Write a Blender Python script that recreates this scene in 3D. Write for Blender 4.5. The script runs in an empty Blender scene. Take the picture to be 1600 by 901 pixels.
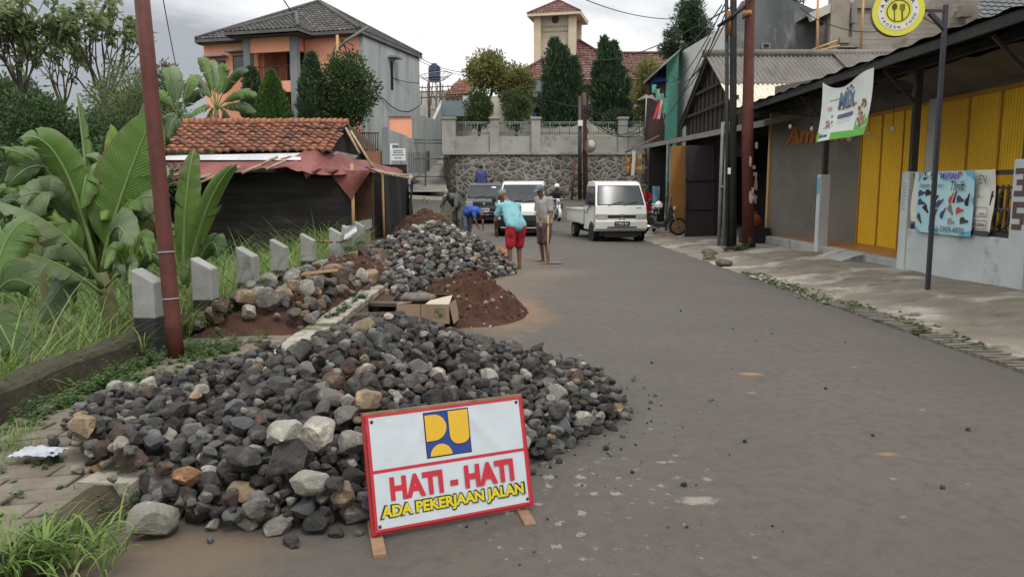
import bpy, bmesh, math, random
import numpy as np
from mathutils import Vector, Matrix, Euler, noise as mnoise
from mathutils.bvhtree import BVHTree

R = math.radians
rnd = random.Random(7)
sc = bpy.context.scene
col = sc.collection

# ------------------------------------------------------------------ camera
CAM_H, FPX, PITCH = 1.6, 1200.0, R(7.36)
cam_d = bpy.data.cameras.new('camera')
cam_d.sensor_width = 36.0
cam_d.lens = 36.0 * FPX / 1600.0
cam_d.clip_end = 2000
cam = bpy.data.objects.new('camera', cam_d)
cam.location = (0, 0, CAM_H)
cam.rotation_euler = (R(90) - PITCH, 0, 0)
col.objects.link(cam)
sc.camera = cam

# ------------------------------------------------------------------ sky
SUN_EL, SUN_AZ = R(58), R(150)          # azimuth clockwise from +Y
w = bpy.data.worlds.new('World'); sc.world = w; w.use_nodes = True
nt = w.node_tree; nt.nodes.clear()
def N(t, **k):
    n = nt.nodes.new(t)
    for a, b in k.items(): setattr(n, a, b)
    return n
def L(a, b): nt.links.new(a, b)
def mth(op, a, b=None, clamp=False):
    n = N('ShaderNodeMath', operation=op, use_clamp=clamp)
    for i, v in enumerate((a, b)):
        if v is None: continue
        if isinstance(v, (int, float)): n.inputs[i].default_value = v
        else: L(v, n.inputs[i])
    return n.outputs[0]
sky = N('ShaderNodeTexSky', sky_type='NISHITA', sun_disc=False, sun_elevation=SUN_EL, sun_rotation=SUN_AZ)
tc = N('ShaderNodeTexCoord')
sep = N('ShaderNodeSeparateXYZ'); L(tc.outputs['Generated'], sep.inputs[0])
zc = mth('MAXIMUM', sep.outputs[2], 0.0)
den = mth('ADD', zc, 0.16)
cx = mth('DIVIDE', sep.outputs[0], den); cy = mth('DIVIDE', sep.outputs[1], den)
cmb = N('ShaderNodeCombineXYZ'); L(cx, cmb.inputs[0]); L(cy, cmb.inputs[1])
nz = N('ShaderNodeTexNoise'); nz.inputs['Scale'].default_value = 0.8; nz.inputs['Detail'].default_value = 7; nz.inputs['Roughness'].default_value = .56; nz.inputs['Distortion'].default_value = .35
mp = N('ShaderNodeMapping'); mp.inputs['Location'].default_value = (2.3, 0.4, 0); L(cmb.outputs[0], mp.inputs[0]); L(mp.outputs[0], nz.inputs['Vector'])
# thin bright cloud ahead (slightly left of the road), thick cloud to the left
low = mth('SUBTRACT', 1.0, mth('MULTIPLY', zc, 2.6), True)
dl = mth('MULTIPLY', mth('MINIMUM', sep.outputs[0], 0.0), 0.62)
dl = mth('ADD', dl, mth('MULTIPLY', mth('MINIMUM', mth('ADD', sep.outputs[0], 0.12), 0.0), 0.75))
mask = mth('ADD', nz.outputs['Fac'], mth('MULTIPLY', dl, low))
# brighter sky added further west, outside the view, to light the left-facing walls
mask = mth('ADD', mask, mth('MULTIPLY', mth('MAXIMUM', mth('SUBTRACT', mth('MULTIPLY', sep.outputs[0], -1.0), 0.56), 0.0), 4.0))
ramp = N('ShaderNodeValToRGB')
e = ramp.color_ramp.elements
e[0].position = .26; e[0].color = (.34, .355, .385, 1)
e[1].position = .55; e[1].color = (1.0, 1.0, .98, 1)
m_ = ramp.color_ramp.elements.new(.40); m_.color = (.66, .67, .685, 1)
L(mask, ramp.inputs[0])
zen = mth('ADD', mth('MULTIPLY', mth('POWER', zc, 1.2), 1.1), 1.0)
mul = N('ShaderNodeVectorMath', operation='SCALE'); L(ramp.outputs[0], mul.inputs[0]); L(zen, mul.inputs['Scale'])
sk2 = N('ShaderNodeVectorMath', operation='SCALE'); L(sky.outputs[0], sk2.inputs[0]); sk2.inputs['Scale'].default_value = 1.0
mx = N('ShaderNodeMix', data_type='RGBA'); mx.inputs[0].default_value = .94
sc10 = N('ShaderNodeVectorMath', operation='SCALE'); L(mul.outputs[0], sc10.inputs[0]); sc10.inputs['Scale'].default_value = 10.0
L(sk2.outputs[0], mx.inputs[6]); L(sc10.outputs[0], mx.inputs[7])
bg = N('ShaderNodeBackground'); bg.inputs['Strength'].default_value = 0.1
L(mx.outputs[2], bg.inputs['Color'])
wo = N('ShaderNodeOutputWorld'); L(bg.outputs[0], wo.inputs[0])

# ------------------------------------------------------------------ sun behind thin cloud
sd = bpy.data.lights.new('sun', 'SUN'); sd.energy = 1.5; sd.angle = R(11); sd.color = (1, .965, .91)
so = bpy.data.objects.new('sun', sd); col.objects.link(so)
sdir = Vector((math.sin(SUN_AZ) * math.cos(SUN_EL), math.cos(SUN_AZ) * math.cos(SUN_EL), math.sin(SUN_EL)))
so.rotation_euler = sdir.to_track_quat('Z', 'Y').to_euler(); so.location = (0, 0, 40)
sc.view_settings.view_transform = 'Standard'; sc.view_settings.look = 'None'
sc.view_settings.exposure = 0.20; sc.view_settings.gamma = 1.0; sc.view_settings.use_curve_mapping = False
sc.render.film_transparent = False
try:
    sc.cycles.use_denoising = True
    sc.cycles.max_bounces = 6; sc.cycles.transparent_max_bounces = 8
except Exception: pass

# ------------------------------------------------------------------ pixel -> place
CP, SP = math.cos(PITCH), math.sin(PITCH)
def ray(px, py):
    xc = (px - 800.0) / FPX; yc = (450.5 - py) / FPX
    return Vector((xc, CP + yc * SP, -SP + yc * CP))
def P(px, py, y):
    d = ray(px, py); t = y / d.y
    return Vector((d.x * t, y, CAM_H + d.z * t))
def G(px, py, z=0.0):
    d = ray(px, py); t = (z - CAM_H) / d.z
    return Vector((d.x * t, d.y * t, z))

# ------------------------------------------------------------------ materials
MATS = {}
def rgba(c): return (c[0], c[1], c[2], 1.0)
def mat(name, c, c2=None, sc_=4.0, det=5, rough=.8, bump=0.0, bsc=30.0, spec=.3, metal=0.0, dirt=None, dirt2=None,
        coord='Object', leaf=0.0, lo=.38, hi=.62, rand=0.0, stretch=None, coat=0.0):
    if name in MATS: return MATS[name]
    m = bpy.data.materials.new(name); m.use_nodes = True
    t = m.node_tree; t.nodes.clear()
    def n(k, **kw):
        q = t.nodes.new(k)
        for a, b in kw.items(): setattr(q, a, b)
        return q
    out = n('ShaderNodeOutputMaterial'); b = n('ShaderNodeBsdfPrincipled')
    b.inputs['Roughness'].default_value = rough; b.inputs['Metallic'].default_value = metal
    b.inputs['Specular IOR Level'].default_value = spec
    if coat: b.inputs['Coat Weight'].default_value = coat; b.inputs['Coat Roughness'].default_value = .08
    tcd = n('ShaderNodeTexCoord'); src = tcd.outputs[coord] if coord != 'World' else n('ShaderNodeNewGeometry').outputs['Position']
    if stretch:
        mp_ = n('ShaderNodeMapping'); mp_.inputs['Scale'].default_value = stretch; t.links.new(src, mp_.inputs[0]); src = mp_.outputs[0]
    def noise_(s, d=5, rg=.6):
        q = n('ShaderNodeTexNoise'); q.inputs['Scale'].default_value = s; q.inputs['Detail'].default_value = d; q.inputs['Roughness'].default_value = rg
        t.links.new(src, q.inputs['Vector']); return q.outputs['Fac']
    def rng(f, a, b_):
        q = n('ShaderNodeMapRange'); q.inputs[1].default_value = a; q.inputs[2].default_value = b_; t.links.new(f, q.inputs[0]); return q.outputs[0]
    def mix(f, a, b_):
        q = n('ShaderNodeMix', data_type='RGBA')
        if isinstance(f, float): q.inputs[0].default_value = f
        else: t.links.new(f, q.inputs[0])
        for i, v in ((6, a), (7, b_)):
            if isinstance(v, tuple): q.inputs[i].default_value = rgba(v)
            else: t.links.new(v, q.inputs[i])
        return q.outputs[2]
    c = tuple(c)
    base = c
    if c2 is not None: base = mix(rng(noise_(sc_, det), lo, hi), c, tuple(c2))
    for dd, off in ((dirt, 1.0), (dirt2, 1.37)):
        if dd is not None:
            dc, ds, d0, d1 = dd; base = mix(rng(noise_(ds * off, 7, .65), d0, d1), base, tuple(dc))
    if rand:
        oi = n('ShaderNodeObjectInfo'); q = n('ShaderNodeMapRange'); q.inputs[3].default_value = 1 - rand; q.inputs[4].default_value = 1 + rand
        t.links.new(oi.outputs['Random'], q.inputs[0])
        hs = n('ShaderNodeHueSaturation'); t.links.new(q.outputs[0], hs.inputs['Value'])
        if isinstance(base, tuple): hs.inputs['Color'].default_value = rgba(base)
        else: t.links.new(base, hs.inputs['Color'])
        base = hs.outputs[0]
    if isinstance(base, tuple): b.inputs['Base Color'].default_value = rgba(base)
    else: t.links.new(base, b.inputs['Base Color'])
    if bump:
        bp = n('ShaderNodeBump'); bp.inputs['Strength'].default_value = bump; bp.inputs['Distance'].default_value = .02
        t.links.new(noise_(bsc, 6), bp.inputs['Height']); t.links.new(bp.outputs[0], b.inputs['Normal'])
    sh = b.outputs[0]
    if leaf:
        tr = n('ShaderNodeBsdfTranslucent')
        if isinstance(base, tuple): tr.inputs[0].default_value = rgba(tuple(min(1, v * 1.5) for v in base))
        else: t.links.new(base, tr.inputs[0])
        ms = n('ShaderNodeMixShader'); ms.inputs[0].default_value = leaf
        t.links.new(sh, ms.inputs[1]); t.links.new(tr.outputs[0], ms.inputs[2]); sh = ms.outputs[0]
    t.links.new(sh, out.inputs[0])
    MATS[name] = m; return m
def nodes_of(m): return m.node_tree, m.node_tree.nodes, m.node_tree.links
def hexc(r, g, b):
    f = lambda v: (v / 255 / 12.92) if v <= 10 else ((v / 255 + .055) / 1.055) ** 2.4
    return (f(r), f(g), f(b))

# ------------------------------------------------------------------ mesh builder
WORLD_M = {}
class MB:
    def __init__(s): s.v = []; s.f = []; s.m = []; s.s = []; s.uv = []; s.has_uv = False
    def add(s, vs, fs, mi=0, sm=False, uvs=None):
        o = len(s.v); s.v += [tuple(x) for x in vs]
        for i, f in enumerate(fs):
            s.f.append(tuple(o + k for k in f)); s.m.append(mi); s.s.append(sm)
            if uvs is not None: s.uv.append(uvs[i]); s.has_uv = True
            else: s.uv.append(None)
        return s
    def box(s, x0, y0, z0, x1, y1, z1, mi=0):
        vs = [(x0,y0,z0),(x1,y0,z0),(x1,y1,z0),(x0,y1,z0),(x0,y0,z1),(x1,y0,z1),(x1,y1,z1),(x0,y1,z1)]
        return s.add(vs, [(0,3,2,1),(4,5,6,7),(0,1,5,4),(1,2,6,5),(2,3,7,6),(3,0,4,7)], mi)
    def obox(s, c, sz, rot=None, mi=0):
        rot = rot or Matrix.Identity(3); c = Vector(c); h = Vector(sz) / 2
        vs = [c + rot @ Vector((a*h.x, b*h.y, d*h.z)) for d in (-1,1) for a, b in ((-1,-1),(1,-1),(1,1),(-1,1))]
        return s.add(vs, [(0,3,2,1),(4,5,6,7),(0,1,5,4),(1,2,6,5),(2,3,7,6),(3,0,4,7)], mi)
    def bar(s, p, q, w, h=None, mi=0, up=(0,0,1)):
        p, q = Vector(p), Vector(q); h = h or w; d = (q - p); l = d.length; d.normalize()
        u = Vector(up)
        if abs(d.dot(u)) > .98: u = Vector((0,1,0))
        x = d.cross(u).normalized(); z = x.cross(d)
        return s.obox((p+q)/2, (w, l, h), Matrix((x, d, z)).transposed(), mi)
    def tube(s, pts, r, n=8, mi=0, cap=True, sm=True):
        pts = [Vector(p) for p in pts]; k = len(pts)
        rs = [r] * k if isinstance(r, (int, float)) else list(r)
        vs = []; prev = None
        for i, p in enumerate(pts):
            d = (pts[min(i+1,k-1)] - pts[max(i-1,0)])
            if d.length < 1e-9: d = Vector((0,0,1))
            d.normalize()
            if prev is None:
                a = Vector((0,0,1)) if abs(d.z) < .9 else Vector((1,0,0))
                x = d.cross(a).normalized()
            else:
                x = prev - d * prev.dot(d)
                x = x.normalized() if x.length > 1e-6 else d.orthogonal().normalized()
            prev = x; y = d.cross(x)
            for j in range(n):
                t = 2*math.pi*j/n; vs.append(p + (x*math.cos(t) + y*math.sin(t)) * rs[i])
        fs = []
        for i in range(k-1):
            for j in range(n):
                a = i*n+j; b = i*n+(j+1)%n; fs.append((a, b, b+n, a+n))
        s.add(vs, fs, mi, sm)
        if cap:
            o = len(s.v) - len(vs)
            s.f.append(tuple(o+j for j in reversed(range(n)))); s.m.append(mi); s.s.append(False); s.uv.append(None)
            s.f.append(tuple(o+(k-1)*n+j for j in range(n))); s.m.append(mi); s.s.append(False); s.uv.append(None)
        return s
    def prism(s, outline, o, ux, uy, dep, mi=0, mi_side=None):
        o, ux, uy, dep = Vector(o), Vector(ux), Vector(uy), Vector(dep); n = len(outline)
        a = [o + ux*x + uy*y for x, y in outline]; b = [p + dep for p in a]
        flip = ux.cross(uy).dot(dep) < 0
        fr = tuple(range(n)); bk = tuple(range(2*n-1, n-1, -1))
        s1 = [(i, i+n, (i+1)%n+n, (i+1)%n) for i in range(n)]
        fs = [fr, bk] + s1
        if not flip: fs = [tuple(reversed(f)) for f in fs]
        k = len(s.f)
        s.add(a+b, fs, mi)
        if mi_side is not None:
            for j in range(k+2, len(s.f)): s.m[j] = mi_side
        return s
    def lathe(s, prof, o=(0,0,0), n=20, ax=(0,0,1), mi=0, sm=True):
        o = Vector(o); ax = Vector(ax).normalized(); x = ax.orthogonal().normalized(); y = ax.cross(x); vs = []
        for r, h in prof:
            for j in range(n):
                t = 2*math.pi*j/n; vs.append(o + ax*h + (x*math.cos(t)+y*math.sin(t))*r)
        fs = []
        for i in range(len(prof)-1):
            for j in range(n):
                a = i*n+j; b = i*n+(j+1)%n; fs.append((a, b, b+n, a+n))
        return s.add(vs, fs, mi, sm)
    def grid(s, fn, nu, nv, mi=0, sm=True, uv=False):
        vs = [fn(i/nu, j/nv) for j in range(nv+1) for i in range(nu+1)]
        fs = []; us = []
        for j in range(nv):
            for i in range(nu):
                a = j*(nu+1)+i; fs.append((a, a+1, a+nu+2, a+nu+1))
                us.append([(i/nu,j/nv),((i+1)/nu,j/nv),((i+1)/nu,(j+1)/nv),(i/nu,(j+1)/nv)])
        return s.add(vs, fs, mi, sm, us if uv else None)
    def ell(s, c, r, n=10, mi=0, rot=None):
        c = Vector(c); rot = rot or Matrix.Identity(3)
        def fn(u, v):
            a = 2*math.pi*u; b = math.pi*(v-.5)
            return c + rot @ Vector((r[0]*math.cos(a)*math.cos(b), r[1]*math.sin(a)*math.cos(b), r[2]*math.sin(b)))
        return s.grid(fn, n, max(4, n//2), mi)
    def build(s, name, mats, parent=None, world=True, bevel=0, seg=2, base=True, weld=False):
        me = bpy.data.meshes.new(name); ob = bpy.data.objects.new(name, me); col.objects.link(ob)
        vs = [Vector(v) for v in s.v]
        if parent is not None:
            ob.parent = parent
            WORLD_M[ob.name] = WORLD_M[parent.name]
            if world:
                iv = WORLD_M[parent.name].inverted(); vs = [iv @ v for v in vs]
        elif base and vs:
            xs = [v.x for v in vs]; ys = [v.y for v in vs]; o = Vector(((min(xs)+max(xs))/2, (min(ys)+max(ys))/2, min(v.z for v in vs)))
            vs = [v - o for v in vs]; ob.location = o; WORLD_M[ob.name] = Matrix.Translation(o)
        else: WORLD_M[ob.name] = Matrix.Identity(4)
        me.from_pydata(vs, [], s.f)
        me.polygons.foreach_set('material_index', s.m); me.polygons.foreach_set('use_smooth', s.s)
        if s.has_uv:
            ul = me.uv_layers.new(name='uv'); d = []
            for f, u in zip(s.f, s.uv):
                for k in range(len(f)): d += list(u[k]) if u is not None else [0, 0]
            ul.data.foreach_set('uv', d)
        for m in (mats if isinstance(mats, (list, tuple)) else [mats]): me.materials.append(m)
        me.validate(); me.update()
        if bevel or weld:
            bm = bmesh.new(); bm.from_mesh(me)
            if weld: bmesh.ops.remove_doubles(bm, verts=bm.verts, dist=1e-4)
            if bevel:
                es = [e for e in bm.edges if len(e.link_faces) == 2 and e.calc_face_angle(0) > R(28)]
                bmesh.ops.bevel(bm, geom=es, offset=bevel, segments=seg, profile=.5, affect='EDGES', clamp_overlap=True)
            bm.to_mesh(me); bm.free()
        return ob
def tag(o, label, cat, group=None, kind=None):
    o['label'] = label; o['category'] = cat
    if group: o['group'] = group
    if kind: o['kind'] = kind
    return o
def struct(o, kind='structure'):
    o['kind'] = kind; return o
def thing(name, label, cat, loc=(0,0,0), rotz=0.0, group=None):
    o = bpy.data.objects.new(name, None); col.objects.link(o); o.empty_display_size = .2
    o.location = loc; o.rotation_euler = (0, 0, rotz)
    WORLD_M[o.name] = Matrix.Translation(Vector(loc)) @ Matrix.Rotation(rotz, 4, 'Z')
    return tag(o, label, cat, group)
def text(body, o, ux, uy, height, m, parent, name='lettering', width=None, bold=0.0, shear=0.0, ext=.002, center=True, world=True, squash=None):
    cu = bpy.data.curves.new(name, 'FONT'); cu.body = body; cu.size = 1.0; cu.offset = bold; cu.shear = shear; cu.extrude = 0.0; cu.resolution_u = 3
    tmp = bpy.data.objects.new('tmp', cu); col.objects.link(tmp)
    me = bpy.data.meshes.new_from_object(tmp)
    vs = [v.co.copy() for v in me.vertices]; fs = [tuple(p.vertices) for p in me.polygons]
    bpy.data.objects.remove(tmp); bpy.data.curves.remove(cu); bpy.data.meshes.remove(me)
    x0 = min(v.x for v in vs); x1 = max(v.x for v in vs); y0 = min(v.y for v in vs); y1 = max(v.y for v in vs)
    k = height / (y1 - y0); kx = k if width is None else width / (x1 - x0)
    o, ux, uy = Vector(o), Vector(ux).normalized(), Vector(uy).normalized(); nn = ux.cross(uy)
    ox = (x0 + x1) / 2 if center else x0; oy = (y0 + y1) / 2 if center else y0
    mb = MB(); mb.add([o + ux*(v.x-ox)*kx + uy*(v.y-oy)*k + nn*ext for v in vs], fs)
    return mb.build(name, m, parent, world)
def fbm(x, y, s=1.0, o=3): return mnoise.fractal(Vector((x*s, y*s, 3.7)), 1.0, 2.0, o)
def sstep(a, b, x):
    t = max(0.0, min(1.0, (x-a)/(b-a))); return t*t*(3-2*t)
def lerp(a, b, t): return a + (b - a) * t
def copy_tree(o, parent=None):
    c = o.copy(); col.objects.link(c)
    if parent is not None: c.parent = parent
    for ch in o.children: copy_tree(ch, c)
    return c
# ------------------------------------------------------------------ shared materials
def overlay(m, c, cx, cy, rx, ry, strength=1.0, ns=3.0, k=1.2, soft=.5):
    t, ns_, lk = nodes_of(m)
    b = next(q for q in ns_ if q.type == 'BSDF_PRINCIPLED'); inp = b.inputs['Base Color']
    g = ns_.new('ShaderNodeNewGeometry'); mp_ = ns_.new('ShaderNodeMapping')
    mp_.inputs['Location'].default_value = (-cx / rx, -cy / ry, 0); mp_.inputs['Scale'].default_value = (1 / rx, 1 / ry, 0)
    lk.new(g.outputs['Position'], mp_.inputs[0])
    ln = ns_.new('ShaderNodeVectorMath'); ln.operation = 'LENGTH'; lk.new(mp_.outputs[0], ln.inputs[0])
    nz_ = ns_.new('ShaderNodeTexNoise'); nz_.inputs['Scale'].default_value = ns; nz_.inputs['Detail'].default_value = 7; nz_.inputs['Roughness'].default_value = .65
    lk.new(g.outputs['Position'], nz_.inputs['Vector'])
    a = ns_.new('ShaderNodeMath'); a.operation = 'MULTIPLY_ADD'; lk.new(nz_.outputs['Fac'], a.inputs[0]); a.inputs[1].default_value = k; a.inputs[2].default_value = 1 - k * .5
    s_ = ns_.new('ShaderNodeMath'); s_.operation = 'SUBTRACT'; lk.new(a.outputs[0], s_.inputs[0]); lk.new(ln.outputs['Value'], s_.inputs[1])
    r_ = ns_.new('ShaderNodeMapRange'); r_.inputs[1].default_value = 0; r_.inputs[2].default_value = soft; r_.inputs[4].default_value = strength; lk.new(s_.outputs[0], r_.inputs[0])
    x = ns_.new('ShaderNodeMix'); x.data_type = 'RGBA'; lk.new(r_.outputs[0], x.inputs[0]); x.inputs[7].default_value = rgba(c)
    if inp.is_linked: lk.new(inp.links[0].from_socket, x.inputs[6])
    else: x.inputs[6].default_value = inp.default_value
    lk.new(x.outputs[2], inp)

def specks(m, c, scale, size, cx, cy, rx, ry):
    # pale mortar drips: small irregular spots, dense inside an ellipse
    t, ns_, lk = nodes_of(m); b = next(q for q in ns_ if q.type == 'BSDF_PRINCIPLED'); inp = b.inputs['Base Color']; g = ns_.new('ShaderNodeNewGeometry')
    nz_ = ns_.new('ShaderNodeTexNoise'); nz_.inputs['Scale'].default_value = scale*4; nz_.inputs['Detail'].default_value = 4; lk.new(g.outputs['Position'], nz_.inputs['Vector'])
    ad = ns_.new('ShaderNodeVectorMath'); ad.operation = 'MULTIPLY_ADD'; lk.new(nz_.outputs['Color'], ad.inputs[0]); ad.inputs[1].default_value = (.09,)*3; lk.new(g.outputs['Position'], ad.inputs[2])
    v = ns_.new('ShaderNodeTexVoronoi'); v.voronoi_dimensions = '2D'; v.inputs['Scale'].default_value = scale; lk.new(ad.outputs[0], v.inputs['Vector'])
    sp = ns_.new('ShaderNodeSeparateColor'); lk.new(v.outputs['Color'], sp.inputs[0])
    mp_ = ns_.new('ShaderNodeMapping'); mp_.inputs['Location'].default_value = (-cx/rx, -cy/ry, 0); mp_.inputs['Scale'].default_value = (1/rx, 1/ry, 0); lk.new(g.outputs['Position'], mp_.inputs[0])
    ln = ns_.new('ShaderNodeVectorMath'); ln.operation = 'LENGTH'; lk.new(mp_.outputs[0], ln.inputs[0])
    den_ = ns_.new('ShaderNodeMapRange'); den_.inputs[1].default_value = 1; den_.inputs[2].default_value = .2; den_.inputs[3].default_value = 0; den_.inputs[4].default_value = scale*size; lk.new(ln.outputs['Value'], den_.inputs[0])
    r3 = ns_.new('ShaderNodeMath'); r3.operation = 'POWER'; lk.new(sp.outputs[1], r3.inputs[0]); r3.inputs[1].default_value = 5
    th = ns_.new('ShaderNodeMath'); th.operation = 'MULTIPLY'; lk.new(r3.outputs[0], th.inputs[0]); lk.new(den_.outputs[0], th.inputs[1])
    df = ns_.new('ShaderNodeMath'); df.operation = 'SUBTRACT'; lk.new(th.outputs[0], df.inputs[0]); lk.new(v.outputs['Distance'], df.inputs[1])
    mr = ns_.new('ShaderNodeMapRange'); mr.inputs[1].default_value = -.01; mr.inputs[2].default_value = .03; mr.inputs[4].default_value = .62; lk.new(df.outputs[0], mr.inputs[0])
    x = ns_.new('ShaderNodeMix'); x.data_type = 'RGBA'; lk.new(mr.outputs[0], x.inputs[0]); x.inputs[7].default_value = rgba(c); lk.new(inp.links[0].from_socket, x.inputs[6]); lk.new(x.outputs[2], inp)
def cracks(m, scale, strength):
    t, ns_, lk = nodes_of(m); b = next(q for q in ns_ if q.type == 'BSDF_PRINCIPLED'); inp = b.inputs['Base Color']; g = ns_.new('ShaderNodeNewGeometry')
    nz_ = ns_.new('ShaderNodeTexNoise'); nz_.inputs['Scale'].default_value = 3; nz_.inputs['Detail'].default_value = 6; lk.new(g.outputs['Position'], nz_.inputs['Vector'])
    ad = ns_.new('ShaderNodeVectorMath'); ad.operation = 'MULTIPLY_ADD'; lk.new(nz_.outputs['Color'], ad.inputs[0]); ad.inputs[1].default_value = (.5,)*3; lk.new(g.outputs['Position'], ad.inputs[2])
    v = ns_.new('ShaderNodeTexVoronoi'); v.voronoi_dimensions = '2D'; v.feature = 'DISTANCE_TO_EDGE'; v.inputs['Scale'].default_value = scale; lk.new(ad.outputs[0], v.inputs['Vector'])
    n2 = ns_.new('ShaderNodeTexNoise'); n2.inputs['Scale'].default_value = .45; n2.inputs['Detail'].default_value = 2; lk.new(g.outputs['Position'], n2.inputs['Vector'])
    m1 = ns_.new('ShaderNodeMapRange'); m1.inputs[1].default_value = .007; m1.inputs[2].default_value = .0; lk.new(v.outputs['Distance'], m1.inputs[0])
    m2 = ns_.new('ShaderNodeMapRange'); m2.inputs[1].default_value = .55; m2.inputs[2].default_value = .66; m2.inputs[4].default_value = strength; lk.new(n2.outputs['Fac'], m2.inputs[0])
    mu = ns_.new('ShaderNodeMath'); mu.operation = 'MULTIPLY'; lk.new(m1.outputs[0], mu.inputs[0]); lk.new(m2.outputs[0], mu.inputs[1])
    x = ns_.new('ShaderNodeMix'); x.data_type = 'RGBA'; lk.new(mu.outputs[0], x.inputs[0]); x.inputs[7].default_value = (.03, .027, .023, 1); lk.new(inp.links[0].from_socket, x.inputs[6]); lk.new(x.outputs[2], inp)
asphalt = mat('asphalt', (.082, .072, .062), (.094, .083, .072), sc_=.55, rough=.80, bump=.55, bsc=120, spec=.3, coord='World',
              dirt=((.069, .060, .051), 11.0, .46, .70), dirt2=((.135, .122, .107), 62.0, .58, .72))
specks(asphalt, (.26, .24, .21), 8.5, .034, .4, 3.9, 1.2, 1.5)
specks(asphalt, (.24, .22, .19), 17, .016, .4, 4.0, 1.1, 1.4)
specks(asphalt, (.24, .225, .20), 2.2, .035, 1.6, 6.0, 3.6, 5.0)
cracks(asphalt, .75, .55)
overlay(asphalt, (.145, .11, .078), -.6, 15.5, 1.9, 6.5, .85, 1.6, 1.0, .7)
overlay(asphalt, (.19, .12, .07), -.1, 9.8, .75, 1.7, .8, 3.0, 1.2, .5)
overlay(asphalt, (.15, .125, .098), -.3, 14.6, 2.2, 1.1, .6, 3.0, 1.2, .5)
overlay(asphalt, (.27, .25, .22), .95, 3.75, .13, .06, .7, 16, 2.2, .5)
overlay(asphalt, (.26, .15, .06), 2.05, 6.45, .13, .07, .9, 9, 1.0, .6)
overlay(asphalt, (.24, .14, .06), 2.25, 4.45, .09, .04, .8, 9, 1.0, .6)
overlay(asphalt, (.13, .095, .065), -1.45, 3.2, .6, .35, .8, 6, 1.2, .6)
overlay(asphalt, (.07, .062, .055), 4.3, 11.5, .32, 7, .7, 2.0, 1.2, .6)
concrete = mat('concrete', (.30, .29, .26), (.24, .225, .195), sc_=1.6, rough=.9, bump=.3, bsc=60, dirt=((.10, .088, .072), 2.6, .52, .64), coord='World')
verge_m = mat('verge_concrete', (.145, .125, .10), (.19, .167, .137), sc_=1.8, rough=.92, bump=.4, bsc=50, coord='World',
              dirt=((.32, .298, .255), .8, .51, .60), dirt2=((.085, .072, .056), 1.5, .56, .68))
soil = mat('red_soil', (.068, .030, .018), (.040, .019, .012), sc_=5, rough=.95, bump=.9, bsc=45, coord='World', dirt=((.10, .05, .03), 9, .58, .72))
dark_soil = mat('dark_soil', (.055, .042, .028), (.035, .030, .018), sc_=4, rough=.95, bump=.6, bsc=40, coord='World', dirt=((.045, .06, .02), 2.0, .5, .62))
grassground = mat('grass_ground', (.045, .075, .02), (.03, .045, .015), sc_=3, rough=.95, bump=.6, bsc=30, coord='World', dirt=((.06, .045, .03), 1.2, .55, .68))
paver = mat('paver', (.17, .145, .115), (.115, .098, .078), sc_=5, rough=.9, bump=.4, bsc=70, coord='World', dirt=((.24, .215, .175), 3.0, .58, .7), dirt2=((.05, .05, .025), 2.2, .56, .7))
mossy = mat('mossy_concrete', (.33, .305, .26), (.22, .20, .165), sc_=3, rough=.95, bump=.6, bsc=35, coord='World', dirt=((.055, .075, .02), 1.6, .53, .62), dirt2=((.10, .085, .065), 4, .54, .66))
oldwall = mat('old_wall', (.062, .050, .036), (.036, .031, .022), sc_=3, rough=.95, bump=.8, bsc=22, coord='World', dirt=((.035, .045, .016), 3.2, .5, .62), dirt2=((.13, .115, .092), 5, .64, .74))
black_m = mat('black_paint', (.012, .012, .013), rough=.6)
dark_metal = mat('dark_metal', (.022, .022, .024), (.035, .03, .028), sc_=6, rough=.5, spec=.4)
rust = mat('rusty_red_steel', (.078, .022, .018), (.105, .03, .022), sc_=5, rough=.65, bump=.25, bsc=60, dirt=((.055, .022, .016), 7, .55, .68), dirt2=((.16, .09, .075), 16, .68, .76))
white_m = mat('white_paint', (.62, .63, .62), rough=.5)
wood = mat('wood', (.26, .165, .085), (.19, .115, .058), sc_=9, rough=.75, stretch=(1, 1, .2), bump=.2, bsc=40)
woodpale = mat('pale_wood', (.42, .27, .13), (.34, .21, .10), sc_=7, rough=.75, stretch=(4, 4, .4))
glass = mat('dark_glass', (.018, .022, .024), rough=.06, spec=.65)
rubber = mat('rubber', (.014, .014, .014), rough=.85)

# ------------------------------------------------------------------ ground levels
def rz(y): return 1.0 * sstep(30, 47, y) + .05 * max(0, min(y, 60) - 47) * 0
def garden(x, y):
    z = -.45 + .12 * fbm(x, y, .5)
    z += .45 * sstep(15, 18.5, y)
    if y > 25: z += 4.1 * sstep(26, 40, y) * sstep(-5.5, -9.5, x) + rz(y) * (1 - sstep(-5.5, -9.5, x))
    if y > 33: z = lerp(z, rz(y) - .12, sstep(-13, -9.2, x) * sstep(34, 39, y))
    return z
def gz(x, y):
    if x < -3.5: z = garden(x, y)
    elif x < -2.0: z = .07 + rz(y)
    elif x < -1.45 and 7.4 < y < 12.9: z = -.42 + .05 * fbm(x, y, 3)
    elif x < 4.6: z = rz(y) - .07
    else: z = -.05 + rz(y) * 1.0
    if y > 45.6:
        k = sstep(45.6, 46.2, y)
        if x > -3.6: z = lerp(z, 3.7, k)
        elif x > -10: z = min(z, .9) if y < 57 else 4.0
    if y > 60: z += (y - 60) * .012
    return z
def axis(segs):
    a = []
    for s0, s1, st in segs: a += list(np.arange(s0, s1, st))
    return np.array(sorted(set(np.round(a, 3))))
xs = axis([(-400, -60, 40), (-60, -12, 4), (-12, -4, .5), (-4, -1, .1), (-1, 5, .5), (5, 14, 1), (14, 60, 6), (60, 401, 40)])
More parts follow.
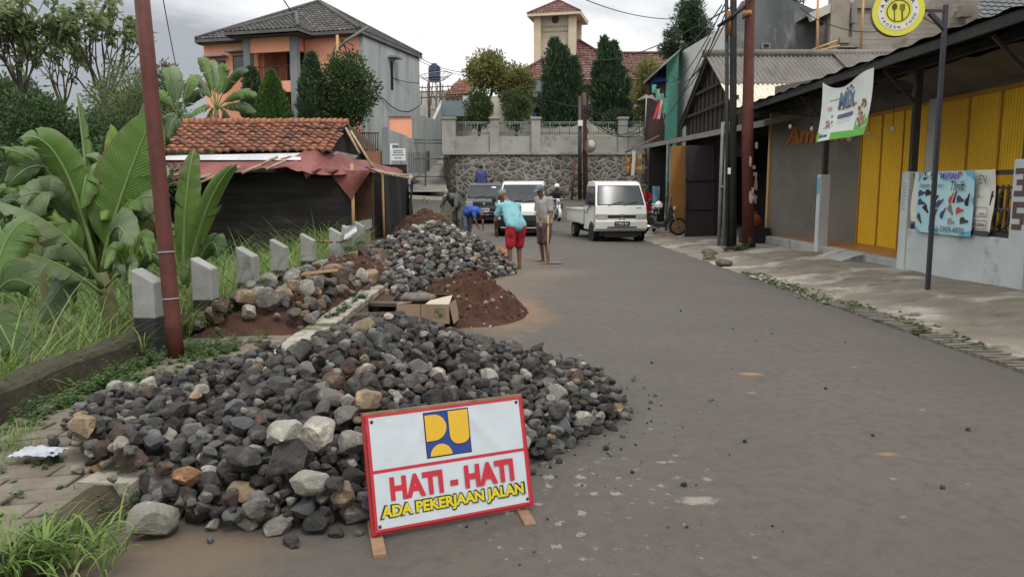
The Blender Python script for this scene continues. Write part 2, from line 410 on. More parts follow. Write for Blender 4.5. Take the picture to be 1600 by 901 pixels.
ys = axis([(-30, 0, 5), (0, 7, .5), (7, 13.4, .1), (13.4, 26, .5), (26, 44, 1), (44, 48, .2), (48, 70, 2), (70, 600, 40)])
mb = MB(); nx = len(xs)
mb.add([(x, y, gz(x, y)) for y in ys for x in xs],
       [(j*nx+i, j*nx+i+1, (j+1)*nx+i+1, (j+1)*nx+i) for j in range(len(ys)-1) for i in range(nx-1)], 0, True)
for k, f in enumerate(mb.f):
    j, i = divmod(k, nx - 1); x, y = xs[i], ys[j]
    mb.m[k] = 1 if (x > -3.3 and y < 44) else 0
ground = struct(mb.build('ground', [grassground, dark_soil], base=False))

# ------------------------------------------------------------------ road (with the junction in front of the stone wall)
def xl(y):
    if 7.35 < y < 12.95: return -1.42
    return -1.93
def road_l(y): return xl(y) if y < 33 else lerp(-1.93, -11.0, sstep(33, 43, y))
def xr(y): return 4.60 - .018 * y if y < 30 else lerp(4.06, 10, sstep(30, 44, y))
ysr = axis([(-6, 7, .5), (7, 13.5, .15), (13.5, 30, .75), (30, 45.7, .5)])
mb = MB(); nu = 26; vs = []
def road_z(x, y):
    return rz(y) + .028 * (1 - ((x - 1.3) / 3.4) ** 2) * (1 if y < 30 else .3) + .008 * fbm(x, y, .45) + (.55 * sstep(-2.5, -11, x) * sstep(36, 42, y) if y > 33 else 0)
for y in ysr:
    a, b = road_l(y), xr(y)
    for i in range(nu + 1):
        x = lerp(a, b, i / nu); vs.append((x, y, road_z(x, y)))
mb.add(vs, [(j*(nu+1)+i, j*(nu+1)+i+1, (j+1)*(nu+1)+i+1, (j+1)*(nu+1)+i) for j in range(len(ysr)-1) for i in range(nu)], 0, True)
for i in range(len(ysr)-1):                      # broken edge of the asphalt over the trench
    y0, y1 = ysr[i], ysr[i+1]
    mb.add([(road_l(y0), y0, rz(y0)), (road_l(y1), y1, rz(y1)), (road_l(y1), y1, rz(y1)-.3), (road_l(y0), y0, rz(y0)-.3)], [(0, 1, 2, 3)])
road = struct(mb.build('road', [asphalt], base=False))

# right verge: patched concrete apron that climbs to the shops
def vz(x, y):
    t = (x - xr(y)) / 2.4
    side = .02 + .19 * sstep(0, 1, t) + .09 * sstep(13, 9, y) * sstep(0, .8, t)
    return side * (1 - .45 * sstep(16, 24, y)) + rz(y) + .025 * fbm(x, y, .9) + .012 * fbm(x, y, 3.1)
ysv = axis([(-4, 4, .5), (4, 20, .16), (20, 44, .5)])
mb = MB(); nu = 34; vs = []
for y in ysv:
    a = xr(y) + (.30 if y < 10.6 else .02)
    b = 8.9 if y < 21 else (12.6 if y > 24 else 9.5)
    a += .05 * fbm(0, y, 2.2)
    for i in range(nu + 1):
        t = (i / nu) ** 1.4; x = lerp(a, b, t); vs.append((x, y, vz(min(x, 7.2), y) - (.0 if i else .02)))
mb.add(vs, [(j*(nu+1)+i, j*(nu+1)+i+1, (j+1)*(nu+1)+i+1, (j+1)*(nu+1)+i) for j in range(len(ysv)-1) for i in range(nu)], 0, True)
for j in range(len(ysv)-1):
    p, q = Vector(vs[j*(nu+1)]), Vector(vs[(j+1)*(nu+1)])
    mb.add([p, q, q - Vector((0,0,.2)), p - Vector((0,0,.2))], [(3, 2, 1, 0)])
verge = struct(mb.build('pavement', [verge_m], base=False))

# drain grate between road and verge
mb = MB()
y = 4.3
while y < 10.7:
    if not (8.2 < y < 8.5):
        mb.obox((xr(y) + .15 + .01 * fbm(0, y, 5), y, .012 + .01 * fbm(1, y, 6)), (.34, .055, .05), Euler((rnd.uniform(-.06, .06), rnd.uniform(-.05, .05), rnd.uniform(-.05, .05))).to_matrix())
    y += .118
grate_m = mat('grate_concrete', (.15, .135, .112), (.10, .09, .075), sc_=6, rough=.9, bump=.3, bsc=60, coord='World', dirt=((.06, .075, .025), 3, .55, .66))
g = thing('drain_grate', 'long slotted concrete drain cover along the right road edge', 'drain cover', (4.6, 7.4, 0))
mb.build('grating', [grate_m], g)
mb = MB(); mb.box(4.30, 4.2, -.30, 4.9, 10.7, -.09); mb.build('drain_floor', [dark_soil], g)

# footpath on the left with loose pavers, kerb, parapet
mb = MB()
PZ = .10
y = -1.0; row = 0
while y < 8.6:
    x = -3.30 + (.17 if row % 2 else 0) - .34
    while x < -2.12:
        x0, x1 = max(x, -3.30), min(x + .335, -2.12)
        if x1 - x0 > .06:
            cxp, cyp = (x0+x1)/2, y+.09
            hz = PZ + rnd.uniform(-.006, .006)
            mb.obox((cxp, cyp, hz - .03), (x1-x0-.012, .172, .06), Euler((rnd.uniform(-.02,.02), rnd.uniform(-.02,.02), rnd.uniform(-.012,.012))).to_matrix())
        x += .34
    y += .185; row += 1
for i, v in enumerate(mb.v):                      # rows run skew to the kerb
    mb.v[i] = (v[0], v[1] + .28 * (v[0] + 2.1), v[2])
struct(mb.build('footpath', [paver], base=False, bevel=.006, seg=1))
mb = MB()
def kerb_seg(y0, y1, n, top=.15, m=0):
    def fn(u, v):
        yy = lerp(y0, y1, u); prof = [(-2.21, .02), (-2.21, top-.012), (-2.195, top), (-1.955, top), (-1.94, top-.012), (-1.94, -.45)]
        x, z = prof[min(5, int(v*5+.001))]
        return (x + .012*fbm(yy, z, 3), yy, z + rz(yy) + (.012*fbm(yy, x, 4) if z > 0 else 0))
    mb.grid(fn, n, 5, m, False)
    for yy in (y0, y1):
        mb.add([(-2.21, yy, .02), (-2.21, yy, top), (-1.94, yy, top), (-1.94, yy, -.45), (-2.13, yy, -.45)], [(0,1,2,3,4)])
kerb_seg(-1.5, 2.2, 10, .13); kerb_seg(3.72, 4.05, 6, .13); kerb_seg(4.06, 6.4, 10, .15)
kerb_seg(6.5, 13.0, 34, .15); kerb_seg(13.05, 22, 20, .15)
kerb = tag(mb.build('kerb', [mossy], base=False), 'broken mossy concrete kerb along the left footpath', 'kerb')
mb = MB()
def par(u, v):
    yy = lerp(-1, 20, u); prof = [(-3.34, -.05), (-3.36, .28), (-3.40, .315), (-3.60, .32), (-3.66, .28), (-3.68, -.8)]
    x, z = prof[min(5, int(v*5+.001))]
    k = .018
    return (x + k*fbm(yy, z*2, 2.4), yy, z + k*1.5*fbm(yy+9, x*2, 1.9) - .02)
mb.grid(par, 150, 5, 0, False)
mb.add([par(0, i/5) for i in range(6)], [(0,1,2,3,4,5)])
tag(mb.build('parapet_wall', [oldwall], base=False), 'low dark mossy parapet wall along the left footpath', 'wall')

# junction verge on the left, the concrete ramp up to the gate
mb = MB()
rampx0, rampx1 = -7.2, -3.9
def ramp(u, v):
    yy = lerp(44.3, 57, v); xx = lerp(lerp(-8.6, -6.3, v), lerp(-3.7, -5.1, v), u)
    return (xx, yy, lerp(1.45, 4.1, v) + .01*fbm(xx, yy, 1))
mb.grid(ramp, 6, 12, 0, True)
ramp_m = mat('ramp_concrete', (.25, .235, .205), (.20, .185, .16), sc_=1.2, rough=.9, bump=.2, coord='World', dirt=((.13, .12, .1), .9, .5, .66))
for k in range(1, 6):
    p, q = Vector(ramp(0, k/6)), Vector(ramp(1, k/6)); mb.bar(p + Vector((0,0,.003)), q + Vector((0,0,.003)), .05, .02, 1)
struct(mb.build('driveway_ramp', [ramp_m, dark_soil], base=False))
mb = MB()
pts = [(-12, 42.6), (-9.0, 43.1), (-6.0, 43.9), (-3.9, 44.4), (-3.3, 45.2)]
for (a, b), (c, d) in zip(pts, pts[1:]):
    mb.bar((a, b, road_z(a, b)+.06), (c, d, road_z(c, d)+.06), .35, .28)
struct(mb.build('junction_kerb', [mat('pale_kerb', (.42, .40, .36), (.3, .28, .25), sc_=2, rough=.9, coord='World')], base=False))
# ------------------------------------------------------------------ stones
def rock_mesh(seed, sub):
    r = random.Random(seed); bm = bmesh.new(); bmesh.ops.create_icosphere(bm, subdivisions=sub, radius=1.0)
    pl = []
    for _ in range(r.randint(9, 15)):
        n = Vector((r.gauss(0,1), r.gauss(0,1), r.gauss(0,1))).normalized(); pl.append((n, r.uniform(.56, .86)))
    off = Vector((r.uniform(-50,50),)*3)
    for v in bm.verts:
        p = v.co.copy()
        for n, d in pl:
            k = p.dot(n)
            if k > d: p -= n * (k - d) * .98
        p *= 1 + .06 * mnoise.noise(p*2.0 + off) + .03 * mnoise.noise(p*5 + off) + .016 * mnoise.noise(p*13 + off)
        v.co = p
    vs = [v.co.copy() for v in bm.verts]; fs = [tuple(v.index for v in f.verts) for f in bm.faces]; bm.free()
    return vs, fs
ROCK_HI = [rock_mesh(100+i, 4) for i in range(9)]
ROCK_LO = [rock_mesh(100+i, 2) for i in range(9)]
def stone(name, c, c2, d=None):
    return mat('stone_'+name, c, c2, sc_=5, rough=.92, bump=.8, bsc=34, spec=.22, coord='World', dirt=d or ((c[0]*1.9+.03, c[1]*1.85+.027, c[2]*1.7+.021), 13, .54, .70), dirt2=((c[0]*.55, c[1]*.55, c[2]*.55), 36, .56, .68), rand=.30)
STONE = [('dark grey', stone('dark', (.036,.034,.033), (.056,.052,.048))),
         ('blue grey', stone('blue', (.068,.072,.076), (.095,.098,.10))),
         ('mid grey', stone('mid', (.115,.108,.098), (.085,.080,.074))),
         ('pale grey', stone('pale', (.25,.235,.205), (.19,.178,.155))),
         ('tan', stone('tan', (.20,.15,.10), (.145,.11,.075))),
         ('reddish brown', stone('red', (.072,.048,.039), (.055,.040,.034))),
         ('rust orange', stone('orange', (.17,.085,.042), (.12,.068,.042)))]
SM = [m for _, m in STONE]
ROCKME = []
for i, (vs, fs) in enumerate(ROCK_HI):
    me = bpy.data.meshes.new('stone_%d' % i); me.from_pydata(vs, [], fs)
    me.polygons.foreach_set('use_smooth', [True]*len(fs)); me.materials.append(SM[0]); me.update(); me.set_sharp_from_angle(angle=R(24)); ROCKME.append(me)

def inside_d(poly, x, y):
    """distance inside the polygon (negative outside), numpy"""
    d = np.full(x.shape, 1e9); ins = np.zeros(x.shape, bool); n = len(poly)
    for i in range(n):
        ax, ay = poly[i]; bx, by = poly[(i+1) % n]
        ex, ey = bx-ax, by-ay; t = np.clip(((x-ax)*ex+(y-ay)*ey)/(ex*ex+ey*ey), 0, 1)
        d = np.minimum(d, np.hypot(x-ax-t*ex, y-ay-t*ey))
        c = ((ay > y) != (by > y)) & (x < (bx-ax)*(y-ay)/(by-ay+1e-12)+ax); ins ^= c
    return np.where(ins, d, -d)
class Heap:
    def __init__(s, x0, y0, x1, y1, st, base, core):
        s.x = np.arange(x0, x1, st); s.y = np.arange(y0, y1, st); s.st = st; s.x0, s.y0 = x0, y0
        s.X, s.Y = np.meshgrid(s.x, s.y)
        s.H = np.maximum(base(s.X, s.Y), core(s.X, s.Y)); s.core = s.H.copy(); s.rocks = []
    def probe(s, x, y, a, b, c, rot):
        i0 = max(0, int((x-a-s.x0)/s.st)); i1 = min(len(s.x), int((x+a-s.x0)/s.st)+2)
        j0 = max(0, int((y-a-s.y0)/s.st)); j1 = min(len(s.y), int((y+a-s.y0)/s.st)+2)
        if i1-i0 < 2 or j1-j0 < 2: return None
        dx = s.X[j0:j1, i0:i1]-x; dy = s.Y[j0:j1, i0:i1]-y
        u = (dx*math.cos(rot)+dy*math.sin(rot))/a; v = (-dx*math.sin(rot)+dy*math.cos(rot))/b
        q = 1-u*u-v*v; k = q > .05
        if not k.any(): return None
        hh = np.where(k, c*np.sqrt(np.maximum(q, 0)), -9)
        zz = (s.H[j0:j1, i0:i1]+hh)[k]
        z = float(np.percentile(zz, 86)); return z, (j0, j1, i0, i1), hh
    def drop(s, pts, a, b, c, rot, ri, mi, tilt):
        best = None
        for (x, y) in pts:
            r = s.probe(x, y, a, b, c, rot)
            if r is None: continue
            rel = r[0] - s.core[min(len(s.y)-1, max(0, int((y-s.y0)/s.st))), min(len(s.x)-1, max(0, int((x-s.x0)/s.st)))]
            if best is None or rel < best[0]: best = (rel, x, y, r)
        if best is None: return
        _, x, y, (z, (j0, j1, i0, i1), hh) = best
        s.H[j0:j1, i0:i1] = np.where(hh > -5, np.maximum(s.H[j0:j1, i0:i1], z+hh*.92), s.H[j0:j1, i0:i1])
        s.rocks.append(dict(p=Vector((x, y, z)), s=(a*1.12, b*1.12, c*1.15), e=Euler((tilt[0], tilt[1], rot)), ri=ri, mi=mi))
prnd = random.Random(21)
def pick_col(r, wts): 
    t = r.random()*sum(wts)
    for i, w_ in enumerate(wts):
        t -= w_
        if t <= 0: return i
    return 0
def fill(heap, poly, n, rad, wts, tries=5, edge=-.02, seed=1):
    r = random.Random(seed); xsx = [p[0] for p in poly]; ysx = [p[1] for p in poly]
    cand = np.array([(r.uniform(min(xsx)-.1, max(xsx)+.1), r.uniform(min(ysx)-.1, max(ysx)+.1)) for _ in range(n*tries*3)])
    d = inside_d(poly, cand[:,0], cand[:,1]); cand = cand[d > edge]
    k = 0
    for i in range(n):
        a = rad(r); f1 = r.uniform(.68, 1); f2 = r.uniform(.55, .85)
        pts = [tuple(cand[(k+j) % len(cand)]) for j in range(tries)]; k += tries
        heap.drop(pts, a, a*f1, a*f2, r.uniform(0, 6.28), r.randrange(9), pick_col(r, wts), (r.uniform(-.45,.45), r.uniform(-.45,.45)))

# near heap
POLY1 = [(-2.62,4.5),(-2.40,4.15),(-2.05,3.85),(-1.62,3.55),(-1.25,3.42),(-.88,3.42),(-.55,3.6),(-.25,3.85),(.05,4.2),(.33,4.55),(.58,4.9),(.76,5.15),(.78,5.5),(.72,5.9),(.55,6.4),(.25,6.85),(-.4,7.1),(-1.1,7.15),(-1.6,6.95),(-1.95,6.45),(-2.3,5.85),(-2.52,5.4),(-2.68,5.0)]
def core1(X, Y):
    d = np.maximum(inside_d(POLY1, X, Y), 0)
    cr = np.exp(-((X+1.2)/np.where(X < -1.2, .75, 1.0))**2)
    h = (.11 + .05*np.clip(X+2, 0, 1) + .43*cr)*(1-np.exp(-d/.55))
    h = h*(.62+.38*np.clip((Y-3.4)/2.6, 0, 1)) - .07 + base1(X, Y)*.6
    return np.where(d > 0, h, -1)
def base1(X, Y): return np.where(X < -1.95, np.where(X < -2.12, .10, .15), .0)
HP1 = Heap(-3.1, 3.1, 1.1, 8.4, .015, base1, core1)
W1 = [42, 10, 22, 10, 3.2, 8, .5]
fill(HP1, POLY1, 70, lambda r: r.uniform(.075, .115), W1, 8, .06, 3)
fill(HP1, POLY1, 800, lambda r: r.uniform(.048, .086), W1, 6, .0, 4)
fill(HP1, POLY1, 1500, lambda r: r.uniform(.026, .05), W1, 5, -.03, 5)
ring = [(x*1.05+.0, (y-5.6)*1.06+5.6) for x, y in POLY1]
fill(HP1, ring, 240, lambda r: r.uniform(.02, .04), W1, 4, -.04, 6)
# a few stones that stand out in the photograph
def special(px, py, z, a, f1, f2, ri, mi, rot=0., tilt=(0,0)):
    p = G(px, py, z); HP1.drop([(p.x, p.y)], a, a*f1, a*f2, rot, ri, mi, tilt); HP1.rocks[-1]['special'] = True
special(236, 838, .0, .115, .8, .72, 2, 3, .4); HP1.rocks[-1]['lab'] = 'lone pale angular boulder beside the weeds at the heap\'s left foot'
special(450, 765, .15, .125, .8, .75, 5, 0, .9, (.5, .1)); HP1.rocks[-1]['lab'] = 'big dark grey boulder low on the front of the near heap'
special(298, 802, .02, .075, .75, .6, 1, 6, .2); HP1.rocks[-1]['lab'] = 'rust orange stone at the left foot of the near heap'
special(386, 790, .05, .09, .8, .7, 6, 0, .2); special(133, 722, .12, .075, .9, .85, 3, 4); special(162, 737, .12, .055, .9, .85, 4, 5)
special(487, 828, .0, .085, .8, .6, 7, 3, .2); special(450, 812, .0, .09, .8, .65, 2, 3, 1.2); special(525, 832, 0, .05, .8, .7, 3, 0)
special(555, 755, .1, .10, .7, .6, 0, 3, .8); special(500, 795, .03, .10, .8, .8, 4, 3, .3); special(575, 640, .38, .085, .8, .75, 8, 4, .7); special(870, 705, 0, .08, .8, .7, 8, 0, .7)

# rubble of tan boulders on the broken footpath
POLY_R = [(-3.30,7.6),(-2.2,7.9),(-2.15,9.5),(-2.1,11.5),(-2.1,13.2),(-2.25,16.5),(-3.2,16.2),(-3.25,12),(-3.35,9.5)]
def coreR(X, Y):
    d = np.maximum(inside_d(POLY_R, X, Y), 0); return .10 + .30*(1-np.exp(-d/.35))*(.6+.4*np.sin(Y*2.1)**2)*np.clip(1.2-(Y-7)*.02, .3, 1.2)
HPR = Heap(-3.6, 7.2, -1.9, 17.0, .02, lambda X, Y: np.full(X.shape, .08), coreR)
WR = [6, 2, 24, 16, 34, 14, 3]
fill(HPR, POLY_R, 80, lambda r: r.uniform(.10, .17), WR, 6, .05, 11)
fill(HPR, POLY_R, 170, lambda r: r.uniform(.045, .10), WR, 4, .0, 12)
# the second heap further on
POLY2 = [(.05,14.2),(-.05,15.6),(-.5,18),(-1.0,20),(-2.4,20.3),(-3.1,18),(-3.2,15),(-2.15,12.9),(-1.9,11.3),(-1.6,11.0),(-1.2,12),(-.5,13.3)]
def core2(X, Y):
    d = np.maximum(inside_d(POLY2, X, Y), 0); h = 1.02*(1-np.exp(-d/.95))*(.5+.5*np.exp(-((Y-16.2)/3.0)**2)) - .08
    return np.where(d > 0, np.maximum(h, np.where(X < -1.95, .08, -.05)), -1)
HP2 = Heap(-3.5, 10.5, .5, 20.8, .025, lambda X, Y: np.where((X > -1.95) & (X < -1.45) & (Y < 12.9), -.40, np.where(X < -1.95, .08, .0)), core2)
W2 = [36, 14, 34, 14, 4, 4, 0]
fill(HP2, POLY2, 500, lambda r: r.uniform(.07, .11), W2, 5, .0, 31)
fill(HP2, POLY2, 1700, lambda r: r.uniform(.045, .08), W2, 4, -.03, 32)

def heap_core(h, name, m, lab, st=6):
    X, Y, Z = h.X[::st, ::st], h.Y[::st, ::st], h.core[::st, ::st]; nj, ni = X.shape; mb = MB()
    ok = Z > -.6
    vs = [(float(X[j,i]), float(Y[j,i]), float(Z[j,i])-.03) for j in range(nj) for i in range(ni)]
    fs = [(j*ni+i, j*ni+i+1, (j+1)*ni+i+1, (j+1)*ni+i) for j in range(nj-1) for i in range(ni-1)]
    return mb.add(vs, fs, 0, True)
def rock_verts(k, src):
    vs, fs = src[k['ri']]; mt = k['e'].to_matrix() @ Matrix.Diagonal(k['s']); return [mt @ v + k['p'] for v in vs], fs
# which stones show largest from the road: cast a fan of rays
ALL = HP1.rocks + HPR.rocks
bv, bf, own = [], [], []
for i, k in enumerate(ALL):
    vs, fs = rock_verts(k, ROCK_LO); o = len(bv); bv += vs; bf += [tuple(o+q for q in f) for f in fs]; own += [i]*len(fs)
bvh = BVHTree.FromPolygons(bv, bf)
cnt = {}; org = Vector((0, 0, CAM_H))
for py in range(375, 860, 2):
    for px in range(95, 985, 2):
        hit = bvh.ray_cast(org, ray(px, py))
        if hit[2] is not None: i = own[hit[2]]; cnt.setdefault(i, []).append((px, py))
order = sorted(cnt, key=lambda i: (0 if ALL[i].get('special') else 1, -len(cnt[i])))
single = set(order[:296])
def zone1(px, py):
    if px < 260: return 'spilling over the footpath at its left end'
    if px > 800: return 'in the low tail at its right end'
    if px > 560 and py > 610: return 'just behind the warning sign'
    if py > 745: return 'along its foot left of the warning sign'
    if py < 560: return 'along its crest'
    return 'on its front slope, left half' if px < 470 else 'on its front slope, middle'
def zoneR(px, py):
    if px < 420: return 'near the rusty pole'
    return 'beside the mossy kerb' if px < 530 else 'near the hut doorway'
for i in order[:296]:
    k = ALL[i]; pp = cnt[i]; px = sum(a for a, b in pp)/len(pp); py = sum(b for a, b in pp)/len(pp); n1 = i < len(HP1.rocks)
    ob = bpy.data.objects.new('stone', ROCKME[k['ri']]); col.objects.link(ob)
    ob.location = k['p']; ob.rotation_euler = k['e']; ob.scale = k['s']
    ob.material_slots[0].link = 'OBJECT'; ob.material_slots[0].material = SM[k['mi']]
    size = 'large' if k['s'][0] > .10 else ('medium' if k['s'][0] > .066 else 'small')
    lab = k.get('lab') or ('%s %s stone of the near heap, %s' % (size, STONE[k['mi']][0], zone1(px, py)) if n1 else '%s %s boulder in the footpath rubble %s' % (size, STONE[k['mi']][0], zoneR(px, py)))
    tag(ob, lab, 'stone', 'stones of the near heap' if n1 else 'boulders on the broken footpath')
def merged(rocks, name, lab, cat):
    mb = MB()
    for k in rocks:
        vs, fs = rock_verts(k, ROCK_LO); mb.add(vs, fs, k['mi'], False)
    o = mb.build(name, SM); tag(o, lab, cat, None, 'stuff'); return o
merged([k for i, k in enumerate(ALL) if i not in single and (i < len(HP1.rocks))], 'small_stones', 'small dark stones filling the gaps of the near heap', 'stones')
merged([k for i, k in enumerate(ALL) if i not in single and (i >= len(HP1.rocks))], 'rubble', 'small broken rubble between the footpath boulders', 'rubble')
merged(HP2.rocks, 'stone_heap', 'long heap of grey stones behind the mound of red soil', 'stones')
for h, nme, m, lab in ((HP1, 'heap_earth', dark_soil, 'dark earth under the near heap of stones'), (HPR, 'rubble_earth', soil, 'red earth between the boulders on the footpath'), (HP2, 'gravel_earth', dark_soil, 'dark earth under the far heap of stones')):
    mb = heap_core(h, nme, m, lab)
    tag(mb.build(nme, [m]), lab, 'earth', None, 'stuff')

# loose pebbles on the asphalt
mb = MB(); r = random.Random(5)
for k in range(170):
    t = r.random()
    if t < .55: a = r.uniform(0, 1); i = r.randrange(6, 16); x = lerp(POLY1[i][0], POLY1[i+1][0], a) + abs(r.gauss(0, .22)); y = lerp(POLY1[i][1], POLY1[i+1][1], a) - abs(r.gauss(0, .2))
    elif t < .8: x, y = r.uniform(-.6, 1.6), r.uniform(3.0, 6.2)
    else: x, y = r.uniform(-.4, 3.6), r.uniform(3, 11)
    s = r.uniform(.004, .012) if r.random() < .8 else r.uniform(.012, .024)
    vs, fs = ROCK_LO[r.randrange(9)]; mt = Euler((r.uniform(0,6), r.uniform(0,6), r.uniform(0,6))).to_matrix()
    mb.add([mt @ v * s + Vector((x, y, road_z(x, y)+s*.5)) for v in vs], fs, pick_col(r, W1), True)
tag(mb.build('pebbles', SM), 'pebbles scattered over the asphalt', 'pebbles', None, 'stuff')

# ------------------------------------------------------------------ mounds of red soil
def mound(name, lab, cx, cy, rx, ry, h, z0=0.0, seed=0, nn=130):
    o = Vector((seed*7.3, seed*3.1, 0)); mb = MB()
    def fn(u, v):
        x = lerp(-1.25, 1.25, u); y = lerp(-1.25, 1.25, v); d = math.hypot(x, y)
        X, Y = cx + x*rx, cy + y*ry
        e = 1 + .22*mnoise.noise(Vector((x*1.4, y*1.4, seed)))
        k = max(0., 1 - d/e); z = h*(k*1.25 if k < .6 else .75+.25*sstep(.6, 1, k))
        cl = mnoise.fractal(Vector((X*4, Y*4, seed)), 1, 2, 4)
        lump = max(0, mnoise.noise(Vector((X*11, Y*11, seed)))) * .06 + abs(mnoise.noise(Vector((X*24, Y*24, seed)))) * .03
        z += (.11*cl + lump) * min(1, k*4)
        return (X, Y, z0 + z - .012 - (.03 if k <= 0 else 0))
    mb.grid(fn, nn, nn, 0, True); r = random.Random(seed)
    for k in range(330):
        a, d = r.uniform(0, 6.28), r.uniform(0, 1.05)**.7
        p = Vector(fn(.5 + math.cos(a)*d/2.5, .5 + math.sin(a)*d/2.5)); s = r.uniform(.01, .035)
        vs, fs = ROCK_LO[r.randrange(9)]; mb.add([v*s + p for v in vs], fs, 0 if r.random() < .75 else 1 + (r.random() < .3), True)
    return tag(mb.build(name, [soil, SM[4], SM[3]]), lab, 'soil mound')
mound('soil_mound', 'mound of red brown soil spilling onto the road behind the cardboard box', -.55, 9.75, .84, 1.1, .56, 0, 1)
mound('soil_mound', 'flat red soil mound on the footpath beside the mossy kerb', -2.6, 12.2, .75, 1.5, .46, .1, 2)
mound('soil_mound', 'red brown soil mound behind the far heap, at the hut corner', -2.6, 23.0, 1.3, 1.9, .95, .05, 3)
mound('soil_mound', 'low red soil heap on the footpath near the rusty pole', -2.75, 9.0, .5, .7, .30, .1, 4)
# ------------------------------------------------------------------ tiles
def tile_mat(name, cols, rough=.75, moss=None):
    if name in MATS: return MATS[name]
    m = bpy.data.materials.new(name); m.use_nodes = True; t, ns_, lk = nodes_of(m); b = ns_['Principled BSDF']
    b.inputs['Roughness'].default_value = rough; b.inputs['Specular IOR Level'].default_value = .3
    uv = ns_.new('ShaderNodeUVMap'); uv.uv_map = 'uv'
    fl = ns_.new('ShaderNodeVectorMath'); fl.operation = 'FLOOR'; lk.new(uv.outputs[0], fl.inputs[0])
    wn = ns_.new('ShaderNodeTexWhiteNoise'); wn.noise_dimensions = '2D'; lk.new(fl.outputs[0], wn.inputs['Vector'])
    cr = ns_.new('ShaderNodeValToRGB'); el = cr.color_ramp.elements
    for i, c in enumerate(cols):
        e_ = el[i] if i < 2 else el.new(1.0)
        e_.color = rgba(c)
    for i in range(len(cols)): el[i].position = i / (len(cols) - 1)
    lk.new(wn.outputs['Value'], cr.inputs[0]); src = cr.outputs[0]
    if moss:
        g = ns_.new('ShaderNodeNewGeometry'); nz_ = ns_.new('ShaderNodeTexNoise'); nz_.inputs['Scale'].default_value = moss[1]; nz_.inputs['Detail'].default_value = 7; nz_.inputs['Roughness'].default_value = .7
        lk.new(g.outputs['Position'], nz_.inputs['Vector']); mr = ns_.new('ShaderNodeMapRange'); mr.inputs[1].default_value = .50; mr.inputs[2].default_value = .66; lk.new(nz_.outputs['Fac'], mr.inputs[0])
        x = ns_.new('ShaderNodeMix'); x.data_type = 'RGBA'; lk.new(mr.outputs[0], x.inputs[0]); lk.new(src, x.inputs[6]); x.inputs[7].default_value = rgba(moss[0]); src = x.outputs[2]
    lk.new(src, b.inputs['Base Color']); MATS[name] = m; return m
def tile_plane(mb, poly, tw, th, amp=.03, step=.03, mi=0, up=None, jit=0.0, sub=4):
    """poly: coplanar 3D points, first two = eave (left to right seen from outside). Rows of pantiles, cut to the outline."""
    poly = [Vector(p) for p in poly]; o = poly[0]; u = (poly[1] - o); u.normalize()
    n = u.cross(poly[2] - o).normalized(); v = n.cross(u)
    if v.z < 0: v = -v; n = -n
    p2 = [((p - o).dot(u), (p - o).dot(v)) for p in poly]
    xs_ = [p[0] for p in p2]; ys_ = [p[1] for p in p2]
    cw = int(math.ceil((max(xs_) - min(xs_)) / tw)); ch = int(math.ceil((max(ys_) - min(ys_)) / th)); r = random.Random(3)
    k = sub
    cxs = np.array([min(xs_) + tw * (i + .5) / k for i in range(cw * k)])
    for j in range(ch):
        y0 = min(ys_) + j * th
        ins = inside_d(p2, cxs, np.full(cxs.shape, y0 + th * .5)) > 0
        off = [r.uniform(-jit, jit) for _ in range(cw + 1)]
        for i in range(cw * k):
            if not ins[i]: continue
            def pt(q, e):
                ph = (q % k) / k; hgt = amp * abs(math.sin(math.pi * ph)) ** .7
                return o + u * (min(xs_) + tw * q / k) + v * (y0 + e * th * 1.06) + n * (hgt + step * (1 - e) + off[i // k])
            a, b = i, i + 1
            uv_ = [(i / k + .01, j + .1), ((i + 1) / k - .01, j + .1), ((i + 1) / k - .01, j + .9), (i / k + .01, j + .9)]
            mb.add([pt(a, 0), pt(b, 0), pt(b, 1), pt(a, 1)], [(0, 1, 2, 3)], mi, False, [uv_])
            mb.add([pt(a, 0), pt(b, 0), pt(b, 0) - n * step * 1.2, pt(a, 0) - n * step * 1.2], [(3, 2, 1, 0)], mi, False, [uv_])
    return mb
terra = tile_mat('terracotta_tiles', [(.13,.048,.028), (.20,.078,.045), (.26,.108,.062), (.16,.06,.036), (.085,.04,.028)], moss=((.065,.04,.03), 2.4))
greyt = tile_mat('grey_tiles', [(.055,.052,.050), (.085,.080,.076), (.065,.06,.058), (.12,.112,.105)], moss=((.045,.043,.04), 1.2))
maroon = tile_mat('maroon_tiles', [(.10,.040,.036), (.14,.060,.052), (.17,.080,.070), (.115,.048,.042)], moss=((.22,.16,.15), 1.8))

# ------------------------------------------------------------------ guide posts
post_w = mat('post_paint', (.285, .285, .28), (.215, .213, .20), sc_=3, rough=.85, bump=.3, bsc=50, coord='World', dirt=((.12, .115, .10), 4.5, .58, .70), dirt2=((.045, .045, .04), 9, .68, .76))
post_b = mat('post_black', (.016, .016, .017), (.03, .03, .028), sc_=6, rough=.8, bump=.3, coord='World')
PLAB = ['nearest striped concrete guide post, left of the rusty pole', 'guide post just right of the rusty pole, chipped dark edge', 'third guide post along the path, its top corner chipped dark',
        'guide post behind the rubble with a dark stain down its side', 'guide post right of the stained one, grass on both sides', 'far guide post standing left of the hung white cloth', 'far guide post half hidden by the white cloth', 'farthest guide post at the hut doorway']
PT = [(7.0, -3.28), (8.1, -3.20), (9.55, -3.24), (11.0, -3.28), (12.5, -3.26), (14.1, -3.17), (15.9, -3.33), (17.2, -3.34)]
tops = [421, 403, 386, 374, 365, 356, 352, 346]
